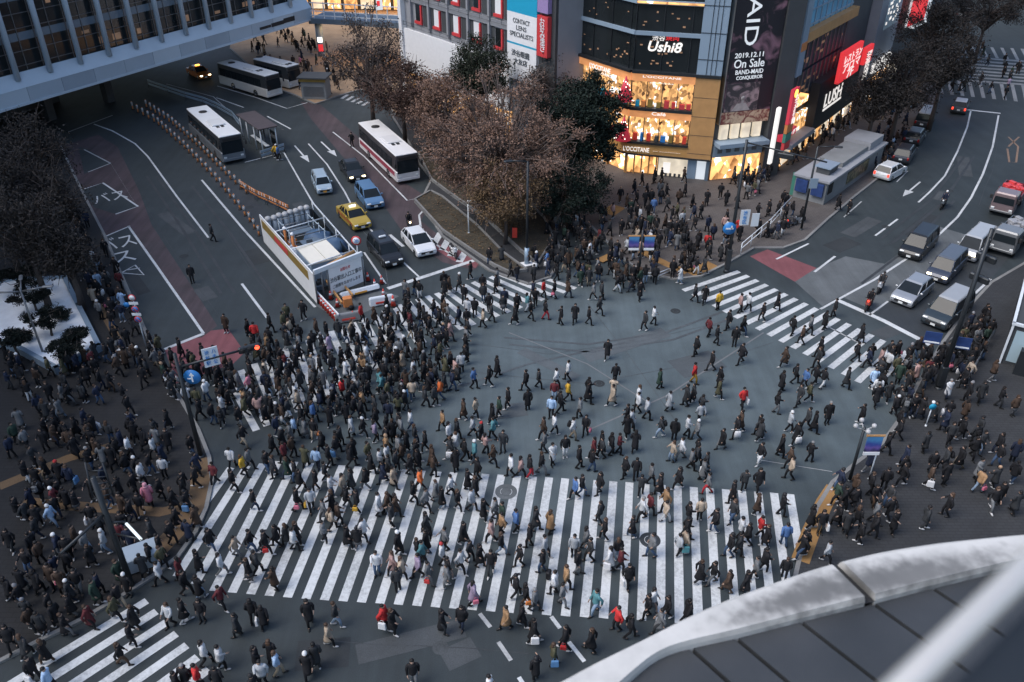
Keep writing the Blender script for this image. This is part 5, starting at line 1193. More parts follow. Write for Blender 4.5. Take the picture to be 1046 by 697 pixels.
bd = board(tl, 'white_board', Vector((v1.x, v1.y, 6.6)), .85, 1.2, rot, 'white_metal'); 
for i, ch in enumerate('渋谷駅'): text('lettering', ch, 'sign_blue', bd, (-.19, -.035, .34 - i * .34), .24, .26)
for i, ch in enumerate('ハチ公'): text('lettering', ch, 'sign_blue', bd, (.19, -.035, .34 - i * .34), .22, .26)
b = MB(); b.disc((0, 0, 0), .47, 'y', 24, .06); ds = b.build('blue_disc', 'sign_blue', tl, Vector((v1.x * .35, v1.y * .35 - .1, 5.7)), 0)
b = MB(); b.box((0, -.05, -.1), (.09, .02, .4)); b.add([(-.15, -.06, .09), (.15, -.06, .09), (0, -.06, .32), (-.15, -.04, .09), (.15, -.04, .09), (0, -.04, .32)], [[0, 1, 2], [5, 4, 3], [0, 3, 4, 1], [1, 4, 5, 2], [2, 5, 3, 0]]); b.box((-.15, -.05, -.08), (.24, .02, .08)); b.build('arrow_mark', 'white', ds)
# round no-parking cluster
t = pole_thing('sign_post', 'slim post with two blue no-parking discs and a red ringed disc by the bus lane', 'road sign', (151, 360), 4.6, .045, 'white_metal')
for i, (z, m1, rr) in enumerate(((4.45, 'white', .25), (3.55, 'sign_blue', .25), (2.75, 'sign_blue', .25))):
    b = MB(); b.disc((0, -.08, z), rr, 'y', 20, .03); o = b.build('sign_disc', 'red_panel', t); b = MB(); b.disc((0, -.1, z), rr * .78, 'y', 20, .03); b.build('disc_face', m1, o)
    if i: b = MB(); b.box((0, -.125, z), (rr * 1.5, .02, .06), 0, 0, (1, 1), .78); b.build('red_bar', 'red_panel', o)
b = MB()
for z in (4.02, 3.15): b.box((0, -.08, z), (.62, .03, .2))
b.build('supplement_plate', 'white', t)
b = MB(); b.disc((-.5, -.08, 3.9), .2, 'y', 18, .03); b.build('blue_disc', 'sign_blue', t)
# light mast in the planting bed with three arms
g = G(46, 366); t = pole_thing('lamp_post', 'dark lamp post with three grey arms standing in the white bed', 'street lamp', (46, 366), 5.6, .08, 'mid_metal')
for a in (.2, 2.0, 3.5): b = MB(); b.tube([(0, 0, 5.3), (1.5 * math.cos(a), 1.5 * math.sin(a), 5.5)], .06, 6); b.box((1.7 * math.cos(a), 1.7 * math.sin(a), 5.5), (.7, .26, .12), a, .04); b.build('lamp_arm', 'mid_metal', t)
# pylon with lit tube on the dark plaza
g = G(135, 600); t = thing('guide_pylon', 'dark steel guide pylon with long arm and white lit tube on the plaza', 'pylon', (g.x, g.y, .13))
hh = px_height((135, 600), 490)
b = MB(); b.tube([(0, 0, 0), (0, 0, hh)], [.16, .13], 10); b.build('pole', 'dark_metal', t)
e0, e1 = G(129, 535, 4.2), G(144, 551, 4.2); b = MB(); b.tube([(e0.x - g.x, e0.y - g.y, 4.07), (e1.x - g.x, e1.y - g.y, 4.07)], .07, 8); b.build('lit_tube', 'lamp_cool', t)
b = MB(); b.tube([(0, 0, 4.3), (e0.x - g.x, e0.y - g.y, 4.2)], .05, 6); b.tube([(0, 0, 3.6), (e1.x - g.x, e1.y - g.y, 4.07)], .05, 6); b.build('bracket', 'dark_metal', t)
e2 = G(62, 566, 4.6); b = MB(); b.tube([(0, 0, 4.9), (e2.x - g.x, e2.y - g.y, 4.5)], .07, 8); b.build('arm', 'dark_metal', t)
b = MB()
for i in range(5): b.tube([(-.9, .8 + .1 * i, 5 + .35 * i), (-.1, 1.2, 5.0 + .35 * i)], .03, 6)
b.tube([(-.9, .8, 4.8), (-.9, 1.2, 6.9)], .05, 6); b.tube([(-.1, 1.2, 4.8), (-.1, 1.2, 6.9)], .05, 6); b.build('lattice', 'dark_metal', t)
g2 = G(140, 590); b = MB(); b.box((0, 0, .5), (1.9, 1.2, .9), .5, .05); tag(b.build('planter_box', 'fascia_c', None, (g2.x, g2.y + .8, .13)), 'low blue-grey stone block at the foot of the guide pylon', 'stone block')
# right-hand tall masts
hb = px_height((742, 278), 143)
t = pole_thing('signal_mast', 'tall dark mast with long arm rising from the shop corner kerb', 'traffic light', (742, 278), hb, .15); g = G(742, 278)
v = arm_to(t, g, 845, 166, hb - .7, .06, z0=hb - .2)
add_signal(t, Vector((v.x * .5, v.y * .5, hb - .75)), math.atan2(v.y, v.x) + PI / 2, 0, 'black')
bd = board(t, 'white_board', Vector((.75, -.1, 4.9)), .75, 1.3, .1, 'white_metal'); board(t, 'white_board', Vector((1.6, -.1, 4.7)), .6, 1.1, .1, 'white_metal')
for i in range(3): text('lettering', '渋谷区'[i], 'sign_blue', bd, (0, -.035, .4 - i * .38), .32, .32)
b = MB(); b.disc((-.35, -.2, 4.0), .52, 'y', 22, .05); ds = b.build('blue_disc', 'sign_blue', t); b = MB(); b.box((-.35, -.25, 4.0), (.6, .02, .12)); b.box((-.2, -.25, 4.1), (.12, .02, .3)); b.build('arrow_mark', 'white', ds)
b = MB(); b.box((0, 0, 1.2), (.4, .4, 1.8), 0, .04); b.build('control_box', 'dark_metal', t)
hb = px_height((818, 236), 150)
t = pole_thing('lamp_post', 'dark lamp post standing in front of the kiosk posters', 'street lamp', (818, 236), hb, .11)
b = MB(); b.tube([(0, 0, hb), (1.2, -.5, hb + .2)], .05, 6); b.box((1.5, -.6, hb + .2), (.7, .3, .14), -.3, .05); b.build('lamp_arm', 'dark_metal', t); b = MB(); b.box((.2, -.2, 4.6), (.7, .06, .9)); b.build('notice_plate', 'blue_grey_light', t)
hb = px_height((958, 398), 234)
t = pole_thing('signal_mast', 'thick dark leaning-looking mast with dark signal heads before the teal minivan', 'traffic light', (958, 398), hb, .17); g = G(958, 398)
for z in (hb - 2.0, hb - 3.4): add_signal(t, Vector((.35, .2, z)), .6, 0, 'black')
v = arm_to(t, g, 1012, 246, hb - .5, .06)
for s in (0, 1):
    bd = board(t, 'blue_board', Vector((.7 - 2.0 * (1 - s), .2, 3.9 - .4 * s)), 1.0, .85, -.3, 'poster_blue')
    b = MB(); b.box((0, -.035, -.3), (.9, .02, .1)); b.build('white_strip', 'white', bd)
b = MB(); b.box((0, 0, 1.1), (.45, .4, 1.5), 0, .04); b.build('control_box', 'dark_metal', t)
# white lamp post of the island
hb = px_height((479, 241), 206)
t = pole_thing('sign_post', 'white post with a small grey camera arm on the soil island', 'post', (479, 241), hb, .07, 'white_metal', 0, .1)
b = MB(); b.box((.9, 0, hb), (.9, .22, .2), .15, .04); b.tube([(0, 0, hb - .1), (.5, 0, hb)], .04, 6); b.build('camera_box', 'white_metal', t)
hb = px_height((538, 271), 165)
t = pole_thing('lamp_post', 'dark lamp post with pale blue-grey foot at the island tip', 'street lamp', (538, 271), hb, .12, 'dark_metal'); b = MB(); b.tube([(0, 0, 0), (0, 0, 1.6)], .2, 10); b.build('sleeve', 'blue_grey_light', t); b = MB(); b.tube([(0, 0, hb), (-1.2, -.4, hb + .2)], .05, 6); b.box((-1.5, -.5, hb + .2), (.7, .3, .14), .3, .05); b.build('lamp_arm', 'dark_metal', t)
b = MB(); b.box((0, 0, .08), (1.1, .8, .16), .4, .03); b.build('white_foot', 'white', t)
# blue-purple banner posts
def banner_mat():
    m, nt, b = newmat('banner_print'); N, L = nt.nodes, nt.links; tc = N.new('ShaderNodeTexCoord'); sx_ = N.new('ShaderNodeSeparateXYZ'); L.new(tc.outputs['Object'], sx_.inputs[0])
    mr = N.new('ShaderNodeMapRange'); mr.inputs['From Min'].default_value = -.6; mr.inputs['From Max'].default_value = .6; no = N.new('ShaderNodeTexNoise'); no.inputs['Scale'].default_value = 3; L.new(tc.outputs['Object'], no.inputs['Vector'])
    ad = N.new('ShaderNodeMath'); ad.operation = 'MULTIPLY_ADD'; ad.inputs[1].default_value = .5; L.new(no.outputs['Fac'], ad.inputs[0]); L.new(sx_.outputs['Z'], mr.inputs['Value']); L.new(mr.outputs[0], ad.inputs[2])
    cr = N.new('ShaderNodeValToRGB'); e = cr.color_ramp.elements; e[0].color = (.012, .014, .05, 1); e[0].position = .3; e[1].color = (.05, .17, .34, 1); e[1].position = 1.1; q = e.new(.6); q.color = (.10, .07, .24, 1); q = e.new(.75); q.color = (.03, .05, .22, 1)
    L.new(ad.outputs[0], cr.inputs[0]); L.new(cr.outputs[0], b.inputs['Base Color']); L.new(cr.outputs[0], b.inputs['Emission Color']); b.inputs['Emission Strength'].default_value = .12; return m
M['banner'] = banner_mat()
def banner_post(label, base, z, offs, h, globes=0, bw=1.0):
    t = pole_thing('banner_post', label, 'banner post', base, h, .1, 'dark_metal')
    for x in offs:
        b = MB(); b.box((0, 0, 0), (bw, .06, bw * 1.24)); o = b.build('banner', 'banner', t, (x, -.1, z)); b = MB(); b.box((0, -.035, -bw * .74), (bw * 1.04, .07, bw * .23)); b.build('white_hem', 'white', o); b = MB(); b.box((0, 0, bw * .7), (bw * 1.2, .07, .1)); b.build('top_bar', 'wood_panel', o)
    for k in range(globes):
        a = k * 2 * PI / globes; b = MB(); b.tube([(0, 0, h - .2), (.45 * math.cos(a), .45 * math.sin(a), h)], .03, 6); b.ball((.5 * math.cos(a), .5 * math.sin(a), h + .1), .14, 10, 8); b.build('globe_lamp', 'sleeve', t)
    return t
banner_post('dark post with two blue and purple banners amid the shop-corner crowd', (652, 286), 3.4, (-.62, .58), 4.4, 0, .78)
banner_post('dark post with one blue purple banner and white globe lamps at lower right', (867, 493), 2.9, (.7,), 4.0, 4, .85)
for (bx, by, tx, ty, lab) in ((887, 491, 902, 454, 'slim white leaning-looking pole beside the single blue banner'), (945, 437, 955, 411, 'slim white pole with small blue tag beyond the single banner')):
    h = px_height((bx, by), ty); t = pole_thing('marker_pole', lab, 'pole', (bx, by), h, .045, 'white_metal'); b = MB(); b.ball((0, 0, h), .11, 8, 6); b.build('cap', 'white', t)
    if bx > 900: b = MB(); b.disc((.0, -.06, h - .3), .22, 'y', 14, .03); b.build('blue_tag', 'cyan_panel', t)
# railings
def railing(label, pts, h=1.0, m='mid_metal', z0=.13, name='railing'):
    P = GP(pts); t = thing(name, label, 'railing', (P[0].x, P[0].y, 0)); o = P[0]; b = MB()
    for z in (h, h * .55): b.tube([(p.x - o.x, p.y - o.y, z0 + z) for p in P], .035, 6)
    b.build('rails', m, t)
    for a, c in zip(P[:-1], P[1:]):
        n = max(1, int((c - a).length / 2))
        for k in range(n): q = a.lerp(c, k / n) - o; b = MB(); b.tube([(q.x, q.y, z0), (q.x, q.y, z0 + h)], .04, 6); b.build('post', m, t)
railing('long grey railing between left pavement and the bus lane', [(106, 246), (126, 295), (146, 340), (160, 370)], 1.0, 'mid_metal')
railing('white railing round the parked scooters at the shop corner', [(756, 262), (786, 236), (806, 214)], 1.1, 'white_metal')
railing('pale hand railing by the crowd at the right pavement corner', [(985, 398), (1000, 370), (1014, 345)], 1.0, 'mid_metal')
railing('low curved white railing at the foot of the double banner post', [(648, 283), (658, 287), (672, 287), (684, 282)], .6, 'white_metal')
# rows of orange and white delineator posts through the bus station
def delineators(pts, n, dx):
    P = GP(pts); d = [0]
    for a, c in zip(P[:-1], P[1:]): d.append(d[-1] + (c - a).length)
    out = []
    for t in np.linspace(0, d[-1], n):
        i = min(max(int(np.searchsorted(d, t)) - 1, 0), len(P) - 2); out.append(P[i].lerp(P[i + 1], (t - d[i]) / (d[i + 1] - d[i])))
    return out
pr = thing('delineator_post', 'orange and white delineator post in the double row beside the bus', 'delineator', (0, 0, 0), 0, 'delineator posts along the bus bay')
b = MB(); b.tube([(0, 0, 0), (0, 0, .06)], [.2, .17], 10); b.build('foot', 'black', pr)
b = MB(); b.tube([(0, 0, .06), (0, 0, .5)], .085, 8); b.build('lower_sleeve', 'orange_plastic', pr); b = MB(); b.tube([(0, 0, .5), (0, 0, .95)], .11, 8); b.build('white_sleeve', 'sleeve', pr); b = MB(); b.tube([(0, 0, .95), (0, 0, 1.02)], [.085, .05], 8); b.build('cap', 'orange_plastic', pr)
spots = delineators([(136, 112), (160, 126), (190, 153), (222, 186), (255, 226), (265, 241)], 28, 0) + delineators([(150, 110), (175, 126), (205, 153), (236, 184), (252, 198)], 24, 0)
for i, p in enumerate(spots):
    o = pr if i == 0 else copy_tree(pr); o.location = (p.x, p.y, .0); o.rotation_euler.z = i * .7
bars = delineators([(246, 193), (262, 203), (280, 211), (296, 219)], 6, 0)
for i, (a, c) in enumerate(zip(bars[:-1], bars[1:])):
    v = c - a; t = thing('barrier_board', 'orange and white barrier board in the row beside the enclosure', 'barrier', (a.x, a.y, 0), math.atan2(v.y, v.x), 'barrier boards by the enclosure')
    b = MB(); b.box((v.length / 2, 0, .75), (v.length * .92, .08, .3)); b.box((v.length / 2, 0, .35), (v.length * .92, .06, .12)); b.build('board', 'orange_plastic', t); b = MB()
    for x in (.25, .5, .75): b.box((v.length * x, -.045, .75), (.12, .02, .3))
    b.build('white_stripes', 'white', t)
    b = MB()
    for x in (.1, .9): b.tube([(v.length * x, -.25, 0), (v.length * x, 0, .9), (v.length * x, .25, 0)], .03, 6)
    b.build('stand', 'mid_metal', t)
# bus shelters
M['shelter_roof'] = mat('shelter_roof', (.065, .052, .055), .6, 0, .25, 2)
def shelter(label, c0, ang, L, W, H, roofm='shelter_roof', name='bus_shelter'):
    t = thing(name, label, 'bus shelter', (c0.x, c0.y, 0), ang); b = MB(); b.box((0, 0, H), (L, W, .14), 0, .03); b.build('roof', roofm, t)
    for x in (-L / 2 + .3, -L / 6, L / 6, L / 2 - .3):
        for s in (1, -1): b = MB(); b.tube([(x, s * (W / 2 - .25), 0), (x, s * (W / 2 - .25), H)], .07, 8); b.build('post', 'white_metal', t)
    for x in (-L / 4, L / 4): b = MB(); b.box((x, W / 2 - .2, 1.2), (L * .3, .04, 1.5)); b.build('glass_panel', 'car_glass', t)
    b = MB(); b.box((0, 0, .5), (L * .7, .4, .08)); b.build('bench', 'white_metal', t)
    return t
a, c_ = G(236, 120, 2.8), G(277, 134, 2.8); d = c_ - a; m_ = G(262, 123, 2.8)
shelter('dark-roofed bus shelter on the median beside the dark bus', m_, math.atan2(d.y, d.x) - .25, 6.4, 2.2, 2.8)
a, c_ = G(272, 61, 2.95), G(300, 68, 2.95); d = (c_ - a).normalized()
bus('bus', 'shorter white-roofed bus standing beyond the bus under the bridge', c_ - d * 3.6, math.atan2(d.y, d.x), (.42, .42, .41), (.03, .035, .04), 7.0, W=2.3, H=2.95)
g = G(324, 100); t = thing('ticket_kiosk', 'small dark-roofed kiosk with yellow fascia by the top bus stop', 'kiosk', (g.x, g.y, .13), -.1)
b = MB(); b.box((0, 0, 1.2), (3.2, 2.2, 2.4), 0, .04); b.build('wall', 'concrete', t); b = MB(); b.box((0, 0, 2.7), (3.8, 2.9, .16)); b.build('roof', 'dark_wall', t); b = MB(); b.box((0, -1.2, 2.42), (3.4, .08, .4)); b.build('fascia', 'gold_panel', t); b = MB(); b.box((0, -1.12, 1.0), (2.6, .06, 1.2)); b.build('shutter', 'mid_metal', t)
# white barrier rail by the shelter and along the median
def barrier_rail(label, pts, h=.9, z=0, name='guard_rail'):
    P = GP(pts); o = P[0]; t = thing(name, label, 'guard rail', (o.x, o.y, 0))
    b = MB()
    for a, c in zip(P[:-1], P[1:]):
        v = c - a; m_ = (a + c) / 2 - o
        for zz in (h * .9, h * .45): b.box((m_.x, m_.y, zz), (v.length, .06, .26), math.atan2(v.y, v.x))
    b.build('beam', 'blue_grey_light', t)
    for p in P:
        q = p - o; b = MB(); b.tube([(q.x, q.y, 0), (q.x, q.y, h)], .06, 6); b.build('post', 'mid_metal', t)
barrier_rail('pale guard rail along the median beside the dark bus', [(152, 89), (172, 96), (190, 102), (208, 107), (222, 113), (238, 122), (246, 132)], 1.0)
barrier_rail('short white barrier with railings before the median shelter', [(267, 163), (279, 159), (291, 155)], .9)
# fences round the construction and subway stair enclosure
K0, K1, K2, K3 = G(270, 247), G(325, 311), G(373, 291), G(322, 230)
ce = thing('site_enclosure', 'white hoarded construction enclosure with gold striped side and notice panel front', 'hoarding', (K1.x, K1.y, 0))
def wall_part(A, B, h, name, m, th=.08, off=0, z0=0, parent=None, s0=0, s1=1):
    v = (B - A); n = Vector((-v.y, v.x, 0)).normalized(); a = A + v * s0 + n * off; c = A + v * s1 + n * off; mm = (a + c) / 2 - K1; b = MB(); b.box((mm.x, mm.y, z0 + h / 2), ((c - a).length, th, h), math.atan2(v.y, v.x)); return b.build(name, m, parent or ce)
wall_part(K0, K1, 2.6, 'hoarding_side', 'white'); wall_part(K0, K1, .75, 'gold_stripe', 'gold_panel', .03, -.06, 1.55, None, .04, .9); wall_part(K0, K1, .45, 'red_mark', 'red_panel', .03, -.085, 1.7, None, .30, .55)
wall_part(K1, K2, .35, 'front_beam', 'white_metal', .2, 0, 2.6); wall_part(K1, K2, 2.2, 'notice_panel', 'white', .06, 0, .35, None, .28, .97)
for s in (0, .14, .26, .99): p = K1.lerp(K2, s) - K1; b = MB(); b.tube([(p.x, p.y, 0), (p.x, p.y, 2.8)], .07, 8); b.build('frame_post', 'mid_metal', ce)
v = K2 - K1; nf = Vector((-v.y, v.x, 0)).normalized(); sgn_ = -1 if nf.y > 0 else 1; nf = nf * sgn_
fa = math.atan2(v.y, v.x); pm = (K1.lerp(K2, .62) - K1) + nf * .05
for i, (st_, w_) in enumerate((('お知らせ', .9), ('渋谷駅出入口工事中', 2.9), ('ご迷惑をおかけします', 2.6))):
    text('lettering', st_, 'red_panel' if i == 0 else 'ink', ce, (pm.x + nf.x * .01, pm.y + nf.y * .01, 2.15 - i * .6), w_, .3 if i != 1 else .42, (PI / 2, 0, fa), .01)
wall_part(K3, K0, 1.1, 'back_rail', 'mid_metal', .05, 0, .6)
wall_part(K2, K3, 1.0, 'side_rail_panel', 'car_glass', .05, 0, .5); wall_part(K2, K3, .1, 'side_rail', 'white_metal', .08, 0, 2.2)
for s in (.0, .25, .5, .75, 1): p = K2.lerp(K3, s) - K1; b = MB(); b.tube([(p.x, p.y, 0), (p.x, p.y, 2.3)], .05, 6); b.build('rail_post', 'white_metal', ce)
for s in (.3, .6, .86): a, c = K0.lerp(K1, s) - K1, K3.lerp(K2, s) - K1; b = MB(); b.tube([(a.x, a.y, 2.5), (c.x, c.y, 2.3)], .05, 6); b.build('cross_bar', 'white_metal', ce)
M['wrap_sheet'] = mat('wrap_sheet', (.30, .35, .39), .4, 0, .35, 5)
def inside(s, t): return K0.lerp(K1, s).lerp(K3.lerp(K2, s), t)
ang_in = math.atan2((K1 - K0).y, (K1 - K0).x)
p = inside(.72, .42); t = thing('site_container', 'cream-topped grey site container inside the construction enclosure', 'container', (p.x, p.y, 0), ang_in); b = MB(); b.box((0, 0, 1.1), (3.4, 2.6, 2.2), 0, .03); b.build('body', 'blue_grey', t)
for s in (1, -1): b = MB(); b.box((0, s * .66, 2.26), (3.5, 1.27, .1)); b.build('roof_panel', 'cream', t)
for i in range(8):
    p = inside(.05 + .01 * (i % 2), .1 + i * .105); t = thing('wrapped_column', 'white wrapped column standing in the row at the enclosure back', 'wrapped column', (p.x, p.y, 0), 0, 'white wrapped columns of the enclosure'); b = MB(); b.tube([(0, 0, 0), (0, 0, 2.2)], [.25, .22], 12); b.build('wrap', 'wrap_sheet', t); b = MB(); b.ball((0, 0, 2.25), (.29, .29, .26), 12, 8); b.build('cap', 'sleeve', t)
for i, (s, q, lab) in enumerate(((.35, .75, 'blue tarpaulin heap at the back of the enclosure'), (.52, .88, 'blue tarpaulin heap beside the cross bars of the enclosure'), (.78, .84, 'round blue tarpaulin bundle beside the site container'))):
    p = inside(s, q); b = MB(); b.ball((0, 0, .7), (1.2, .9, .9), 14, 9); b.v = [(x + .18 * math.sin(7 * y + i), y + .15 * math.sin(6 * z), z + .12 * math.sin(5 * x + 8 * y)) for x, y, z in b.v]; tag(b.build('tarpaulin_heap', 'blue_sheet', None, (p.x, p.y, .1)), lab, 'tarpaulin')
p = inside(.3, .5); t = thing('scaffold_frame', 'blue-grey tube scaffold tower standing among the tarpaulins in the enclosure', 'scaffold', (p.x, p.y, 0), ang_in)
for x in (-1.9, -.6, .7, 2.0):
    for y in (-1.3, 1.3): b = MB(); b.tube([(x, y, 0), (x, y, 2.5)], .045, 6); b.build('upright', 'fascia_b', t)
for z in (1.2, 2.3):
    for y in (-1.3, 1.3): b = MB(); b.tube([(-2.1, y, z), (2.2, y, z)], .04, 6); b.build('ledger', 'fascia_b', t)
    for x in (-1.9, -.6, .7, 2.0): b = MB(); b.tube([(x, -1.4, z + .06), (x, 1.4, z + .06)], .04, 6); b.build('transom', 'mid_metal', t)
for x in (-1.25, 1.35): b = MB(); b.box((x, .3, 1.28), (1.15, 1.7, .05)); b.build('deck_board', 'blue_grey_dark', t)
rr2 = random.Random(9)
for i in range(9):
    p = inside(rr2.uniform(.15, .9), rr2.uniform(.15, .85)); m_ = ['dark_metal', 'blue_grey_dark', 'blue_sheet', 'mid_metal', 'orange_plastic', 'wood_panel', 'concrete', 'dark_wall', 'cream'][i]
    w_, l_, h_ = rr2.uniform(.4, .8), rr2.uniform(.5, 1.3), rr2.uniform(.4, 1.0); b = MB(); b.box((0, 0, h_ / 2), (l_, w_, h_), ang_in + rr2.uniform(-.5, .5), .04); b.box((l_ * .1, 0, h_ + .08), (l_ * .5, w_ * .5, .14), ang_in, .02)
    lab = ['black tool crate', 'blue-grey steel chest', 'blue sheeted bundle', 'grey metal box', 'orange plastic crate', 'tan wooden crate', 'pale grey concrete block', 'dark equipment case', 'cream plastic box'][i]
    tag(b.build('site_crate', m_, None, (p.x, p.y, 0)), lab + ' on the ground inside the construction enclosure', 'crate', 'site stores in the enclosure')
p = inside(.42, .42); b = MB(); b.box((0, 0, .6), (1.4, 1.3, 1.2), ang_in, .05); b.box((.4, .3, 1.35), (.5, .5, .3), .4, .03); tag(b.build('site_generator', 'dark_metal', None, (p.x, p.y, 0)), 'dark generator box between tarpaulins and container in the enclosure', 'generator')
p = inside(.62, .13); t = thing('pallet_rack', 'rack of stacked white pipes along the enclosure side wall', 'rack', (p.x, p.y, 0), ang_in)
b = MB()
for i in range(12): b.box((-2.4 + i * .42, 0, .9), (.2, .7, 1.6), 0, .05)
b.build('pipes', 'white_metal', t); b = MB(); b.box((0, .5, 1.6), (5.6, .1, .12)); b.box((0, -.45, .2), (5.6, .1, .12)); b.build('rack_bar', 'orange_plastic', t)
for i, s in enumerate((.28, .44)): p = inside(s, .2); t = thing('site_lamp', ('taller' if i else 'shorter') + ' orange site marker post near the enclosure side wall', 'marker', (p.x, p.y, 0)); b = MB(); b.tube([(0, 0, 0), (0, 0, 2.3 + .3 * i)], .12, 8); b.build('post', 'orange_plastic', t); b = MB(); b.ball((0, 0, 2.4 + .3 * i), .16, 8, 6); b.build('cap', 'white', t)
p0, p1 = inside(.97, .1), inside(.92, .93); v = p1 - p0; t = thing('timber_beam', 'long tan timber beam lying behind the notice panel top', 'beam', (p0.x, p0.y, 2.5)); b = MB(); b.tube([(0, 0, 0), (v.x, v.y, .1)], .16, 10); b.build('beam', 'wood_panel', t); b = MB(); b.box((v.x * .5, v.y * .5, -1.25), (.2, .2, 2.4)); b.build('trestle', 'mid_metal', t)
g = G(364, 282); t = pole_thing('sign_post', 'round red-ringed speed sign at the enclosure corner by the yellow taxi', 'road sign', (368, 282), 3.3, .05, 'white_metal'); b = MB(); b.disc((0, -.06, 3.2), .4, 'y', 22, .03); o = b.build('sign_disc', 'red_panel', t); b = MB(); b.disc((0, -.085, 3.2), .29, 'y', 22, .03); b.build('disc_face', 'white', o); text('lettering', '30', 'sign_blue', o, (0, -.11, 3.2), .3, .28)
# works area before it
wp = GP([(322, 312), (374, 292), (408, 303), (350, 330)])
b = MB(); b.sheet(wp, .016); structure(b.build('steel_plate', 'concrete_road'))
a, c_ = G(319, 301), G(347, 331); v = c_ - a; t = thing('cone_bar', 'long red and white banded barrier of cones at the site edge', 'barrier', (a.x, a.y, 0), math.atan2(v.y, v.x)); n_ = 12
for i in range(n_): b = MB(); b.tube([(v.length * (i + .5) / n_, 0, 0), (v.length * (i + .5) / n_, 0, .72)], [.2, .05], 10); o = b.build('cone', 'cone_red', t); b = MB(); b.tube([(v.length * (i + .5) / n_, 0, .38), (v.length * (i + .5) / n_, 0, .52)], [.135, .1], 10); b.build('white_band', 'white', o)
b = MB(); b.box((v.length / 2, 0, .8), (v.length, .1, .12)); b.build('bar', 'white', t)
for i, (x, y, lab) in enumerate([(376, 287, 'red traffic cone touching the notice panel corner'), (383, 294, 'red traffic cone second from the notice panel corner'), (392, 304, 'red traffic cone beside the white plastic barrier'), (402, 313, 'large red traffic cone at the zebra end of the works'), (338, 306, 'red traffic cone between timber trestles in the works area'), (345, 314, 'small red traffic cone before the orange machine'), (361, 327, 'red traffic cone by the concrete block in the crowd'), (390, 290, 'red traffic cone on the white lane edge near the black taxi')]):
    g = G(x, y); s = 1.25 if i == 3 else 1.0; t = thing('traffic_cone', lab, 'traffic cone', (g.x, g.y, .02), 0, 'red cones round the works'); b = MB(); b.box((0, 0, .03), (.42 * s, .42 * s, .05), i * .3); b.build('base', 'black', t); b = MB(); b.tube([(0, 0, .05), (0, 0, .75 * s)], [.17 * s, .04 * s], 12); o = b.build('cone', 'cone_red', t); b = MB(); b.tube([(0, 0, .38 * s), (0, 0, .55 * s)], [.115 * s, .082 * s], 12); b.build('white_band', 'white', t)
for i, (x0_, y0_, x1_, y1_, lab) in enumerate([(334, 293, 350, 316, 'tan timber barrier leg lying left in the works area'), (343, 288, 361, 308, 'tan timber barrier leg lying right in the works area')]):
    a, c_ = G(x0_, y0_), G(x1_, y1_); v = c_ - a; t = thing('trestle', lab, 'trestle', (a.x, a.y, 0), math.atan2(v.y, v.x)); b = MB(); b.box((v.length / 2, 0, .55), (v.length, .12, .2)); b.build('beam', 'wood_panel', t); b = MB()
    for x in (.1, .9): b.tube([(v.length * x, -.3, 0), (v.length * x, 0, .6), (v.length * x, .3, 0)], .04, 6)
    b.build('legs', 'mid_metal', t)
g = G(356, 316); t = thing('site_machine', 'orange upright site machine among cones before the notice panel', 'machine', (g.x, g.y, .02), .3); b = MB(); b.box((0, 0, .65), (.7, .5, .8), 0, .06); b.build('body', 'orange_plastic', t); b = MB(); b.tube([(-.3, .2, .9), (-.6, .25, 1.3)], .03, 6); b.tube([(-.3, -.2, .9), (-.6, -.25, 1.3)], .03, 6); b.build('handle', 'dark_metal', t); b = MB(); b.disc((.2, 0, .22), .22, 'y', 14, .6); b.build('roller', 'black', t)
for i, (x, y, rot_, lab) in enumerate([(390, 311, .35, 'white plastic barrier block at the right end of the works'), (356, 328, .35, 'grey concrete barrier block at the crowd side of the works'), (368, 301, .5, 'long white kerb barrier curving before the notice panel')]):
    g = G(x, y); t = thing('barrier_block', lab, 'barrier', (g.x, g.y, .02), rot_); b = MB(); b.box((0, 0, .35), (1.9 if i < 2 else 3.2, .5, .7 if i < 2 else .35), 0, .08, (1, .6)); b.build('block', 'white_metal' if i != 1 else 'concrete', t); b = MB(); b.box((0, -.27, .3), (1.0, .03, .15)); b.build('reflector', 'cone_red' if i != 2 else 'plate_orange', t)
g = G(523, 250); t = thing('red_banner', 'small red banner flag at the island kerb', 'banner', (g.x, g.y, .13)); b = MB(); b.tube([(0, 0, 0), (0, 0, 1.5)], .03, 6); b.build('pole', 'dark_metal', t); b = MB(); b.box((.22, 0, 1.0), (.44, .03, .95)); b.build('cloth', 'cone_red', t)
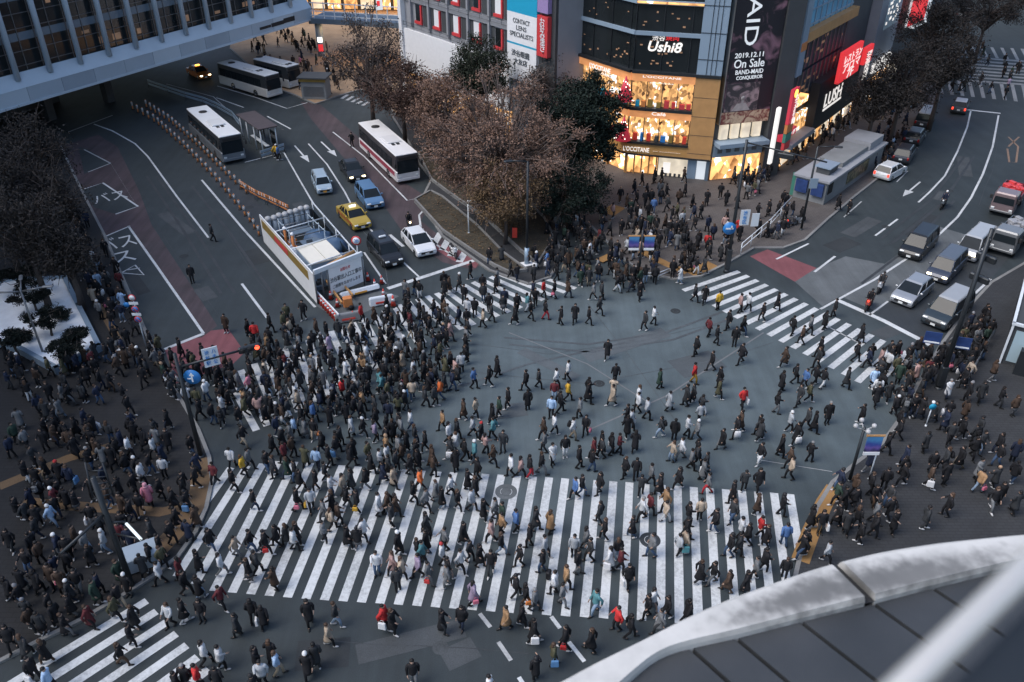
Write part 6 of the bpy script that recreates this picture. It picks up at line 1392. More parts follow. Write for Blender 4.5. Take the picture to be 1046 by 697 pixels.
# ================================================================== TREES
def tree(name, label, base, zc, r, leaf, n_leaf, size, trunk_r=.2, seed=1, twig=40, holes=.25, spread=.5, cat='tree', group=None, base_at=None, flat=1.0, clumps=None, z0=0.0):
    rg = np.random.default_rng(seed); g = base if isinstance(base, Vector) else G(*base)
    t = thing(name, label, cat, (g.x, g.y, z0), 0, group); rx, ry, rz_ = r
    off = base_at or (0, 0)
    C0 = np.array([off[0], off[1], zc])
    # clump centres fill the crown unevenly, denser outward
    K = clumps or max(18, int(n_leaf / 170)); cc = []
    while len(cc) < K:
        p = rg.normal(size=3); p /= np.linalg.norm(p); q = rg.uniform(.3, 1.0) ** .6
        lump = 1 + .22 * math.sin(3 * p[0] + seed) * math.cos(4 * p[1] - seed) + rg.uniform(-.14, .1)
        p = p * q * lump
        if p[2] < -.75: continue
        cc.append(C0 + p * np.array([rx, ry, rz_]))
    cc = np.array(cc)
    b = MB(); trunk = [(0, 0, 0), (off[0] * .2 + rg.uniform(-.1, .1), off[1] * .2, zc * .35), (off[0] * .6, off[1] * .6 + rg.uniform(-.2, .2), zc * .75), (off[0], off[1], zc + rz_ * .3)]
    b.tube(trunk, [trunk_r * 1.3, trunk_r, trunk_r * .7, trunk_r * .25], 8); b.build('trunk', 'bark', t)
    b = MB()
    for c in cc[:twig]:
        s = rg.uniform(.3, .85); st_ = np.array([off[0] * s, off[1] * s, zc * (.35 + .6 * s)]); md = st_ * .5 + c * .5 + rg.normal(size=3) * .25; md[2] += .15
        b.tube([st_, md, c, c + (c - C0) * .18], [trunk_r * .42, trunk_r * .26, trunk_r * .13, .014], 5)
        for _ in range(3):
            e = c + rg.normal(size=3) * spread * 1.3; b.tube([md * .4 + c * .6, (c + e) / 2 + rg.normal(size=3) * .1, e], [trunk_r * .13, .028, .012], 4)
    if len(b.v): b.build('branches', 'twig' if name == 'autumn_tree' else 'bark', t)
    per = n_leaf // K; sz = spread
    w = rg.uniform(.35, 1.6, K); w = np.maximum(8, (w / w.mean() * per)).astype(int)
    P = np.concatenate([cc[i] + np.clip(rg.normal(size=(w[i], 3)), -1.55, 1.55) * np.array([sz, sz, sz * .7 * flat]) * rg.uniform(.6, 1.25) for i in range(K)])
    n = len(P); nrm = rg.normal(size=(n, 3)); nrm[:, 2] = np.abs(nrm[:, 2]) + .2; nrm /= np.linalg.norm(nrm, axis=1)[:, None]
    a = np.cross(nrm, rg.normal(size=(n, 3))); a /= np.linalg.norm(a, axis=1)[:, None]; bb_ = np.cross(nrm, a)
    sl = size * rg.uniform(.6, 1.4, n)[:, None]
    V4 = np.stack([P - a * sl, P - bb_ * sl * .55 + nrm * sl * .15, P + a * sl, P + bb_ * sl * .55 + nrm * sl * .15], 1).reshape(-1, 3)
    me = bpy.data.meshes.new('crown'); me.vertices.add(4 * n); me.vertices.foreach_set('co', V4.ravel()); me.loops.add(4 * n); me.loops.foreach_set('vertex_index', np.arange(4 * n)); me.polygons.add(n); me.polygons.foreach_set('loop_start', np.arange(n) * 4); me.update(calc_edges=True)
    me.materials.append(M[leaf]); o = bpy.data.objects.new('crown', me); COL.objects.link(o); o.parent = t
    return t
M['leaf_brown'] = leaf_mat('leaf_pink_brown', [(0.075, 0.046, 0.034), (0.158, 0.097, 0.071), (0.214, 0.134, 0.099), (0.270, 0.172, 0.129), (0.140, 0.084, 0.061)])
M['leaf_rust'] = leaf_mat('leaf_rust', [(.0338, .0210, .0180), (.0713, .0420, .0345), (.0975, .0585, .0450), (.0450, .0300, .0255)])
M['leaf_grey'] = leaf_mat('leaf_grey_brown', [(.0300, .0248, .0232), (.0600, .0480, .0435), (.0863, .0705, .0645), (.0450, .0375, .0338)])
M['leaf_gold'] = leaf_mat('leaf_gold_brown', [(.0675, .0450, .0263), (.1275, .0825, .0413), (.1575, .1050, .0600), (.0750, .0525, .0375)])
M['leaf_green'] = leaf_mat('leaf_dark_green', [(.0060, .0105, .0090), (.0120, .0210, .0165), (.0195, .0315, .0240), (.0105, .0165, .0135)])
M['leaf_olive'] = leaf_mat('leaf_olive_green', [(.0120, .0165, .0112), (.0225, .0300, .0195), (.0345, .0420, .0270), (.0165, .0210, .0150)])
M['leaf_black'] = leaf_mat('leaf_night_brown', [(.018, .017, .017), (.032, .029, .027), (.045, .040, .037), (.025, .023, .023)])
_unused = (lambda *a: None)('x', [(.0060, .0055, .0055), (.0120, .0105, .0095), (.0180, .0155, .0135), (.0090, .0085, .0085)])
M['leaf_pine'] = leaf_mat('leaf_pine', [(.0030, .0055, .0050), (.0060, .0100, .0085), (.0090, .0140, .0115)])
def tree_px(name, label, cpx, zc, rad_px, leaf, n, size, seed, **k):
    """crown centre seen at photo point cpx, standing zc above the ground"""
    c = G(cpx[0], cpx[1], zc); s = F / (c.y * cp - (zc - HC) * sp); r = (rad_px[0] / s, rad_px[0] / s * .9, rad_px[1] / s)
    return tree(name, label, Vector((c.x, c.y, 0)), zc, r, leaf, n, size, seed=seed, **k)
tree_px('autumn_tree', 'largest pink-brown autumn tree on the soil island beside the maroon bus', (515, 150), 6.8, (80, 70), 'leaf_brown', 40000, .088, 11, trunk_r=.28, spread=.58, twig=240, clumps=260)
tree_px('autumn_tree', 'lower golden-brown autumn tree at the tip of the soil island', (516, 200), 4.6, (34, 28), 'leaf_gold', 11000, .09, 12, trunk_r=.16, spread=.5)
tree_px('autumn_tree', 'rusty low autumn tree overhanging the maroon bus roof', (436, 106), 6.0, (34, 26), 'leaf_rust', 10000, .10, 13, trunk_r=.2, spread=.6)
tree_px('autumn_tree', 'grey-brown bare-branched tree beside the top bus kiosk', (376, 66), 7.5, (40, 46), 'leaf_grey', 9000, .11, 14, trunk_r=.24, spread=.75, twig=60)
tree_px('autumn_tree', 'dark rust tree in front of the white hoarded storey', (410, 92), 6.5, (36, 28), 'leaf_rust', 9000, .11, 15, trunk_r=.22, spread=.7)
tree_px('autumn_tree', 'grey-pink autumn tree between the rust tree and the largest tree', (456, 112), 6.6, (38, 36), 'leaf_brown', 11000, .10, 16, trunk_r=.22, spread=.7)
tree_px('evergreen_tree', 'dark olive evergreen rising before the red-windowed block', (489, 72), 9.0, (32, 30), 'leaf_olive', 17000, .11, 17, trunk_r=.25, spread=.6)
tree_px('evergreen_tree', 'tall dark green evergreen before the orange shop floors', (598, 124), 8.0, (38, 47), 'leaf_green', 34000, .12, 18, trunk_r=.28, spread=.5)
tree_px('evergreen_tree', 'low rounded dark green tree at the foot of the tall evergreen', (584, 193), 3.6, (36, 32), 'leaf_green', 18000, .09, 19, trunk_r=.2, spread=.42)
tree_px('autumn_tree', 'sparse brown tree by the shop corner of the largest autumn tree', (556, 95), 7.2, (26, 30), 'leaf_grey', 5000, .10, 20, trunk_r=.18, spread=.6)
for i, (x, y, z, a, b_, lab) in enumerate([(28, 152, 8, 42, 34, 'black-leaved tree just below the bridge at left edge'), (50, 206, 6.5, 32, 32, 'black-leaved tree overhanging the painted bus bays'), (22, 232, 7, 42, 40, 'black-leaved tree above the white planting bed'), (66, 258, 5, 22, 24, 'small black-leaved tree by the lettered bus bay'), (-12, 190, 8, 44, 44, 'black-leaved tree cut by the left photo edge')]):
    tree_px('street_tree', lab, (x, y), z, (a, b_), 'leaf_black', 6500, .095, 30 + i, trunk_r=.22, spread=.62, twig=70, clumps=70, group='dark street trees at the left')
for i, (x, y, z, a, b_, lab) in enumerate([(926, 78, 8, 40, 34, 'biggest black-brown street tree between shops and the right road'), (968, 62, 8, 32, 28, 'black-brown street tree just left of the far crossing'), (896, 98, 6.5, 28, 24, 'black-brown street tree before the pale building shopfronts'), (955, 25, 10, 40, 26, 'black-brown tree against the top edge beyond the side sign'), (1012, 6, 8, 40, 20, 'black-brown tree beyond the far crossing at top right')]):
    tree_px('street_tree', lab, (x, y), z, (a, b_), 'leaf_black', 10000, .105, 40 + i, trunk_r=.24, spread=.62, twig=60, clumps=80, group='dark street trees up the right road')
for i, (x, y, w, lab) in enumerate([(48, 325, 22, 'widest cloud-pruned pine in the middle of the white bed'), (66, 352, 17, 'cloud-pruned pine at the lower corner of the white bed'), (30, 300, 20, 'flat-topped cloud-pruned pine at the top of the white bed'), (12, 345, 15, 'cloud-pruned pine at the lower left of the white bed'), (62, 321, 7, 'tiny round pine beside the widest pine'), (25, 343, 5, 'tiny round bush between two pines in the white bed'), (20, 280, 22, 'dark pine behind the white bed under the street trees'), (78, 341, 10, 'small spreading pine at the right rim of the white bed')]):
    tree_px('pine_tree', lab, (x, y), 2.0 if w > 8 else 1.0, (w, w * .4), 'leaf_pine', 9000 if w > 8 else 2000, .055, 60 + i, trunk_r=.09, spread=.2, twig=14, flat=.6, clumps=34 if w > 8 else 9, group='pines in the white bed')
# low clipped bushes on the island
for i, (x, y, w, lab) in enumerate([(520, 232, 12, 'low brown shrub at the island tip kerb'), (500, 214, 12, 'low brown shrub behind the white camera post'), (462, 178, 10, 'low shrub on the far end of the soil island')]):
    tree_px('shrub', lab, (x, y), .7, (w, w * .5), 'leaf_olive' if i else 'leaf_gold', 2500, .05, 80 + i, trunk_r=.05, spread=.3, twig=10, clumps=16, cat='shrub')
# fallen leaves over the island soil
rg = np.random.default_rng(3); b = MB(); PP = [(p.x, p.y) for p in GP(isl2)]; PQ = [(p.x, p.y) for p in GP(isl)]
def in_poly(x, y, P):
    c = False; n = len(P); j = n - 1
    for i in range(n):
        if (P[i][1] > y) != (P[j][1] > y) and x < (P[j][0] - P[i][0]) * (y - P[i][1]) / (P[j][1] - P[i][1]) + P[i][0]: c = not c
        j = i
    return c
for poly in (PP, PQ):
    xs_ = [p[0] for p in poly]; ys_ = [p[1] for p in poly]
    for k in range(2600):
        x, y = rg.uniform(min(xs_), max(xs_)), rg.uniform(min(ys_), max(ys_))
        if in_poly(x, y, poly): a = rg.uniform(0, 6.28); s = rg.uniform(.04, .10); z = .31 + rg.uniform(0, .12); b.add([(x + s * math.cos(a), y + s * math.sin(a), z), (x + s * math.cos(a + 2), y + s * math.sin(a + 2), z + .03), (x + s * math.cos(a + 4), y + s * math.sin(a + 4), z)], [[0, 1, 2]])
tag(b.build('fallen_leaves', 'leaf_gold'), kind='stuff')
# ================================================================== PEOPLE
# model faces +X, left is +Y, about 1.68 m tall
POSES = {  # (right foot x, lift), (left foot x, lift), right hand, left hand
    'stride': dict(rf=(.27, .0), lf=(-.28, .09), rh=(-.16, .80), lh=(.2, .83)),
    'stride_other': dict(rf=(-.28, .09), lf=(.27, .0), rh=(.2, .83), lh=(-.16, .80)),
    'step': dict(rf=(.2, .0), lf=(-.2, .05), rh=(-.1, .78), lh=(.14, .8)),
    'stand': dict(rf=(.03, .0), lf=(-.03, .0), rh=(.03, .77), lh=(.05, .78)),
    'phone': dict(rf=(.14, .0), lf=(-.16, .03), rh=(.30, 1.16), lh=(-.06, .78)),
    'pockets': dict(rf=(.24, .0), lf=(-.22, .06), rh=(.10, .96), lh=(.10, .96)),
    'pockets_other': dict(rf=(-.2, .05), lf=(.22, .0), rh=(.08, .98), lh=(.12, .95)),
    'carry': dict(rf=(.16, .0), lf=(-.18, .03), rh=(.27, 1.02), lh=(.26, .98)),
    'point': dict(rf=(.1, .0), lf=(-.08, .0), rh=(.42, 1.22), lh=(.0, .78)),
    'stroll': dict(rf=(-.14, .03), lf=(.16, .0), rh=(.1, .8), lh=(-.05, .78)),
    'sit': dict(rf=(.38, .0), lf=(.36, .0), rh=(.52, 1.0), lh=(.52, 1.0)),
}
def joints(p):
    J = {}; sit = p is POSES['sit']; hz = .88
    for s, k, hk in ((-1, 'rf', 'rh'), (1, 'lf', 'lh')):
        fx, lift = p[k]; hip = Vector((0, s * .095, hz)); ank = Vector((fx, s * .1, .09 + lift))
        if sit: kn = Vector((.44, s * .16, .82))
        else: kn = (hip + ank) / 2 + Vector((.06 + (.07 if lift else .02), 0, .0))
        hx, hz2 = p[hk]; sh = Vector((0.0, s * .185, 1.37)); ha = Vector((hx, s * (.25 if hz2 < 1 else .16), hz2)); el = (sh + ha) / 2 + Vector((-.09, s * .05, -.02))
        J[s] = dict(hip=hip, kn=kn, ank=ank, toe=ank + Vector((.17, s * .015, -.05 if lift < .05 else -.085)), heel=ank + Vector((-.07, 0, -.04)), sh=sh, el=el, wr=ha, dr=(ha - el).normalized())
    return J
def skin_body(name, p):
    """one continuous figure grown over a jointed skeleton: trunk, neck, head with nose and ears, arms, hands with five fingers, legs"""
    J = joints(p); vs, es, rs = [], [], []
    def v(co, r, par=None):
        vs.append(Vector(co)); rs.append(r if isinstance(r, tuple) else (r, r))
        if par is not None: es.append((par, len(vs) - 1))
        return len(vs) - 1
    pel = v((0, 0, .93), (.12, .10)); sp_ = v((0, 0, 1.12), (.115, .095), pel); ch = v((.01, 0, 1.30), (.14, .105), sp_); nk = v((0, 0, 1.43), .055, ch); hb = v((.015, 0, 1.50), .07, nk); hd = v((.02, 0, 1.585), .092, hb); v((.01, 0, 1.655), .068, hd)
    v((.115, 0, 1.565), .016, hd)
    for s in (-1, 1):
        v((.0, s * .095, 1.57), .018, hd); j = J[s]
        a = v(j['hip'], .085, pel); k = v(j['kn'], .056, a); n = v(j['ank'], .038, k); v(j['toe'], .032, n)
        sh = v(j['sh'], .06, ch); el = v(j['el'], .042, sh); wr = v(j['wr'], .028, el); d = j['dr']; side = Vector((-d.z, 0, d.x)); side = side if side.x > 0 else -side
        pm = v(j['wr'] + d * .06, (.036, .02), wr)
        for q, ln in ((-.03, .055), (-.01, .072), (.01, .078), (.03, .07)):
            f0 = v(j['wr'] + d * .10 + side * q, .0095, pm); f1 = v(j['wr'] + d * (.10 + ln * .6) + side * q + Vector((0, -s * .012, 0)), .0088, f0); v(j['wr'] + d * (.10 + ln * .95) + side * q + Vector((0, -s * .035, 0)), .007, f1)
        t0 = v(j['wr'] + d * .04 + side * .04, .0105, wr); v(j['wr'] + d * .085 + side * .06 + Vector((0, -s * .02, 0)), .009, t0)
    me = bpy.data.meshes.new(name); me.from_pydata(vs, es, []); o = bpy.data.objects.new(name, me); COL.objects.link(o)
    o.modifiers.new('skin', 'SKIN'); o.modifiers.new('sub', 'SUBSURF').levels = 1
    if not me.skin_vertices: 
        bpy.context.view_layer.objects.active = o
        bm = bmesh.new(); bm.from_mesh(me); bm.verts.layers.skin.verify(); bm.to_mesh(me); bm.free()
    for i, sv in enumerate(me.skin_vertices[0].data): sv.radius = rs[i]; sv.use_root = (i == 0)
    dg = bpy.context.evaluated_depsgraph_get(); out = bpy.data.meshes.new_from_object(o.evaluated_get(dg)); out.name = name
    bpy.data.objects.remove(o); bpy.data.meshes.remove(me); out.materials.clear(); out.materials.append(M['skin']); return out
def coat_mb(p, kind):
    J = joints(p); b = MB(); sit = p is POSES['sit']
    hem = {'coat': .46, 'jacket': .80, 'puffer': .74, 'parka': .66}[kind]
    if sit: hem = .80
    puff = {'coat': 1.0, 'jacket': 1.0, 'puffer': 1.16, 'parka': 1.1}[kind]
    st = (abs(p['rf'][0]) + abs(p['lf'][0])) / 2
    R = [(1.455, .0, 0, .062, .068), (1.42, .0, 0, .10, .15), (1.375, .0, 0, .125, .205), (1.28, .005, 0, .145 * puff, .215 * puff), (1.12, .0, 0, .14 * puff, .195 * puff), (.98, .0, 0, .145 * puff, .19 * puff), (.86, .0, 0, .15 * puff + st * .1, .195 * puff)]
    if hem < .8: R.append((.72, .0, 0, .155 * puff + st * .22, .2 * puff))
    if hem < .6: R += [(.58, .0, 0, .16 + st * .36, .205), (hem, .0, 0, .17 + st * .46, .215)]
    else: R.append((hem, 0, 0, R[-1][3] * .98, R[-1][4] * .96))
    b.rings(R, 12, True)
    for s in (-1, 1):
        j = J[s]; b.tube([j['sh'] + Vector((0, -s * .03, .02)), j['sh'] + Vector((0, s * .025, -.05)), j['el'], j['wr'] + (j['el'] - j['wr']) * .1], [.068 * puff, .08 * puff, .066 * puff, .052], 8)
    if kind == 'parka': b.ball((-.09, 0, 1.44), (.10, .13, .09), 10, 6)
    if kind in ('coat', 'puffer'): b.tube([(0, 0, 1.43), (0, 0, 1.50)], [.085, .08], 10, False)
    return b
def legs_mb(p, skirt=False):
    J = joints(p); b = MB(); st = (abs(p['rf'][0]) + abs(p['lf'][0])) / 2
    if skirt: b.rings([(.95, 0, 0, .14, .17), (.75, 0, 0, .17, .2), (.52, 0, 0, .2 + st * .25, .24)], 12, True)
    else: b.rings([(.98, 0, 0, .125, .165), (.86, 0, 0, .13, .175), (.80, 0, 0, .11, .16)], 10, True)
    for s in (-1, 1):
        j = J[s]; k = .7 if skirt else 1.0; b.tube([j['hip'] + Vector((0, 0, .03)), (j['hip'] * .55 + j['kn'] * .45), j['kn'], j['ank'] + Vector((0, 0, .0))], [.10 * k, .092 * k, .07 * k, .055 * k], 8)
    return b
def shoes_mb(p, sides=(-1, 1)):
    J = joints(p); b = MB()
    for s in sides: j = J[s]; b.tube([j['heel'] + Vector((0, 0, 0)), j['ank'] + Vector((.02, 0, -.03)), j['toe'] + Vector((-.04, 0, .0)), j['toe'] + Vector((.04, 0, -.008))], [.042, .055, .048, .028], 8)
    return b
def hair_mb(kind):
    b = MB()
    if kind == 'short': b.ball((-.015, 0, 1.615), (.108, .104, .098), 12, 8)
    if kind == 'long': b.ball((-.015, 0, 1.615), (.112, .108, .10), 12, 8); b.rings([(1.60, -.045, 0, .085, .105), (1.48, -.065, 0, .06, .11), (1.36, -.085, 0, .04, .10), (1.30, -.09, 0, .02, .07)], 10)
    if kind == 'beanie': b.rings([(1.58, 0, 0, .115, .11), (1.60, 0, 0, .118, .113), (1.66, -.01, 0, .105, .10), (1.71, -.02, 0, .065, .06), (1.73, -.02, 0, .02, .02)], 12)
    if kind == 'cap': b.ball((-.01, 0, 1.62), (.112, .106, .09), 12, 8); b.box((.14, 0, 1.625), (.14, .15, .018), 0, .005)
    if kind == 'hood': b.ball((-.02, 0, 1.60), (.125, .122, .125), 12, 8); b.rings([(1.50, -.03, 0, .11, .12), (1.40, -.04, 0, .12, .15)], 10)
    return b
def scarf_mb():
    b = MB(); b.tube([(.09 * math.cos(2 * PI * k / 10), .105 * math.sin(2 * PI * k / 10), 1.45) for k in range(11)], .045, 6, False); b.tube([(.1, .05, 1.44), (.16, .05, 1.3), (.17, .06, 1.15)], .035, 6); return b
MESH = {}
def mesh_of(key, f, m):
    if key not in MESH: me = f(); me.materials.append(M[m]); MESH[key] = me
    return MESH[key]
BODY = {k: skin_body('person', p) for k, p in POSES.items()}
# colours: code -> (word, value)
CC = {'K': ('black', (.012, .012, .014)), 'C': ('charcoal', (.028, .03, .033)), 'N': ('dark navy', (.016, .022, .042)), 'G': ('grey', (.13, .135, .14)), 'S': ('pale grey', (.34, .36, .38)), 'W': ('white', (.5, .51, .52)),
      'B': ('beige', (.36, .29, .22)), 'T': ('tan', (.28, .17, .09)), 'O': ('dark brown', (.055, .036, .026)), 'V': ('olive', (.07, .068, .04)), 'M': ('maroon', (.10, .022, .026)), 'R': ('red', (.42, .03, .03)), 'P': ('pink', (.55, .20, .26)),
      'L': ('lilac', (.30, .24, .33)), 'U': ('blue', (.07, .14, .30)), 'J': ('pale blue', (.30, .42, .58)), 'A': ('teal', (.07, .18, .20)), 'E': ('dark green', (.025, .045, .034)), 'Q': ('orange', (.60, .14, .04)), 'Y': ('yellow', (.55, .33, .04)), 'D': ('dusty pink', (.34, .22, .20))}
LEG = {'k': ('black trousers', (.012, .012, .014)), 'c': ('charcoal trousers', (.03, .032, .035)), 'n': ('navy trousers', (.02, .028, .05)), 'j': ('blue jeans', (.05, .085, .15)), 'l': ('pale jeans', (.20, .27, .36)), 'g': ('grey trousers', (.14, .145, .15)),
       'w': ('white trousers', (.55, .56, .57)), 'b': ('beige trousers', (.32, .26, .19)), 'r': ('red trousers', (.38, .03, .04)), 'o': ('brown trousers', (.09, .055, .035)), 'y': ('mustard trousers', (.40, .22, .03)), 's': ('black skirt', (.015, .015, .018)), 't': ('grey skirt', (.12, .12, .125))}
GAR = {'c': ('long', 'coat', 'coat'), 'j': ('', 'jacket', 'jacket'), 'p': ('', 'puffer jacket', 'puffer'), 'h': ('', 'hooded parka', 'parka')}
HAIR = {'s': ('short black hair', 'short', (.012, .011, .011)), 'l': ('long black hair', 'long', (.014, .012, .012)), 'b': ('short brown hair', 'short', (.05, .03, .02)), 'd': ('long brown hair', 'long', (.06, .036, .024)), 'w': ('white beanie', 'beanie', (.6, .6, .6)), 'k': ('black beanie', 'beanie', (.015, .015, .016)),
        't': ('tan beanie', 'beanie', (.34, .22, .14)), 'c': ('black cap', 'cap', (.015, .015, .017)), 'r': ('red beanie', 'beanie', (.4, .04, .04)), 'g': ('grey beanie', 'beanie', (.2, .2, .21)), 'p': ('pink hood', 'hood', (.6, .28, .33)), 'h': ('raised black hood', 'hood', (.02, .02, .022)), 'q': ('grey hair', 'short', (.2, .2, .2))}
BAG = {'w': ('white', 'tote bag', (.62, .62, .62)), 'k': ('black', 'backpack', (.015, .015, .017)), 'p': ('pink', 'handbag', (.5, .14, .2)), 'r': ('red', 'handbag', (.4, .03, .03)), 'y': ('yellow', 'handbag', (.55, .32, .04)), 'q': ('orange', 'handbag', (.55, .18, .05)), 'b': ('blue', 'shopping bag', (.1, .22, .4)), 't': ('black', 'trolley case', (.016, .016, .018)), 'a': ('teal', 'shopping bag', (.08, .25, .27)), 'g': ('grey', 'backpack', (.13, .135, .14)), 'l': ('lilac', 'shopping bag', (.3, .24, .34))}
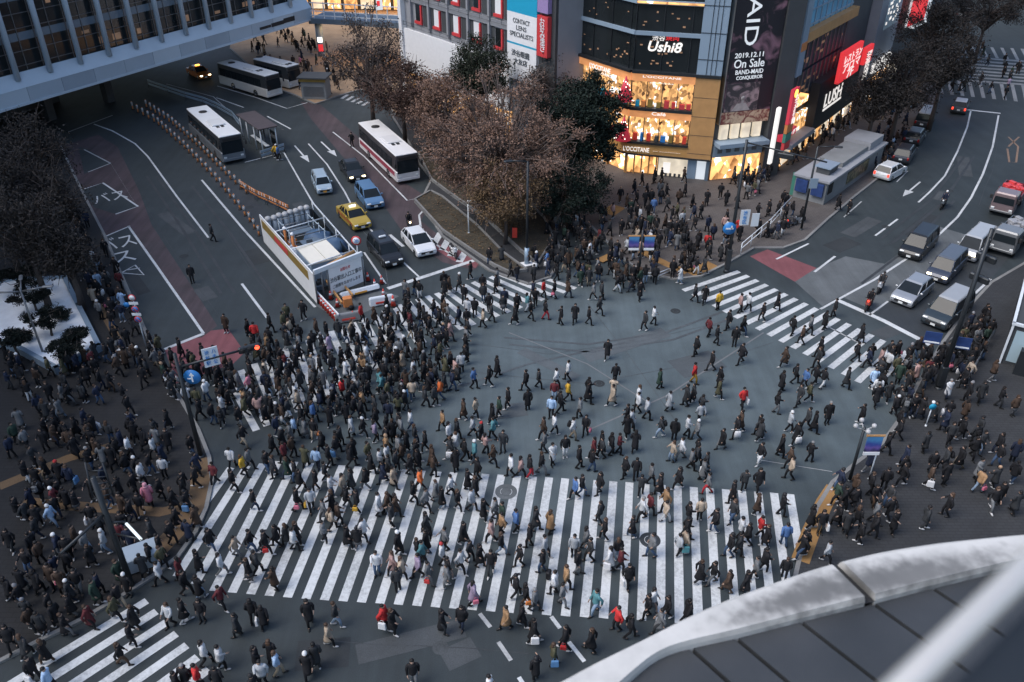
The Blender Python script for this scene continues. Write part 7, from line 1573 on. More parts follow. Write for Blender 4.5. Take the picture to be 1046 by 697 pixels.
# feet x, feet y, facing, top colour + garment, legs, hair, [+bag]   (read off the photograph)
HAND = '''55,707,R,Jj,k,s;38,696,R,Kj,k,s+w;50,678,L,Kc,o,d;62,642,L,Kc,k,s;33,636,U,Cc,c,g;95,642,R,Mc,k,b;77,631,L,Kc,g,s;84,608,D,Kj,g,s+w;61,592,L,Nj,k,s;102,619,R,Ec,k,s;121,634,R,Vj,k,d;43,608,U,Kc,k,s;14,614,U,Kc,k,l;33,587,D,Kj,k,s;15,565,D,Kc,c,s
74,574,D,Kp,k,s;92,568,R,Gj,l,w;111,567,L,Sj,l,w;57,540,R,Jj,l,w;60,522,R,Mj,k,w;72,522,U,Kc,k,s;22,532,R,Kc,k,s;31,537,R,Cj,k,l;98,540,D,Kj,g,s+w;36,522,L,Nc,k,s;137,661,R,Kj,k,s;127,680,R,Kj,o,d;140,642,L,Kc,k,b;176,640,D,Wj,k,d;190,636,R,Kc,w,s
206,612,U,Kc,k,s;208,635,D,Kj,k,s;186,592,L,Mc,k,l;166,598,L,Wj,k,s;168,581,R,Vj,k,b;192,608,R,Kj,k,s;228,622,R,Mj,k,s;126,599,R,Ec,k,b;212,680,R,Wj,k,l;205,704,R,Rj,k,s;228,684,R,Wp,k,s;184,710,R,Kj,k,s;197,709,D,Kh,g,q;244,650,L,Cc,c,s;260,636,U,Kc,k,s
271,642,U,Kc,k,l+w;264,684,R,Kh,k,s;279,677,U,Kc,k,d;270,700,D,Sp,k,s;285,690,R,Jj,b,d;262,714,R,Kj,k,s;252,718,L,Kc,k,s;316,692,D,Kc,k,w;324,682,U,Cc,c,s;337,660,R,Bc,k,b;317,638,D,Kc,k,l;344,640,R,Cj,l,b;225,705,U,Kj,k,s;393,642,R,Rp,k,s+w;401,639,R,Kc,k,d
452,647,R,Kc,c,l;472,642,D,Kp,n,s+k;423,699,D,Kj,g,s;402,722,R,Kc,k,s;517,643,L,Tc,k,s;533,640,R,Kc,k,s;545,657,R,Kc,k,s+w;565,680,R,Vj,k,d+b;577,664,L,Kj,k,s+r;547,694,U,Kc,k,h;500,714,R,Wj,k,s;521,718,L,Kc,k,s;603,666,L,Kc,k,d
261,522,R,Kc,k,l;240,503,R,Kj,k,s;274,484,R,Kj,j,s;221,495,D,Mj,k,s;238,479,U,Wj,k,s;250,487,R,Yj,k,d;203,500,L,Kj,k,s;190,512,R,Kc,k,s;203,540,L,Oc,k,s;195,554,U,Nc,k,s;217,562,R,Kh,j,s;243,570,R,Bj,g,s;205,585,R,Kc,k,l;228,588,R,Wj,g,l;258,564,R,Kj,j,s
273,566,R,Kj,k,s+r;284,559,L,Kh,k,s;294,557,L,Cc,k,d;300,552,R,Kc,k,s;309,556,R,Wp,k,s;256,594,L,Kc,k,s;264,587,R,Cj,k,s;282,602,L,Oc,k,l;305,522,R,Kj,k,s+p;319,522,D,Sj,k,s+y;332,555,R,Gj,k,s;340,542,R,Bj,k,d;332,532,L,Gc,c,s;347,537,R,Oj,k,s;356,560,R,Kc,k,s
355,519,R,Kj,k,s;360,502,L,Cc,k,l;339,507,R,Wj,j,s;324,502,L,Kc,k,s;308,502,R,Kh,k,s;350,522,L,Kc,k,d;353,502,R,Bj,k,l;366,524,L,Kj,k,s+y;358,559,U,Kc,n,s;372,552,R,Wp,k,l;380,484,R,Kc,k,s;389,480,R,Wj,k,s;388,527,R,Wc,k,s;397,526,L,Oj,k,b;405,527,R,Oc,k,l
408,532,L,Cj,k,s;423,515,R,Kj,k,s;430,502,L,Qj,k,s;436,522,R,Gj,k,s;436,547,R,Cc,k,l;452,520,R,Kc,k,s;446,512,R,Gc,c,b;461,508,R,Wj,k,s;468,522,R,Kj,k,d;482,522,R,Sp,k,s;478,502,R,Kc,k,s;486,510,L,Kj,k,s;494,532,R,Kc,k,l;506,532,R,Gj,c,s;502,555,L,Dj,k,s
512,567,R,Kj,k,s;408,567,R,Kc,k,w;427,572,R,Kj,k,s;436,564,L,Kc,k,l;386,587,D,Wj,j,s;402,587,L,Dc,k,d;411,592,R,Bp,k,d;407,604,U,Cj,k,s;432,577,R,Aj,k,s;428,590,L,Lj,k,s;438,597,R,Gj,g,s+r;452,577,R,Wj,k,r;455,562,L,Gj,k,s;471,585,R,Wj,k,s;458,592,R,Kj,k,s
457,600,L,Gj,g,s;474,557,R,Kc,k,s;480,574,R,Cj,k,s;483,575,R,Kc,k,l;496,582,D,Kj,k,s;484,618,R,Lc,k,l+p;522,487,L,Wj,k,s;532,488,R,Dj,k,l;541,488,R,Kj,r,s;553,485,R,Kj,g,b;594,507,R,Kj,j,s;587,510,L,Uj,k,s;612,505,L,Kj,k,s;612,535,L,Cj,c,s;617,552,L,Kj,k,s
547,542,R,Cc,k,l;562,545,R,Tc,k,d;527,544,R,Uj,k,s;520,547,L,Tj,k,s;507,532,L,Ej,k,s;541,559,L,Kj,k,l;531,579,L,Kj,k,s;556,570,R,Sj,k,s;554,585,L,Kj,k,s+t;586,570,D,Sj,k,s;590,586,R,Kj,g,s;598,562,R,Gj,k,l;602,574,L,Cj,k,s;630,572,U,Kj,k,s;622,582,L,Wc,k,l+w
633,584,R,Mj,k,s;641,600,D,Kj,k,s+w;578,602,R,Tj,k,b;566,607,L,Wp,k,s;574,619,R,Gj,g,s;527,611,R,Kj,k,s;537,619,R,Kj,k,s+q;546,624,R,Gj,c,q;608,627,L,Aj,l,s;630,644,L,Rj,k,s;643,652,R,Kj,k,l;665,569,L,Gj,g,s;645,549,L,Kc,k,s;655,532,L,Wj,k,s;663,527,R,Mj,k,s
654,507,U,Cj,k,s;664,496,R,Gj,k,s;649,490,U,Kj,k,s;638,488,L,Kp,k,b;673,507,L,Kc,k,l;679,522,L,Tj,k,d;666,624,R,Wj,k,s;662,629,L,Kj,k,s;673,647,L,Gc,c,s;679,534,R,Bj,w,s;692,500,L,Kj,k,s;705,480,R,Gj,k,s;711,482,L,Cc,k,s;724,487,R,Gc,k,s+w;722,505,L,Gj,r,s
714,532,U,Bj,k,s;702,537,R,Kj,k,s;729,544,L,Kj,k,s;700,552,R,Kc,k,l;692,568,R,Sj,k,s;696,572,L,Bj,k,s+a;747,514,L,Kj,k,s;759,502,U,Cj,k,s;773,502,D,Kh,k,s;747,534,L,Cj,j,d;772,526,R,Oc,k,b;762,557,L,Kc,k,s;755,552,R,Wj,k,s;775,550,R,Rj,k,s;781,559,L,Kc,k,l
753,567,R,Cp,k,s;744,569,L,Kj,k,s;797,527,R,Kj,k,s;800,558,U,Uj,j,s;817,572,L,Kc,k,s;779,584,R,Kj,k,s;770,592,L,Gj,k,s;800,592,U,Kc,k,l;727,597,L,Kj,k,s;720,598,R,Kc,k,s;742,605,L,Oc,o,s;760,607,R,Kj,k,s;680,632,L,Kj,k,d;701,637,R,Kc,k,s;775,475,L,Kj,w,s;806,490,L,Bj,k,s
870,522,D,Kp,k,s;890,519,D,Kc,o,l;852,517,L,Ej,k,s;859,522,R,Kc,k,s;836,547,D,Kj,k,s+w;826,542,R,Kc,k,l;853,539,L,Kc,k,s;842,577,R,Sj,k,s;820,567,R,Kj,k,s;862,547,D,Cc,k,s;872,542,R,Kj,k,d;876,557,L,Kj,k,s;891,537,R,Gj,k,s;905,520,L,Cj,j,s;901,503,U,Kj,k,s
757,418,D,Rj,k,s+w;755,441,L,Oc,k,s;751,448,L,Kj,k,s+w;774,445,L,Kc,k,s;779,447,R,Cc,k,l;805,442,R,Sj,k,w;815,415,L,Cj,c,s;830,442,R,Kc,k,l;823,439,L,Cj,k,s;812,454,L,Kc,k,s+w;805,478,L,Oj,k,s;796,467,R,Kc,k,b;716,424,R,Cc,k,s;714,433,U,Sj,k,s;711,477,R,Cj,k,s
600,412,R,Kc,k,s;625,415,L,Bc,k,s;598,445,D,Kj,k,s+p;640,434,L,Kj,k,s;640,447,U,Kc,k,s;644,439,R,Sj,k,s+w;651,422,L,Wj,k,s;660,429,R,Sj,k,s;655,419,L,Wp,k,d;674,447,L,Cj,l,s+k;688,450,U,Kh,k,s;683,420,R,Sc,k,s;700,415,L,Cc,c,s;686,472,L,Bj,l,d;701,447,R,Wj,k,s
711,450,L,Gj,c,w;695,470,L,Wj,g,s;711,470,R,Kj,k,s;614,462,R,Kc,k,s;617,464,L,Cj,k,s;624,465,R,Kj,k,l+w;632,464,R,Mj,k,s;606,469,L,Mj,k,s;604,482,R,Kj,j,s;648,462,U,Kc,k,l;474,429,L,Oc,k,s;486,427,R,Bj,k,s;503,435,R,Kc,k,l;510,427,L,Ej,k,s;519,418,L,Kj,k,s
539,419,U,Kc,k,s;504,449,L,Aj,k,s;514,462,D,Cj,c,s;483,447,R,Sj,k,s;492,452,L,Kj,k,r;496,464,R,Dj,k,l;485,472,L,Aj,k,w;504,476,R,Oj,k,d;488,490,L,Kp,k,s;563,427,D,Jj,k,s;572,422,R,Kj,k,s;555,449,L,Oj,k,s;566,444,R,Wj,k,s;556,462,L,Gj,c,s;564,475,D,Wc,k,s
577,467,D,Kj,w,l;585,449,R,Wj,b,s+k;592,427,L,Gj,k,s;580,410,R,Yj,k,s;599,482,R,Kj,k,s;355,432,U,Kc,k,s;372,447,R,Kj,k,w;384,452,R,Lj,k,l;398,432,U,Nj,k,s;402,451,U,Kc,k,b;406,447,R,Gj,k,s;396,467,R,Tj,k,t;416,462,L,Kc,k,l;426,472,R,Kc,k,d;435,462,L,Kj,k,s
442,477,R,Oc,o,b;408,467,L,Gp,k,s;362,470,L,Kc,k,s;377,474,R,Vj,k,s;388,482,L,Wj,k,s;459,454,R,Wj,k,l;466,482,U,Kc,k,l;405,482,R,Cj,k,s;412,480,L,Oj,k,s;420,487,R,Kj,k,d;398,487,L,Cc,k,s;443,487,R,Oj,k,b;284,446,R,Nj,n,s;338,436,U,Kc,k,s;322,449,D,Kj,b,d+q
345,462,R,Kc,k,s;302,447,R,Jj,k,s;292,474,L,Mj,k,s;300,467,R,Oj,k,l;313,477,U,Vc,k,b;325,480,U,Jj,n,s;337,477,R,Kj,k,s;256,480,R,Gj,k,s;303,492,L,Kj,j,s;155,519,U,Pc,k,p;148,497,R,Wp,k,s;190,505,R,Kj,k,s;170,490,D,Wj,k,s;135,470,R,Wj,k,s;143,490,R,Kj,k,w;160,470,L,Sj,k,s
60,440,R,Kc,k,s;50,450,R,Kj,k,s;95,455,L,Oj,k,s;30,462,R,Gj,k,s;65,495,U,Kc,k,r;38,480,R,Cj,k,s;15,470,L,Nj,k,s;80,470,R,Kc,k,s;118,480,D,Kc,k,l;110,500,R,Nj,k,s;125,510,L,Kc,c,s'''
# farther walkers seen one by one (they go into the crowd mass)
FAR = '''709,309,R,Cj,k;719,310,D,Kc,k;733,317,U,Yj,k;743,337,L,Kj,k;755,320,R,Dj,k;763,319,R,Wj,k;778,329,L,Kj,k;793,317,R,Kc,k;808,343,R,Kj,k;818,352,L,Oj,k;826,342,R,Gj,k;841,337,R,Kc,k;851,324,L,Kj,k;836,365,L,Kc,k;873,370,R,Kj,k;878,350,R,Kc,k;897,377,R,Dj,k;905,380,R,Wj,k;893,415,D,Kc,k;863,397,R,Cc,k;800,375,L,Oc,k;811,392,R,Kj,k;821,397,L,Uj,k;831,394,R,Kj,k;839,397,R,Kj,w;818,412,R,Vj,k;723,344,R,Mj,k;731,352,R,Kj,k;726,379,L,Kj,c;734,395,L,Kc,k;708,392,R,Rj,y;701,412,L,Cc,k;429,305,D,Kj,w;415,319,R,Kc,k;477,334,U,Kj,k;502,329,R,Cj,k;494,335,L,Bj,k;526,332,L,Kc,k;542,327,R,Kj,k;557,327,R,Kj,r;573,332,L,Kj,k;587,330,D,Kc,k;601,332,R,Kj,k;612,322,R,Cj,k;653,307,D,Kc,k;658,338,L,Cj,k;667,332,R,Wj,k;620,367,D,Kc,k;673,397,R,Ec,k;628,392,U,Kj,k;626,407,U,Bj,k;580,389,L,Wj,k;568,397,R,Wj,k;566,409,D,Mj,l;550,397,R,Cj,k;537,400,L,Kj,k;508,385,R,Kc,k;500,395,L,Kj,k;601,407,R,Kc,k;630,299,R,Kj,w;614,307,R,Cj,k;606,307,L,Gj,k;450,409,L,Qj,j;423,388,R,Wj,k;410,407,R,Cj,k;391,404,L,Aj,k;484,397,R,Uj,k;232,340,D,Oc,k;197,289,D,Kj,k;218,247,R,Cj,k;294,330,D,Vj,k;255,345,R,Kc,k;277,340,R,Kj,k;311,327,D,Kj,k;370,330,R,Rj,k;396,320,R,Kc,k;453,318,R,Kj,k;458,330,L,Gj,k;478,345,L,Cj,k;262,350,U,Rj,k;285,164,R,Uj,k;282,163,R,Yj,k;680,205,R,Kj,k;699,203,L,Kc,k;721,212,D,Kc,k;735,205,U,Kj,k;741,212,U,Kc,k;752,215,R,Cj,k;668,189,L,Kc,k;675,188,R,Kj,k;698,188,R,Oj,k;655,192,R,Kj,k;762,205,L,Gj,k;773,225,R,Kj,k;784,222,L,Kc,k;660,205,R,Kc,k;640,215,R,Oc,k;650,212,L,Kj,k;866,220,L,Kj,k;855,216,R,Kc,k;360,150,D,Kj,k;555,305,R,Rj,k'''
def parse(txt):
    out = []
    for rec in txt.replace('\n', ';').split(';'):
        q = rec.split(',')
        if len(q) < 5: continue
        bag = None; hair = q[5] if len(q) > 5 else 's'
        if '+' in hair: hair, bag = hair.split('+')
        out.append(dict(px=float(q[0]), py=float(q[1]), d=q[2], top=q[3][0], gar=q[3][1], leg=q[4], hair=hair or 's', bag=bag))
    return out
rp = random.Random(21)
ppl = parse(HAND); far = parse(FAR)
def ground_pt(px, py): return G(px, py)
occupied = {}
def free(p, r=.48):
    kx, ky = int(p.x // 1), int(p.y // 1)
    for i in (-1, 0, 1):
        for j in (-1, 0, 1):
            for q in occupied.get((kx + i, ky + j), ()):
                if (q - p).length_squared < r * r: return False
    return True
def occupy(p): occupied.setdefault((int(p.x // 1), int(p.y // 1)), []).append(p)
def blocked(p): return False
for q in ppl + far:
    p = G(q['px'], q['py'])
    for _ in range(30):
        if free(p, .42): break
        p = G(q['px'], q['py']) + Vector((rp.uniform(-.5, .5), rp.uniform(-.5, .5), 0))
    q['p'] = p; occupy(p)
TOPW = [('K', 56), ('C', 18), ('N', 8), ('G', 6), ('S', 4), ('W', 5), ('B', 3), ('T', 2), ('O', 7), ('V', 2), ('M', 2), ('J', .5), ('L', .5), ('E', 2), ('D', 1.5), ('U', .3), ('R', .4), ('P', .3), ('A', .5)]
LEGW = [('k', 46), ('c', 12), ('n', 8), ('j', 12), ('l', 4), ('g', 6), ('b', 3), ('w', 2), ('o', 2), ('s', 4), ('t', 2)]
HAIRW = [('s', 52), ('l', 20), ('b', 9), ('d', 8), ('w', 2), ('k', 3), ('c', 2), ('g', 1.5), ('q', 1.5), ('t', .7), ('h', 1.5)]
def pick(W): return rp.choices([w[0] for w in W], [w[1] for w in W])[0]
def rand_person(p, dark=0.0, d=None):
    top = pick(TOPW)
    if rp.random() < dark and top in 'WSBTJLPRAD': top = rp.choice('KKCNO')
    return dict(px=PX(p)[0], py=PX(p)[1], p=p, d=d or rp.choice('LLRRRUD'), top=top, gar=rp.choice('ccjjjph'), leg=pick(LEGW), hair=pick(HAIRW), bag=rp.choice('wwkkkgpb') if rp.random() < .09 else None)
def fill(poly, n, dark=0.0, r=.5, dirs=None, z=0.0):
    xs_ = [q[0] for q in poly]; ys_ = [q[1] for q in poly]; out = []; tries = 0
    while len(out) < n and tries < n * 60:
        tries += 1; x, y = rp.uniform(min(xs_), max(xs_)), rp.uniform(min(ys_), max(ys_))
        if not in_poly(x, y, poly): continue
        p = G(x, y)
        if not free(p, r): continue
        occupy(p); out.append(rand_person(p, dark, rp.choice(dirs) if dirs else None))
    return out
FILLS = []
FILLS += fill([(-12, 388), (60, 392), (120, 375), (168, 400), (205, 452), (212, 500), (170, 572), (110, 640), (20, 690), (-12, 700)], 120, .97, .55, 'RRLUD')
FILLS += fill([(150, 352), (240, 378), (290, 338), (352, 338), (395, 330), (440, 322), (478, 350), (476, 390), (440, 420), (360, 432), (250, 436), (205, 440), (168, 402)], 235, .12, .46, 'RRRLLU')
FILLS += fill([(205, 436), (360, 430), (470, 440), (480, 478), (420, 498), (350, 512), (300, 500), (240, 470)], 30, .1, .5, 'RRLL')
FILLS += fill([(395, 312), (450, 290), (500, 268), (560, 262), (604, 285), (585, 305), (480, 335), (420, 330)], 48, .15, .5, 'RLUD')
FILLS += fill([(604, 236), (634, 198), (668, 196), (706, 215), (742, 232), (764, 246), (738, 276), (690, 292), (640, 300), (592, 292), (590, 262)], 118, .3, .48, 'RLUD')
FILLS += fill([(552, 205), (604, 236), (592, 285), (560, 262)], 28, .3, .6)
FILLS += fill([(740, 186), (790, 180), (830, 160), (858, 140), (890, 115), (850, 112), (800, 165), (770, 205)], 60, .6, .7)
FILLS += fill([(760, 240), (800, 210), (815, 225), (830, 236), (780, 252)], 10, .6, .7)
FILLS += fill([(848, 505), (905, 450), (945, 385), (1000, 330), (1020, 372), (1046, 400), (1046, 540), (960, 548), (852, 568)], 56, .7, .7, 'RLUD')
FILLS += fill([(880, 372), (935, 362), (960, 372), (930, 430), (900, 425)], 34, .6, .5, 'RLUD')
FILLS += fill([(955, 370), (1000, 325), (1012, 350), (985, 400)], 26, .7, .5)
FILLS += fill([(70, 205), (106, 250), (150, 345), (128, 366), (104, 330), (80, 280)], 44, .6, .7, 'UD')
FILLS += fill([(0, 366), (40, 388), (104, 366), (150, 362), (190, 420), (120, 372), (60, 394), (0, 396)], 26, .7, .55)
FILLS += fill([(955, 45), (1046, 52), (1046, 108), (955, 96)], 36, .8, .8)
FILLS += fill([(240, 30), (300, 30), (345, 60), (352, 96), (325, 104), (285, 84), (262, 62)], 70, .5, .8)
FILLS += fill([(352, 60), (400, 60), (404, 112), (360, 95)], 25, .5, .9)
FILLS += fill([(900, 110), (946, 100), (940, 126), (900, 175), (880, 180)], 30, .8, .8)
FILLS += fill([(700, 320), (930, 400), (830, 480), (700, 460)], 12, .3, 1.2)
allp = ppl + FILLS
# the 300 figures that show largest become single people, the rest one crowd
LEDGE = [(560, 705), (565, 697), (608, 674), (650, 655), (700, 628), (745, 608), (790, 592), (850, 572), (900, 560), (960, 551), (1046, 543), (1046, 705)]
def size_px(q): y = q['py']; return (y + 210) * (1680 - y)
def in_view(q):
    x, y = q['px'], q['py']; h = 23
    hx = x - (x - 515) * h / (1680 - y) * -1
    hp = PX((q['p'].x, q['p'].y, 1.45))
    return 3 < hp[0] < 1043 and 4 < hp[1] < 694 and not in_poly(hp[0], hp[1] + 3, LEDGE)
vis = [q for q in allp if in_view(q)]
vis.sort(key=lambda q: -size_px(q))
SINGLE = vis[:300]
ids = set(id(q) for q in SINGLE); CROWD = [q for q in vis if id(q) not in ids] + far
print('people', len(allp), 'in view', len(vis), 'single', len(SINGLE), 'crowd', len(CROWD), 'cut y', SINGLE[-1]['py'])
def heading_of(d): return {'R': 0, 'U': PI / 2, 'L': PI, 'D': -PI / 2}[d]
def ground_z(px, py): return 0.0
PAVE = [[(p[0], p[1]) for p in GP(plaza_edge)] + [(-70, 12), (-110, 40), (-110, 100)], [(p[0], p[1]) for p in GP(shop_edge + [(945, 60), (870, 60), (800, 100), (640, 120), (560, 150)])], [(p[0], p[1]) for p in GP(right_edge)] + [(90, 70), (70, 12), (12, 12)], [(p[0], p[1]) for p in GP(top_edge + [(420, 118), (560, 60), (480, 10), (240, 10)])]]
def standing_z(p):
    for P in PAVE:
        if in_poly(p.x, p.y, P): return .13
    return .0
for q in SINGLE + CROWD:
    q['z'] = standing_z(q['p']); q['rz'] = heading_of(q['d']) + rp.uniform(-.45, .45); q['s'] = rp.uniform(.92, 1.02)
    q['pose'] = rp.choice(['stride', 'stride_other', 'stride', 'stride_other', 'step', 'phone', 'pockets', 'pockets_other', 'carry', 'stroll', 'pockets', 'stroll'] if q['d'] in 'LR' else ['step', 'stride', 'stand', 'stroll', 'phone', 'pockets', 'carry', 'stand', 'point'])
    q['shoe'] = 'w' if rp.random() < .3 else 'k'; q['jit'] = rp.uniform(.85, 1.25)
# ---- wording: every person's look, then where, until it singles one out
def zone(q):
    x, y = q['px'], q['py']; w = q['p']
    top = interp(x, [187, 254, 288, 367, 448, 545, 642, 807], [520, 476, 471, 477, 482, 487, 493, 505]); bot = interp(x, [187, 218, 311, 424, 538, 656, 830], [590, 604, 612, 619, 627, 634, 648])
    left = interp(y, [476, 590], [250, 183]); right = interp(y, [505, 648], [812, 835])
    if y < top and x > 205 and x < 845: return ['above near zebra'] + (['at far left'] if x < 330 else ['toward left'] if x < 470 else ['at centre'] if x < 620 else ['toward right'] if x < 730 else ['at far right'])
    if left <= x <= right and top <= y <= bot:
        k = int((x - left) / (right - left) * 5); return ['on near zebra'] + [['left end', 'left half', 'middle', 'right half', 'right end'][min(k, 4)]]
    if x > 800: return ['at right pavement corner', 'near banner post' if y < 530 else 'by the kerb']
    if y > bot and x >= 205: return ['below near zebra', ['under its left end', 'under its left half', 'under its middle', 'by white parapet'][0 if x < 300 else 1 if x < 420 else 2 if x < 540 else 3]]
    if x > 105 and y > 608: return ['on corner zebra', 'lower left']
    if y > 655: return ['on corner zebra', 'bottom left']
    return ['on dark plaza', 'at its top' if y < 480 else 'near pink coat' if (x > 110 and y < 560) else 'by left edge' if x < 60 else 'before guide pylon' if y < 600 else 'at its bottom']
used_labels = {}
def looks(q):
    t = CC[q['top']][0]; g = GAR[q['gar']]; base = 'person in ' + (g[0] + ' ' if g[0] else '') + t + ' ' + g[1]
    hair = HAIR[q['hair']][0]; leg = LEG[q['leg']][0]; shoe = 'white shoes' if q['shoe'] == 'w' else 'black shoes'
    return [base + ' and ' + leg, base + ' with ' + hair, base + ', ' + hair + ', ' + leg, base + ', ' + leg + ', ' + shoe, base + ', ' + hair + ', ' + leg + ', ' + shoe]
for it in range(400):
    from collections import Counter
    cand = []
    cnt = [Counter(), Counter(), Counter(), Counter(), Counter()]
    for q in SINGLE:
        z = zone(q); L_ = looks(q); q['_z'] = z; q['_l'] = L_
    forms = lambda q: [f'{l} {q["_z"][0]}' for l in q['_l']] + [f'{l} {q["_z"][0]} {q["_z"][1]}' for l in q['_l']]
    cnts = Counter()
    for q in SINGLE:
        for f in set(forms(q)): cnts[f] += 1
    bad = []
    for q in SINGLE:
        ok = [f for f in forms(q) if cnts[f] == 1 and len(f.replace(',', '').split()) <= 16]
        if ok: q['label'] = min(ok, key=lambda f: len(f.split()))
        else: bad.append(q)
    if not bad: break
    hand_ids = set(id(q) for q in ppl)
    for q in bad:
        q['shoe'] = rp.choice('wk'); q['hair'] = pick([(h, w) for h, w in HAIRW if h not in 'wtr'])
        if rp.random() < .5: q['leg'] = pick(LEGW)
        if id(q) not in hand_ids or rp.random() < .3: q['gar'] = rp.choice('cjph')
print('label rounds', it, 'unresolved', len(bad))
# dark coats look alike from up here: tie each such person to the nearest brightly dressed one
dark = lambda c: 'd' if c in 'KCNOE' else 'p' if c in 'WS' else c
seen = Counter((q['top'], q['gar'], q['_z'][0]) for q in SINGLE)
marks = [q for q in SINGLE if q['top'] in 'RYQPUAJLBTWDM' and seen[(q['top'], q['gar'], q['_z'][0])] == 1]
alike = Counter((dark(q['top']), tuple(q['_z'])) for q in SINGLE)
tied = {}
for q in SINGLE:
    if any(q is m_ for m_ in marks): continue
    best = sorted((m_ for m_ in marks), key=lambda m_: (m_['p'] - q['p']).length)[:3]
    g = GAR[q['gar']]; base = 'person in ' + (g[0] + ' ' if g[0] else '') + CC[q['top']][0] + ' ' + g[1]; leg = LEG[q['leg']][0]; opts = []
    for m_ in best:
        dx, dy = q['px'] - m_['px'], q['py'] - m_['py']
        w_ = ('left of' if dx < 0 else 'right of') if abs(dx) > abs(dy) * 1.2 else ('behind' if dy < 0 else 'in front of')
        gm = GAR[m_['gar']]; mk_ = 'person in ' + (gm[0] + ' ' if gm[0] else '') + CC[m_['top']][0] + ' ' + gm[1] + ' ' + m_['_z'][0]
        if (m_['p'] - q['p']).length < 7: opts += [f'{base} and {leg}, {w_} {mk_}', f'{base}, {w_} {mk_}']
    tied[id(q)] = [o for o in opts if len(o.replace(',', '').split()) <= 16]
tc_ = Counter(o for v in tied.values() for o in set(v)); nt_ = 0
for q in SINGLE:
    ok = [o for o in tied.get(id(q), []) if tc_[o] == 1]
    if ok and alike[(dark(q['top']), tuple(q['_z']))] > 1: q['label'] = ok[0]; nt_ += 1
print('labels tied to a neighbour', nt_, 'markers', len(marks))
shades = lambda c, j: (c[0] * j, c[1] * j, c[2] * j, 1)
def make_person(q, group='people nearest the viewer on the crossing and plaza'):
    p = POSES[q['pose']]; o = bpy.data.objects.new('person', BODY[q['pose']]); COL.objects.link(o)
    o.location = (q['p'].x, q['p'].y, q['z'] + .012); o.rotation_euler.z = q['rz']; o.scale = (q['s'],) * 3
    tag(o, q.get('label'), 'person', group)
    def part(name, key, f, m, col):
        c = bpy.data.objects.new(name, mesh_of(key, f, m)); COL.objects.link(c); c.parent = o; c.color = shades(col, q['jit']); return c
    kind = GAR[q['gar']][2]; skirt = q['leg'] in 'st'
    part({'coat': 'coat', 'jacket': 'jacket', 'puffer': 'puffer_jacket', 'parka': 'parka'}[kind], ('c', q['pose'], kind), lambda: coat_mb(p, kind).mesh('garment'), 'cloth', CC[q['top']][1])
    part('skirt' if skirt else 'trousers', ('l', q['pose'], skirt), lambda: legs_mb(p, skirt).mesh('garment'), 'cloth', LEG[q['leg']][1])
    for sd_ in (-1, 1): part('shoe', ('s', q['pose'], sd_), lambda: shoes_mb(p, (sd_,)).mesh('shoe'), 'leather', (.4, .4, .4) if q['shoe'] == 'w' else (.015, .015, .015))
    hw, hk, hc = HAIR[q['hair']]; part('hair' if 'hair' in hw else 'hood' if 'hood' in hw else 'cap' if 'cap' in hw else 'beanie', ('h', hk), lambda: hair_mb(hk).mesh('hair'), 'hair', hc)
    return o
def bag_mesh(kind, side=1):
    b = MB()
    if kind == 'backpack': b.box((-.24, 0, 1.17), (.17, .30, .42), 0, .06); b.box((-.34, 0, 1.10), (.07, .22, .2), 0, .025); b.tube([(-.16, .1, 1.36), (-.02, .13, 1.44), (.08, .12, 1.3)], .022, 5); b.tube([(-.16, -.1, 1.36), (-.02, -.13, 1.44), (.08, -.12, 1.3)], .022, 5)
    elif kind == 'trolley case': b.box((-.42, .28, .32), (.24, .36, .52), 0, .05); b.tube([(-.36, .2, .55), (-.24, .22, .82)], .014, 5); b.tube([(-.36, .36, .55), (-.24, .30, .82)], .014, 5); b.tube([(-.42, .14, .05), (-.42, .42, .05)], .045, 8)
    else:
        h, w = (.42, .40) if kind != 'handbag' else (.24, .30); zc = .58; b.box((.04, .33, zc), (w, .15, h), 0, .03, (.9, .8)); b.tube([(-.06, .30, zc + h / 2 - .02), (-.02, .29, zc + h / 2 + .12), (.1, .29, zc + h / 2 + .12), (.14, .30, zc + h / 2 - .02)], .011, 5)
    if side < 0: b.v = [(x, -y, z) for x, y, z in b.v]; b.f = [f[::-1] for f in b.f]
    return b.mesh('bag')
nb = 0
for q in SINGLE:
    make_person(q)
    if q['bag']:
        bc, bk, col = BAG[q['bag']]; sd_ = -1 if math.cos(q['rz']) > 0 else 1; key = ('bag', bk, sd_); o = bpy.data.objects.new(bk.replace(' ', '_'), mesh_of(key, lambda: bag_mesh(bk, sd_), 'leather')); COL.objects.link(o)
        o.location = (q['p'].x, q['p'].y, q['z'] + .012); o.rotation_euler.z = q['rz']; o.scale = (q['s'],) * 3; o.color = shades(col, 1)
        good = sorted([q['label']] + [f for f in forms(q) if cnts[f] == 1], key=lambda f: len(f.split())); lab = None
        for pre in (f'{bc} {bk} of ', f'{bc} {bk.split()[0]} of '):
            for f in good:
                if lab is None and len((pre + f).replace(',', '').split()) <= 16: lab = pre + f
        lab = lab or f'{bc} {bk} of ' + ' '.join(good[0].replace(',', '').split()[:12])
        tag(o, lab, 'bag', 'bags carried by the people'); nb += 1
print('bags', nb)
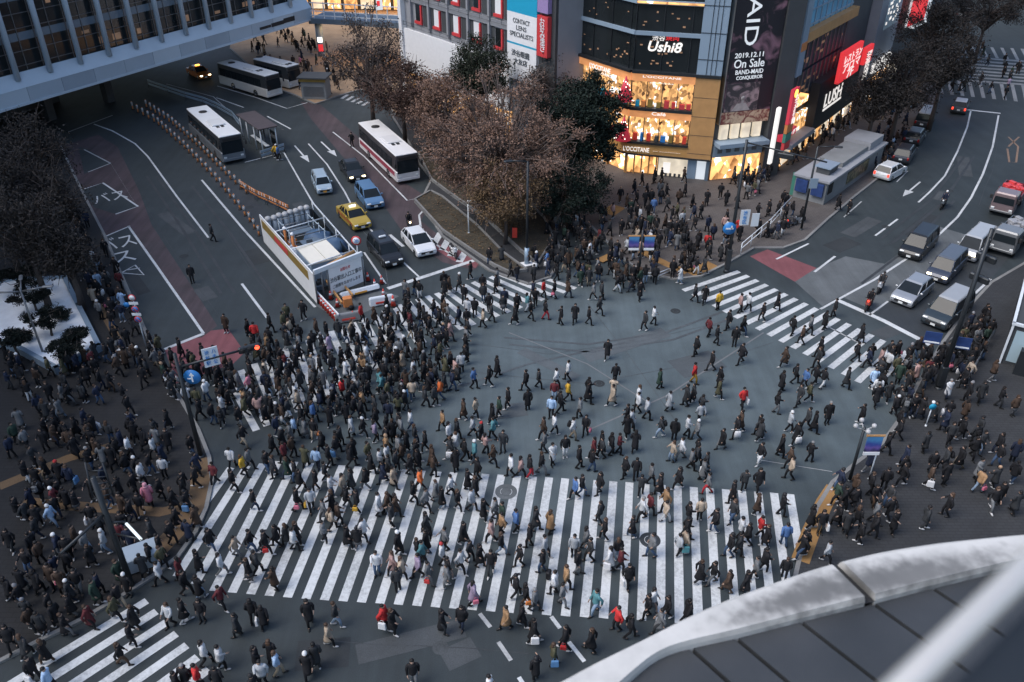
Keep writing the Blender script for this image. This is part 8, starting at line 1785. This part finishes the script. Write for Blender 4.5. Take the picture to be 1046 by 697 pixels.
# ---- riders and workers are people too (kept apart from the crowd)
def rider(at, d, top, leg, hair, label, ang=None, pose='sit', z=0, dx=0):
    g = G(*at); q = dict(p=g, z=z, rz=ang if ang is not None else heading_of(d), s=1.0, pose=pose, shoe='k', jit=1, top=top, gar='j', leg=leg, hair=hair, label=label); o = make_person(q, 'riders and workers'); return o
rider((887, 315), 'D', 'K', 'k', 'c', 'person in black riding the red-lamped motorcycle at the stop line', heading((907, 283), (884, 312)))
rider((899, 297), 'D', 'C', 'k', 'c', 'person in charcoal riding the scooter with white fairing', heading((907, 283), (884, 312)))
rider((963, 212), 'D', 'N', 'k', 'w', 'person in navy with white helmet riding alone up the right road', heading((975, 200), (955, 222)))
rider((418, 234), 'D', 'K', 'k', 'c', 'person in black riding the lit scooter beside the white hatchback', heading((410, 222), (420, 240)))
rider((284, 163), 'R', 'Y', 'n', 'w', 'person in yellow vest and white helmet guarding the median bus shelter', pose='stand')
# ---- the crowd mass: same figures, simplified, merged
def low_person(pose, kind, skirt, hk):
    key = ('low', pose, kind, skirt, hk)
    if key in MESH: return MESH[key]
    p = POSES[pose]; parts = [coat_mb(p, kind), legs_mb(p, skirt), shoes_mb(p), hair_mb(hk)]; sk = MB(); sk.ball((.02, 0, 1.575), (.09, .082, .105), 8, 6); sk.tube([(0, 0, 1.42), (.01, 0, 1.52)], .05, 6)
    J = joints(p)
    for s in (-1, 1): sk.ball(J[s]['wr'] + J[s]['dr'] * .05, (.04, .03, .06), 6, 4)
    sk.ball((.105, 0, 1.565), .018, 5, 3); parts.append(sk); MESH[key] = [(np.array(m_.v), [list(f) for f in m_.f]) for m_ in parts]; return MESH[key]
VV, LI, LS, CCL, SM = [], [], [], [], 0; nv = 0; nl = 0
for q in CROWD:
    parts = low_person(q['pose'], GAR[q['gar']][2], q['leg'] in 'st', HAIR[q['hair']][1])
    cols = [CC[q['top']][1], LEG[q['leg']][1], (.4, .4, .4) if q['shoe'] == 'w' else (.015,) * 3, HAIR[q['hair']][2], (.33, .215, .16)]
    c, s = math.cos(q['rz']), math.sin(q['rz']); R_ = np.array([[c, -s, 0], [s, c, 0], [0, 0, 1]]) * q['s']
    if q.get('bag'):
        bm_ = bag_mesh(BAG[q['bag']][1]); parts = parts + [(np.array([v.co[:] for v in bm_.vertices]), [list(f.vertices) for f in bm_.polygons])]; cols = cols + [BAG[q['bag']][2]]; bpy.data.meshes.remove(bm_)
    for k, ((v, f), col) in enumerate(zip(parts, cols)):
        VV.append(v @ R_.T + np.array([q['p'].x, q['p'].y, q['z'] + .012])); j = q['jit'] if k < 2 else 1
        CCL.append(np.tile(np.array([col[0] * j, col[1] * j, col[2] * j, 1.0]), (len(v), 1)))
        for ff in f: LS.append(nl); LI.extend([i + nv for i in ff]); nl += len(ff)
        nv += len(v)
me = bpy.data.meshes.new('crowd'); V_ = np.concatenate(VV); me.vertices.add(len(V_)); me.vertices.foreach_set('co', V_.ravel()); me.loops.add(nl); me.loops.foreach_set('vertex_index', np.array(LI, dtype=np.int32)); me.polygons.add(len(LS)); me.polygons.foreach_set('loop_start', np.array(LS, dtype=np.int32)); me.update(calc_edges=True)
me.polygons.foreach_set('use_smooth', np.ones(len(LS), dtype=bool))
at = me.color_attributes.new('cloth', 'FLOAT_COLOR', 'POINT'); at.data.foreach_set('color', np.concatenate(CCL).astype(np.float32).ravel())
me.materials.append(attr_mat('crowd_cloth')); cr_o = bpy.data.objects.new('crowd', me); COL.objects.link(cr_o); tag(cr_o, 'mass of pedestrians in dark winter clothes farther over the junction and pavements', 'crowd', None, 'stuff')
print('crowd faces', len(LS))
# ================================================================== LIGHT, SKY, CAMERA
w = bpy.data.worlds.new('World'); S.world = w; w.use_nodes = True; nt = w.node_tree
sky = nt.nodes.new('ShaderNodeTexSky'); sky.sky_type = 'NISHITA'; sky.sun_disc = False
SUN_EL, SUN_AZ = math.radians(55), math.radians(248)
sky.sun_elevation = SUN_EL; sky.sun_rotation = SUN_AZ; sky.air_density = 1.0; sky.dust_density = 2.0; sky.ozone_density = 1.0
bg = nt.nodes['Background']; nt.links.new(sky.outputs[0], bg.inputs['Color']); bg.inputs['Strength'].default_value = .15
sd = bpy.data.lights.new('sun', 'SUN'); sd.energy = 1.2; sd.angle = math.radians(34); sd.color = (1, .97, .94)
so = bpy.data.objects.new('sun', sd); COL.objects.link(so)
dv = Vector((math.sin(SUN_AZ) * math.cos(SUN_EL), math.cos(SUN_AZ) * math.cos(SUN_EL), math.sin(SUN_EL)))
so.rotation_euler = dv.to_track_quat('Z', 'Y').to_euler(); so.location = (0, 0, 60)
cd = bpy.data.cameras.new('camera'); co = bpy.data.objects.new('camera', cd); COL.objects.link(co); S.camera = co
co.location = (0, 0, HC); co.rotation_euler = (PI / 2 - PITCH, 0, 0)
cd.sensor_width = 36; cd.sensor_fit = 'HORIZONTAL'; cd.lens = 36 * F / 1046; cd.clip_start = .05; cd.clip_end = 2000
cd.dof.use_dof = True; cd.dof.focus_distance = 48; cd.dof.aperture_fstop = 3.0
vs_ = S.view_settings; vs_.view_transform = 'Standard'; vs_.look = 'None'; vs_.exposure = 0.85; vs_.gamma = 1.0
S.render.engine = 'CYCLES'; S.cycles.max_bounces = 6; S.cycles.diffuse_bounces = 3; S.cycles.glossy_bounces = 3; S.cycles.use_denoising = True; S.cycles.caustics_reflective = False; S.cycles.caustics_refractive = False
